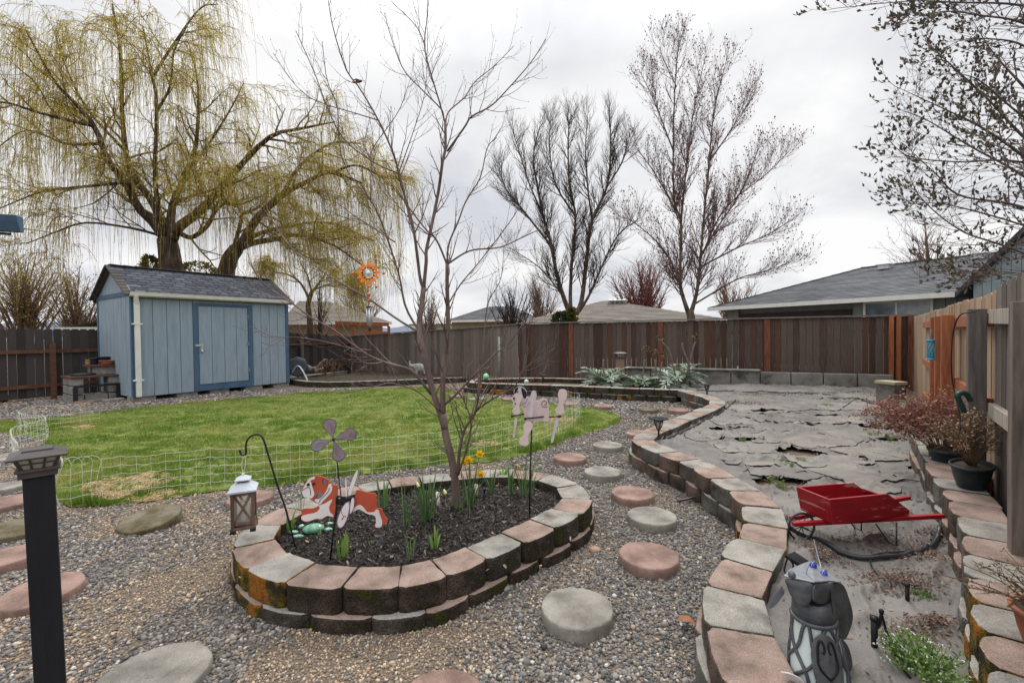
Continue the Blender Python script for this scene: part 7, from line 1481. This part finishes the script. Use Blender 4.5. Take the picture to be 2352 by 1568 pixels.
# ---- pots along the fence
m_pot = mat('green_plastic_pot', [S(34,44,48), S(46,58,62)], 5, .45); m_terra = mat('terracotta', [S(142,86,64), S(166,106,82)], 6, .8)
def pot(name, label, c, r0, r1, h, m, sqy=1.0, ang=0.0, soil=True, cat='plant pot'):
    o = thing(name, label, cat, c); M = Matrix.Rotation(ang, 3, 'Z') @ Matrix.Diagonal((1, sqy, 1)); b = MB()
    b.lathe(c, [(r0 * .9, 0), (r0, .004), (r0 + (r1 - r0) * .55, h * .45), (r1 * .97, h * .88), (r1 * 1.05, h * .89), (r1 * 1.07, h * .98), (r1 * 1.03, h), (r1 * .96, h), (r1 * .93, h * .9)], 32, M=M, cap=False); b.lathe(c, [(.001, .002), (r0 * .9, .0)], 32, M=M, cap=False); b.build('bowl', m, o)
    if soil: b = MB(); b.lathe(c, [(r1 * .93, h * .89), (r1 * .5, h * .93), (.001, h * .94)], 24, M=M, cap=False); b.build('soil', mat('pot_soil', [S(50,42,36), S(76,64,54)], 20, .95, .6, 80), o)
    return o
fang = math.atan2(rd.y, rd.x)
pc_ = P(2232, 1118, RZ); 
pot('garden_pot', 'dark green plastic pot with dry twiggy plant on the fence side blocks', pc_, .125, .185, .17, m_pot, .62, fang - .25)
pc2 = P(2172, 1082, RZ - .1); pot('garden_pot', 'dark pot almost hidden under the red leaved shrub', pc2, .11, .15, .2, m_pot, .8, fang)
pc3 = P(2392, 1505, RZ); pot('terracotta_pot', 'terracotta pot with dead plant cut off at the lower corner', pc3 + Vector((.06, 0, 0)), .08, .115, .15, m_terra)
m_redl = mat('red_leaf', [S(112,58,56), S(150,92,86), S(176,128,118), S(120,104,60)], 5, .6, island=.95, transl=.2); m_dryl = mat('dry_leaf', [S(96,88,50), S(136,118,88), S(168,146,124), S(90,66,58)], 5, .75, island=.95)
def potshrub(name, label, base, hgt, wid, n, m, lm, dens, seed, lsz=.022, ly=.55, lean=(0, 0)):
    o = thing(name, label, 'shrub', base); T = Tree(seed); r_ = T.r
    for i in range(n):
        a = r_.uniform(0, 6.28); k = r_.random() ** .6; e_ = base + Vector((math.cos(a) * k * wid + lean[0], math.sin(a) * k * wid * ly + lean[1], hgt * r_.uniform(.55, 1) * (1 - .3 * k))); p = resamp([base + Vector((math.cos(a) * .02, math.sin(a) * .02, 0)), base.lerp(e_, .5) + Vector((0, 0, .12 * hgt)), e_], 10); r = [.0032 * (1 - .6 * j / 9) for j in range(10)]; T.big.append((p, r)); T.branch(p, r, 0, [(16, hgt * .34, 45, .1, .3, .0016), (14, hgt * .16, 50, .1, .3, .0012)], .25)
    T.mesh('stems', m, o, 5, 3); cs, ds = [], []
    for p, _ in T.small:
        for k in range(1, len(p)):
            if r_.random() < dens: cs.append(tuple(p[k])); ds.append((r_.gauss(0, 1), r_.gauss(0, 1), r_.gauss(.1, .6)))
    b = MB(); leafquads(b, np.array(cs), np.array(ds), rng.uniform(lsz * .6, lsz * 1.3, len(cs)), lsz * .5, 0, .2); b.build('leaves', lm, o)['kind'] = 'stuff'; return o
potshrub('dry_shrub', 'dry brown twiggy plant spreading from the dark green pot', pc_ + Vector((0, 0, .16)), .42, .36, 40, m_brt, m_dryl, .6, 91, .024, .5, (-.08, 0))
potshrub('nandina_shrub', 'red leaved shrub bushing out beside the weathered fence', pc2 + Vector((.02, .05, .12)), .60, .50, 54, m_brt, m_redl, .85, 92, .032, .75, (-.08, .05))
potshrub('dead_plant', 'dead grey twiggy plant in the terracotta pot', pc3 + Vector((.04, 0, .13)), .2, .3, 34, m_brt, m_dryl, .4, 93, .016, .8, (-.06, .02))
# ---- things on the fence
q = D(2138, 803, FA.y + rd.y * (rp(2141, .2)) - .02); bf = thing('bird_feeder', 'blue tube bird feeder hanging on the orange fence post', 'bird feeder', q); k_ = q.y / 1045; m_bf = mat('blue_plastic', [S(40,140,176), S(70,170,200)], 6, .4)
b = MB(); b.tube([q - Vector((0, 0, 19 * k_)), q + Vector((0, 0, 19 * k_))], 6 * k_, 12); b.build('seed_tube', mat('seed_mix', [S(60,70,72), S(150,150,130), S(70,130,160)], 60, .6), bf)
for s_ in (-1, 1): b = MB(); b.tube([q + Vector((0, 0, s_ * 19 * k_)), q + Vector((0, 0, s_ * 23.5 * k_))], 8 * k_, 12); b.build('end_cap', m_bf, bf)
b = MB(); n = 8
for s_ in (-1, 1):
    for i in range(n): b.tube([q + Vector((math.cos(6.28 * i / n + s_ * t * 2) * 6.6 * k_, math.sin(6.28 * i / n + s_ * t * 2) * 6.6 * k_, (-19 + 38 * t) * k_)) for t in np.linspace(0, 1, 8)], .8 * k_, 4)
b.tube([q + Vector((0, 0, 23 * k_)), q + Vector((.0, 0, 48 * k_))], .6 * k_, 4); b.build('cage', m_bf, bf)
yb = FA.y + rd.y * rp(2243, .2) - .05
b = MB(); L_ = smoothline([D(2246, 712, yb + .02), D(2229, 717, yb), D(2205, 724, yb + .05), D(2190, 759, yb + .1), D(2185, 819, yb + .1), D(2188, 879, yb + .1), D(2203, 945, yb + .05), D(2205, 990, yb)], 40); b.tube(L_, .0036, 8); tag(b.build('cable', m_bplast, origin=L_[0]), 'black cable drooping down from the dark grey fence post', 'cable')
b = MB(); b.tube(smoothline([D(2215, 946, yb), D(2204, 922, yb), D(2199, 908, yb), D(2208, 902, yb), D(2220, 905, yb), D(2229, 920, yb)], 24), .015, 8); tag(b.build('hose_hook', mat('green_plastic', [S(22,54,48), S(34,70,62)], 6, .4), origin=D(2215, 946, yb)), 'dark green plastic hook holding the cable by the fence post', 'hook')
# ---- potting bench of concrete blocks beside the shed
W = lambda x, y, z: A + ex * x + ey * y + Vector((0, 0, z)); rz_ = math.atan2(ex.y, ex.x)
pbn = thing('potting_bench', 'stepped bench of concrete blocks and boards beside the shed gable', 'bench', W(-.5, 1.4, 0)); m_cb = mat('cinder_block', [S(110,110,108), S(138,137,133), S(156,154,148)], 9, .95, .5, 120)
def cblock(x, y, z, dx, dy, dz): b = MB(); b.box(W(x, y, z + dz / 2), (dx, dy, dz - .004), rz_); b.build('concrete_block', m_cb, pbn, bevel=.008)
for z in (0, .22, .44):
    cblock(-.80, 1.28, z, .2, .42, .20 if z < .4 else .18); cblock(-.12, 1.28, z, .2, .42, .20 if z < .4 else .18)
    cblock(-.80, 1.75, z, .2, .42, .20 if z < .4 else .18)
b = MB(); b.box(W(-.46, 1.18, .10), (.44, .2, .19), rz_); b.build('concrete_block', m_cb, pbn, bevel=.008)
b = MB(); b.box(W(-.46, 1.5, .645), (.96, .95, .04), rz_); b.build('board', m_rail, pbn)
b = MB(); b.box(W(-.22, 1.45, .77), (.4, .2, .20), rz_); b.build('concrete_block', m_cb, pbn, bevel=.008); b = MB(); b.box(W(-.22, 1.85, .77), (.4, .2, .20), rz_); b.build('concrete_block', m_cb, pbn, bevel=.008)
b = MB(); b.box(W(-.24, 1.65, .895), (.52, .75, .04), rz_); b.build('board', m_rail, pbn)
rk = thing('metal_rack', 'dark low metal rack standing before the block bench', 'rack', W(-.5, .98, 0)); b = MB(); b.box(W(-.46, .97, .42), (.9, .07, .05), rz_); b.build('rail', m_dark, rk)
for x in (-.88, -.05): b = MB(); b.box(W(x, .97, .195), (.08, .07, .39), rz_); b.build('leg', m_dark, rk)
pot('nursery_pot', 'black nursery pot on the top step of the block bench', W(-.12, 1.75, .916), .10, .14, .2, m_pot); pot('nursery_pot', 'second black nursery pot beside the terracotta bowl', W(-.32, 1.8, .916), .08, .10, .17, m_pot); pot('terracotta_bowl', 'wide terracotta bowl on the top step of the block bench', W(-.14, 1.44, .916), .13, .17, .11, m_terra); pot('clay_cup', 'small tan clay cup at the edge of the top step', W(-.44, 1.8, .916), .05, .055, .14, mat('tan_clay', [S(150,124,84), S(172,146,104)], 6, .8))
b = MB(); b.lathe(W(-.6, 1.5, .667), [(.24, 0), (.26, .02), (.25, .05), (.1, .06)], 20); tag(b.build('tray', m_pot, origin=W(-.6, 1.5, .667)), 'dark round plant trays stacked on the lower step', 'tray')
q = W(-2.0, 1.6, 0); pot('nursery_pot', 'black pot on the ground by the dark fence', D(4, 918, 11.6) + Vector((0, 0, -D(4, 918, 11.6).z)), .1, .13, .18, m_pot)
# ---- composter, stump, elephant in the far left bed
q = D(684, 842, 15.3); cm = thing('compost_tumbler', 'dark octagonal compost tumbler on silver tube legs by the shed', 'composter', Vector((q.x, q.y, 0))); b = MB(); Mx = Matrix.Rotation(R(90), 3, 'X'); b.lathe(q, [(.27, -.34), (.33, -.31), (.33, .31), (.27, .34)], 8, sm=False, M=Matrix.Rotation(R(25), 3, 'Z') @ Mx); b.build('drum', mat('dark_slate_plastic', [S(52,60,68), S(72,80,88)], 6, .5), cm)
for dy_ in (-.40, .40):
    qq = q + Vector((-dy_ * .42, dy_ * .9, 0)); b = MB(); b.tube(smoothline([Vector((qq.x - .42, qq.y, 0)), Vector((qq.x - .16, qq.y, q.z * .8)), Vector((qq.x, qq.y, q.z + .05)), Vector((qq.x + .16, qq.y, q.z * .8)), Vector((qq.x + .36, qq.y, 0))], 24), .026, 8); b.build('leg_frame', m_steel, cm)
q = P(722, 868, .13); q.y = 17.0; q.x = (722 - 1176) / F * 17; s_ = thing('driftwood_stump', 'pale twisted driftwood stump in the far left bed', 'stump', q); r_ = random.Random(4); vs = [q + Vector((0, 0, .1))]; eds = []; rad = [.2]
for k in range(9):
    a = r_.uniform(0, 6.28); e_ = r_.uniform(.25, 1.2); m1 = q + Vector((math.cos(a) * .25, math.sin(a) * .25, .12 + .2 * e_)); m2 = q + Vector((math.cos(a) * .5 * r_.uniform(.6, 1.2), math.sin(a) * .4, .1 + .5 * e_)); vs += [m1, m2]; eds += [(0, len(vs) - 2), (len(vs) - 2, len(vs) - 1)]; rad += [.09, .03]
skin('wood', mat('driftwood', [S(88,76,68), S(140,128,116), S(176,164,150)], 5, .95, .6, 30), vs, eds, rad, s_, lv=2)
q = Vector(((962 - 1176) / F * 17.0, 17.0, .12)); el = thing('elephant_statue', 'grey elephant garden statue with raised trunk before the low fence', 'statue', q); sE = .62
ev = [(0, 0, .42), (.25, 0, .44), (.42, 0, .40), (-.28, 0, .52), (-.46, 0, .50), (-.56, 0, .60), (-.60, 0, .72), (-.52, 0, .80), (.36, .12, .2), (.36, .12, 0), (.36, -.12, .2), (.36, -.12, 0), (-.12, .12, .2), (-.14, .12, 0), (-.12, -.12, .2), (-.14, -.12, 0), (.5, 0, .28)]
ed = [(0, 1), (1, 2), (0, 3), (3, 4), (4, 5), (5, 6), (6, 7), (2, 8), (8, 9), (2, 10), (10, 11), (0, 12), (12, 13), (0, 14), (14, 15), (2, 16)]
skin('body', mat('elephant_stone', [S(150,148,146), S(184,182,180)], 6, .8, .3, 40), [q + Vector(v) * sE for v in ev], ed, [x * sE for x in (.22, .23, .17, .15, .11, .07, .055, .045, .085, .08, .085, .08, .085, .08, .085, .08, .02)], el)
for sy_ in (-1, 1): b = MB(); b.plate([q + Vector(v) * sE for v in ((-.24, sy_ * .15, .62), (-.08, sy_ * .24, .62), (-.04, sy_ * .25, .45), (-.14, sy_ * .22, .34), (-.24, sy_ * .15, .42))], (0, sy_ * .02, 0)); b.build('ear', mat('elephant_ear', [S(150,148,146), S(176,174,172)], 6, .8), el)
for (u, dd, w_, h_, sd_, l) in ((770, 17, 60, 34, 1, 'dry rounded shrub in the far left bed'), (800, 17.8, 70, 60, 2, 'tall dark shrub against the low far fence'), (830, 17.2, 40, 16, 3, 'low dead clump in the far left bed'), (900, 16.6, 40, 18, 5, 'small dry clump left of the elephant'), (745, 17, 40, 30, 6, 'straggly bush right of the driftwood stump')):
    bush('dry_bush', l, u, 852, dd, w_, h_, 12, m_brt if sd_ != 2 else m_twigd, 200 + sd_, m_dryl, .25)
# ---- weeds on the fabric
m_weed = mat('weed_leaf', [S(84,112,56), S(120,150,80), S(150,176,108)], 5, .7, island=.9, transl=.25); m_wfl = mat('white_floret', [S(214,214,206), S(230,230,224)], 5, .7)
def weed(label, u, v, r, h, n, seed, fl=0):
    q = P(u, v, .21); q.z = fab_h(q.x, q.y); o = thing('weed_clump', label, 'weed', q, 'weeds growing through the fabric'); g = np.random.default_rng(seed); b = MB(); m_ = max(6, n // 12)
    k = np.sqrt(g.random(m_)); a = g.uniform(0, 6.28, m_); e_ = np.stack([np.cos(a) * k * r, np.sin(a) * k * r, h * (1.05 - .6 * k * k) * g.uniform(.6, 1, m_)], 1) + np.array(tuple(q)); s0 = np.array(tuple(q)) + (e_ - np.array(tuple(q))) * np.array([.3, .3, 0]); t = np.linspace(0, 1, 5)[None, :, None]; pth = s0[:, None] + (e_ - s0)[:, None] * t; pth[:, :, 2] = q.z + (e_[:, 2] - q.z)[:, None] * t[..., 0]; b.tubes(pth, .0012 + h * .004, 3)
    ti = g.uniform(.15, 1, n); ii = g.integers(0, m_, n); c = s0[ii] + (e_ - s0)[ii] * ti[:, None]; c[:, 2] = q.z + (e_[ii, 2] - q.z) * ti; leafquads(b, c + g.normal(0, r * .07, c.shape), g.normal(0, 1, c.shape) + np.array([0, 0, .5]), .055 * h + .008, .032 * h + .005); o2 = b.build('leaves', m_weed, o)
    if fl: b = MB(); ii = g.integers(0, m_, fl); cc = e_[ii] + g.normal(0, .008, (fl, 3)); leafquads(b, np.repeat(cc, 4, 0), g.normal(0, 1, (fl * 4, 3)), .0062, .0055); b.build('florets', m_wfl, o)['kind'] = 'stuff'
weed('bushy green weed with tiny white flowers at the lower edge of the fabric', 2125, 1545, .16, .15, 1000, 1, 120); weed('green weed clump just below the wheelbarrow loop stake', 2118, 1372, .07, .04, 300, 2)
for i, (u, v, r) in enumerate([(1815, 1072, .07), (1780, 1115, .10), (1800, 1128, .07), (1800, 1064, .06), (2010, 1000, .1), (2020, 985, .10), (1705, 1012, .06), (1838, 1060, .07), (1770, 960, .10), (1935, 915, .2), (1860, 905, .16), (2040, 1010, .12), (1900, 935, .12), (1750, 1010, .06)]):
    weed(['tiny weed sprouting in the first torn soil patch', 'weed patch in the hole beside the wall caps', 'second weed in the hole beside the wall caps', 'weed on the rim of the square soil hole', 'weed before the red leaved shrub', 'pale weed beside the red leaved shrub', 'weed by the drip pipe bend', 'weed growing in the square soil hole', 'weed near the far torn flaps', 'weed beside the flat grey rock', 'weed at the foot of the concrete edging', 'weed under the red leaved shrub', 'weed midway along the far fabric', 'weed between small torn flaps'][i], u, v, r, .05 + r * .25, int(90 + r * 900), 20 + i)
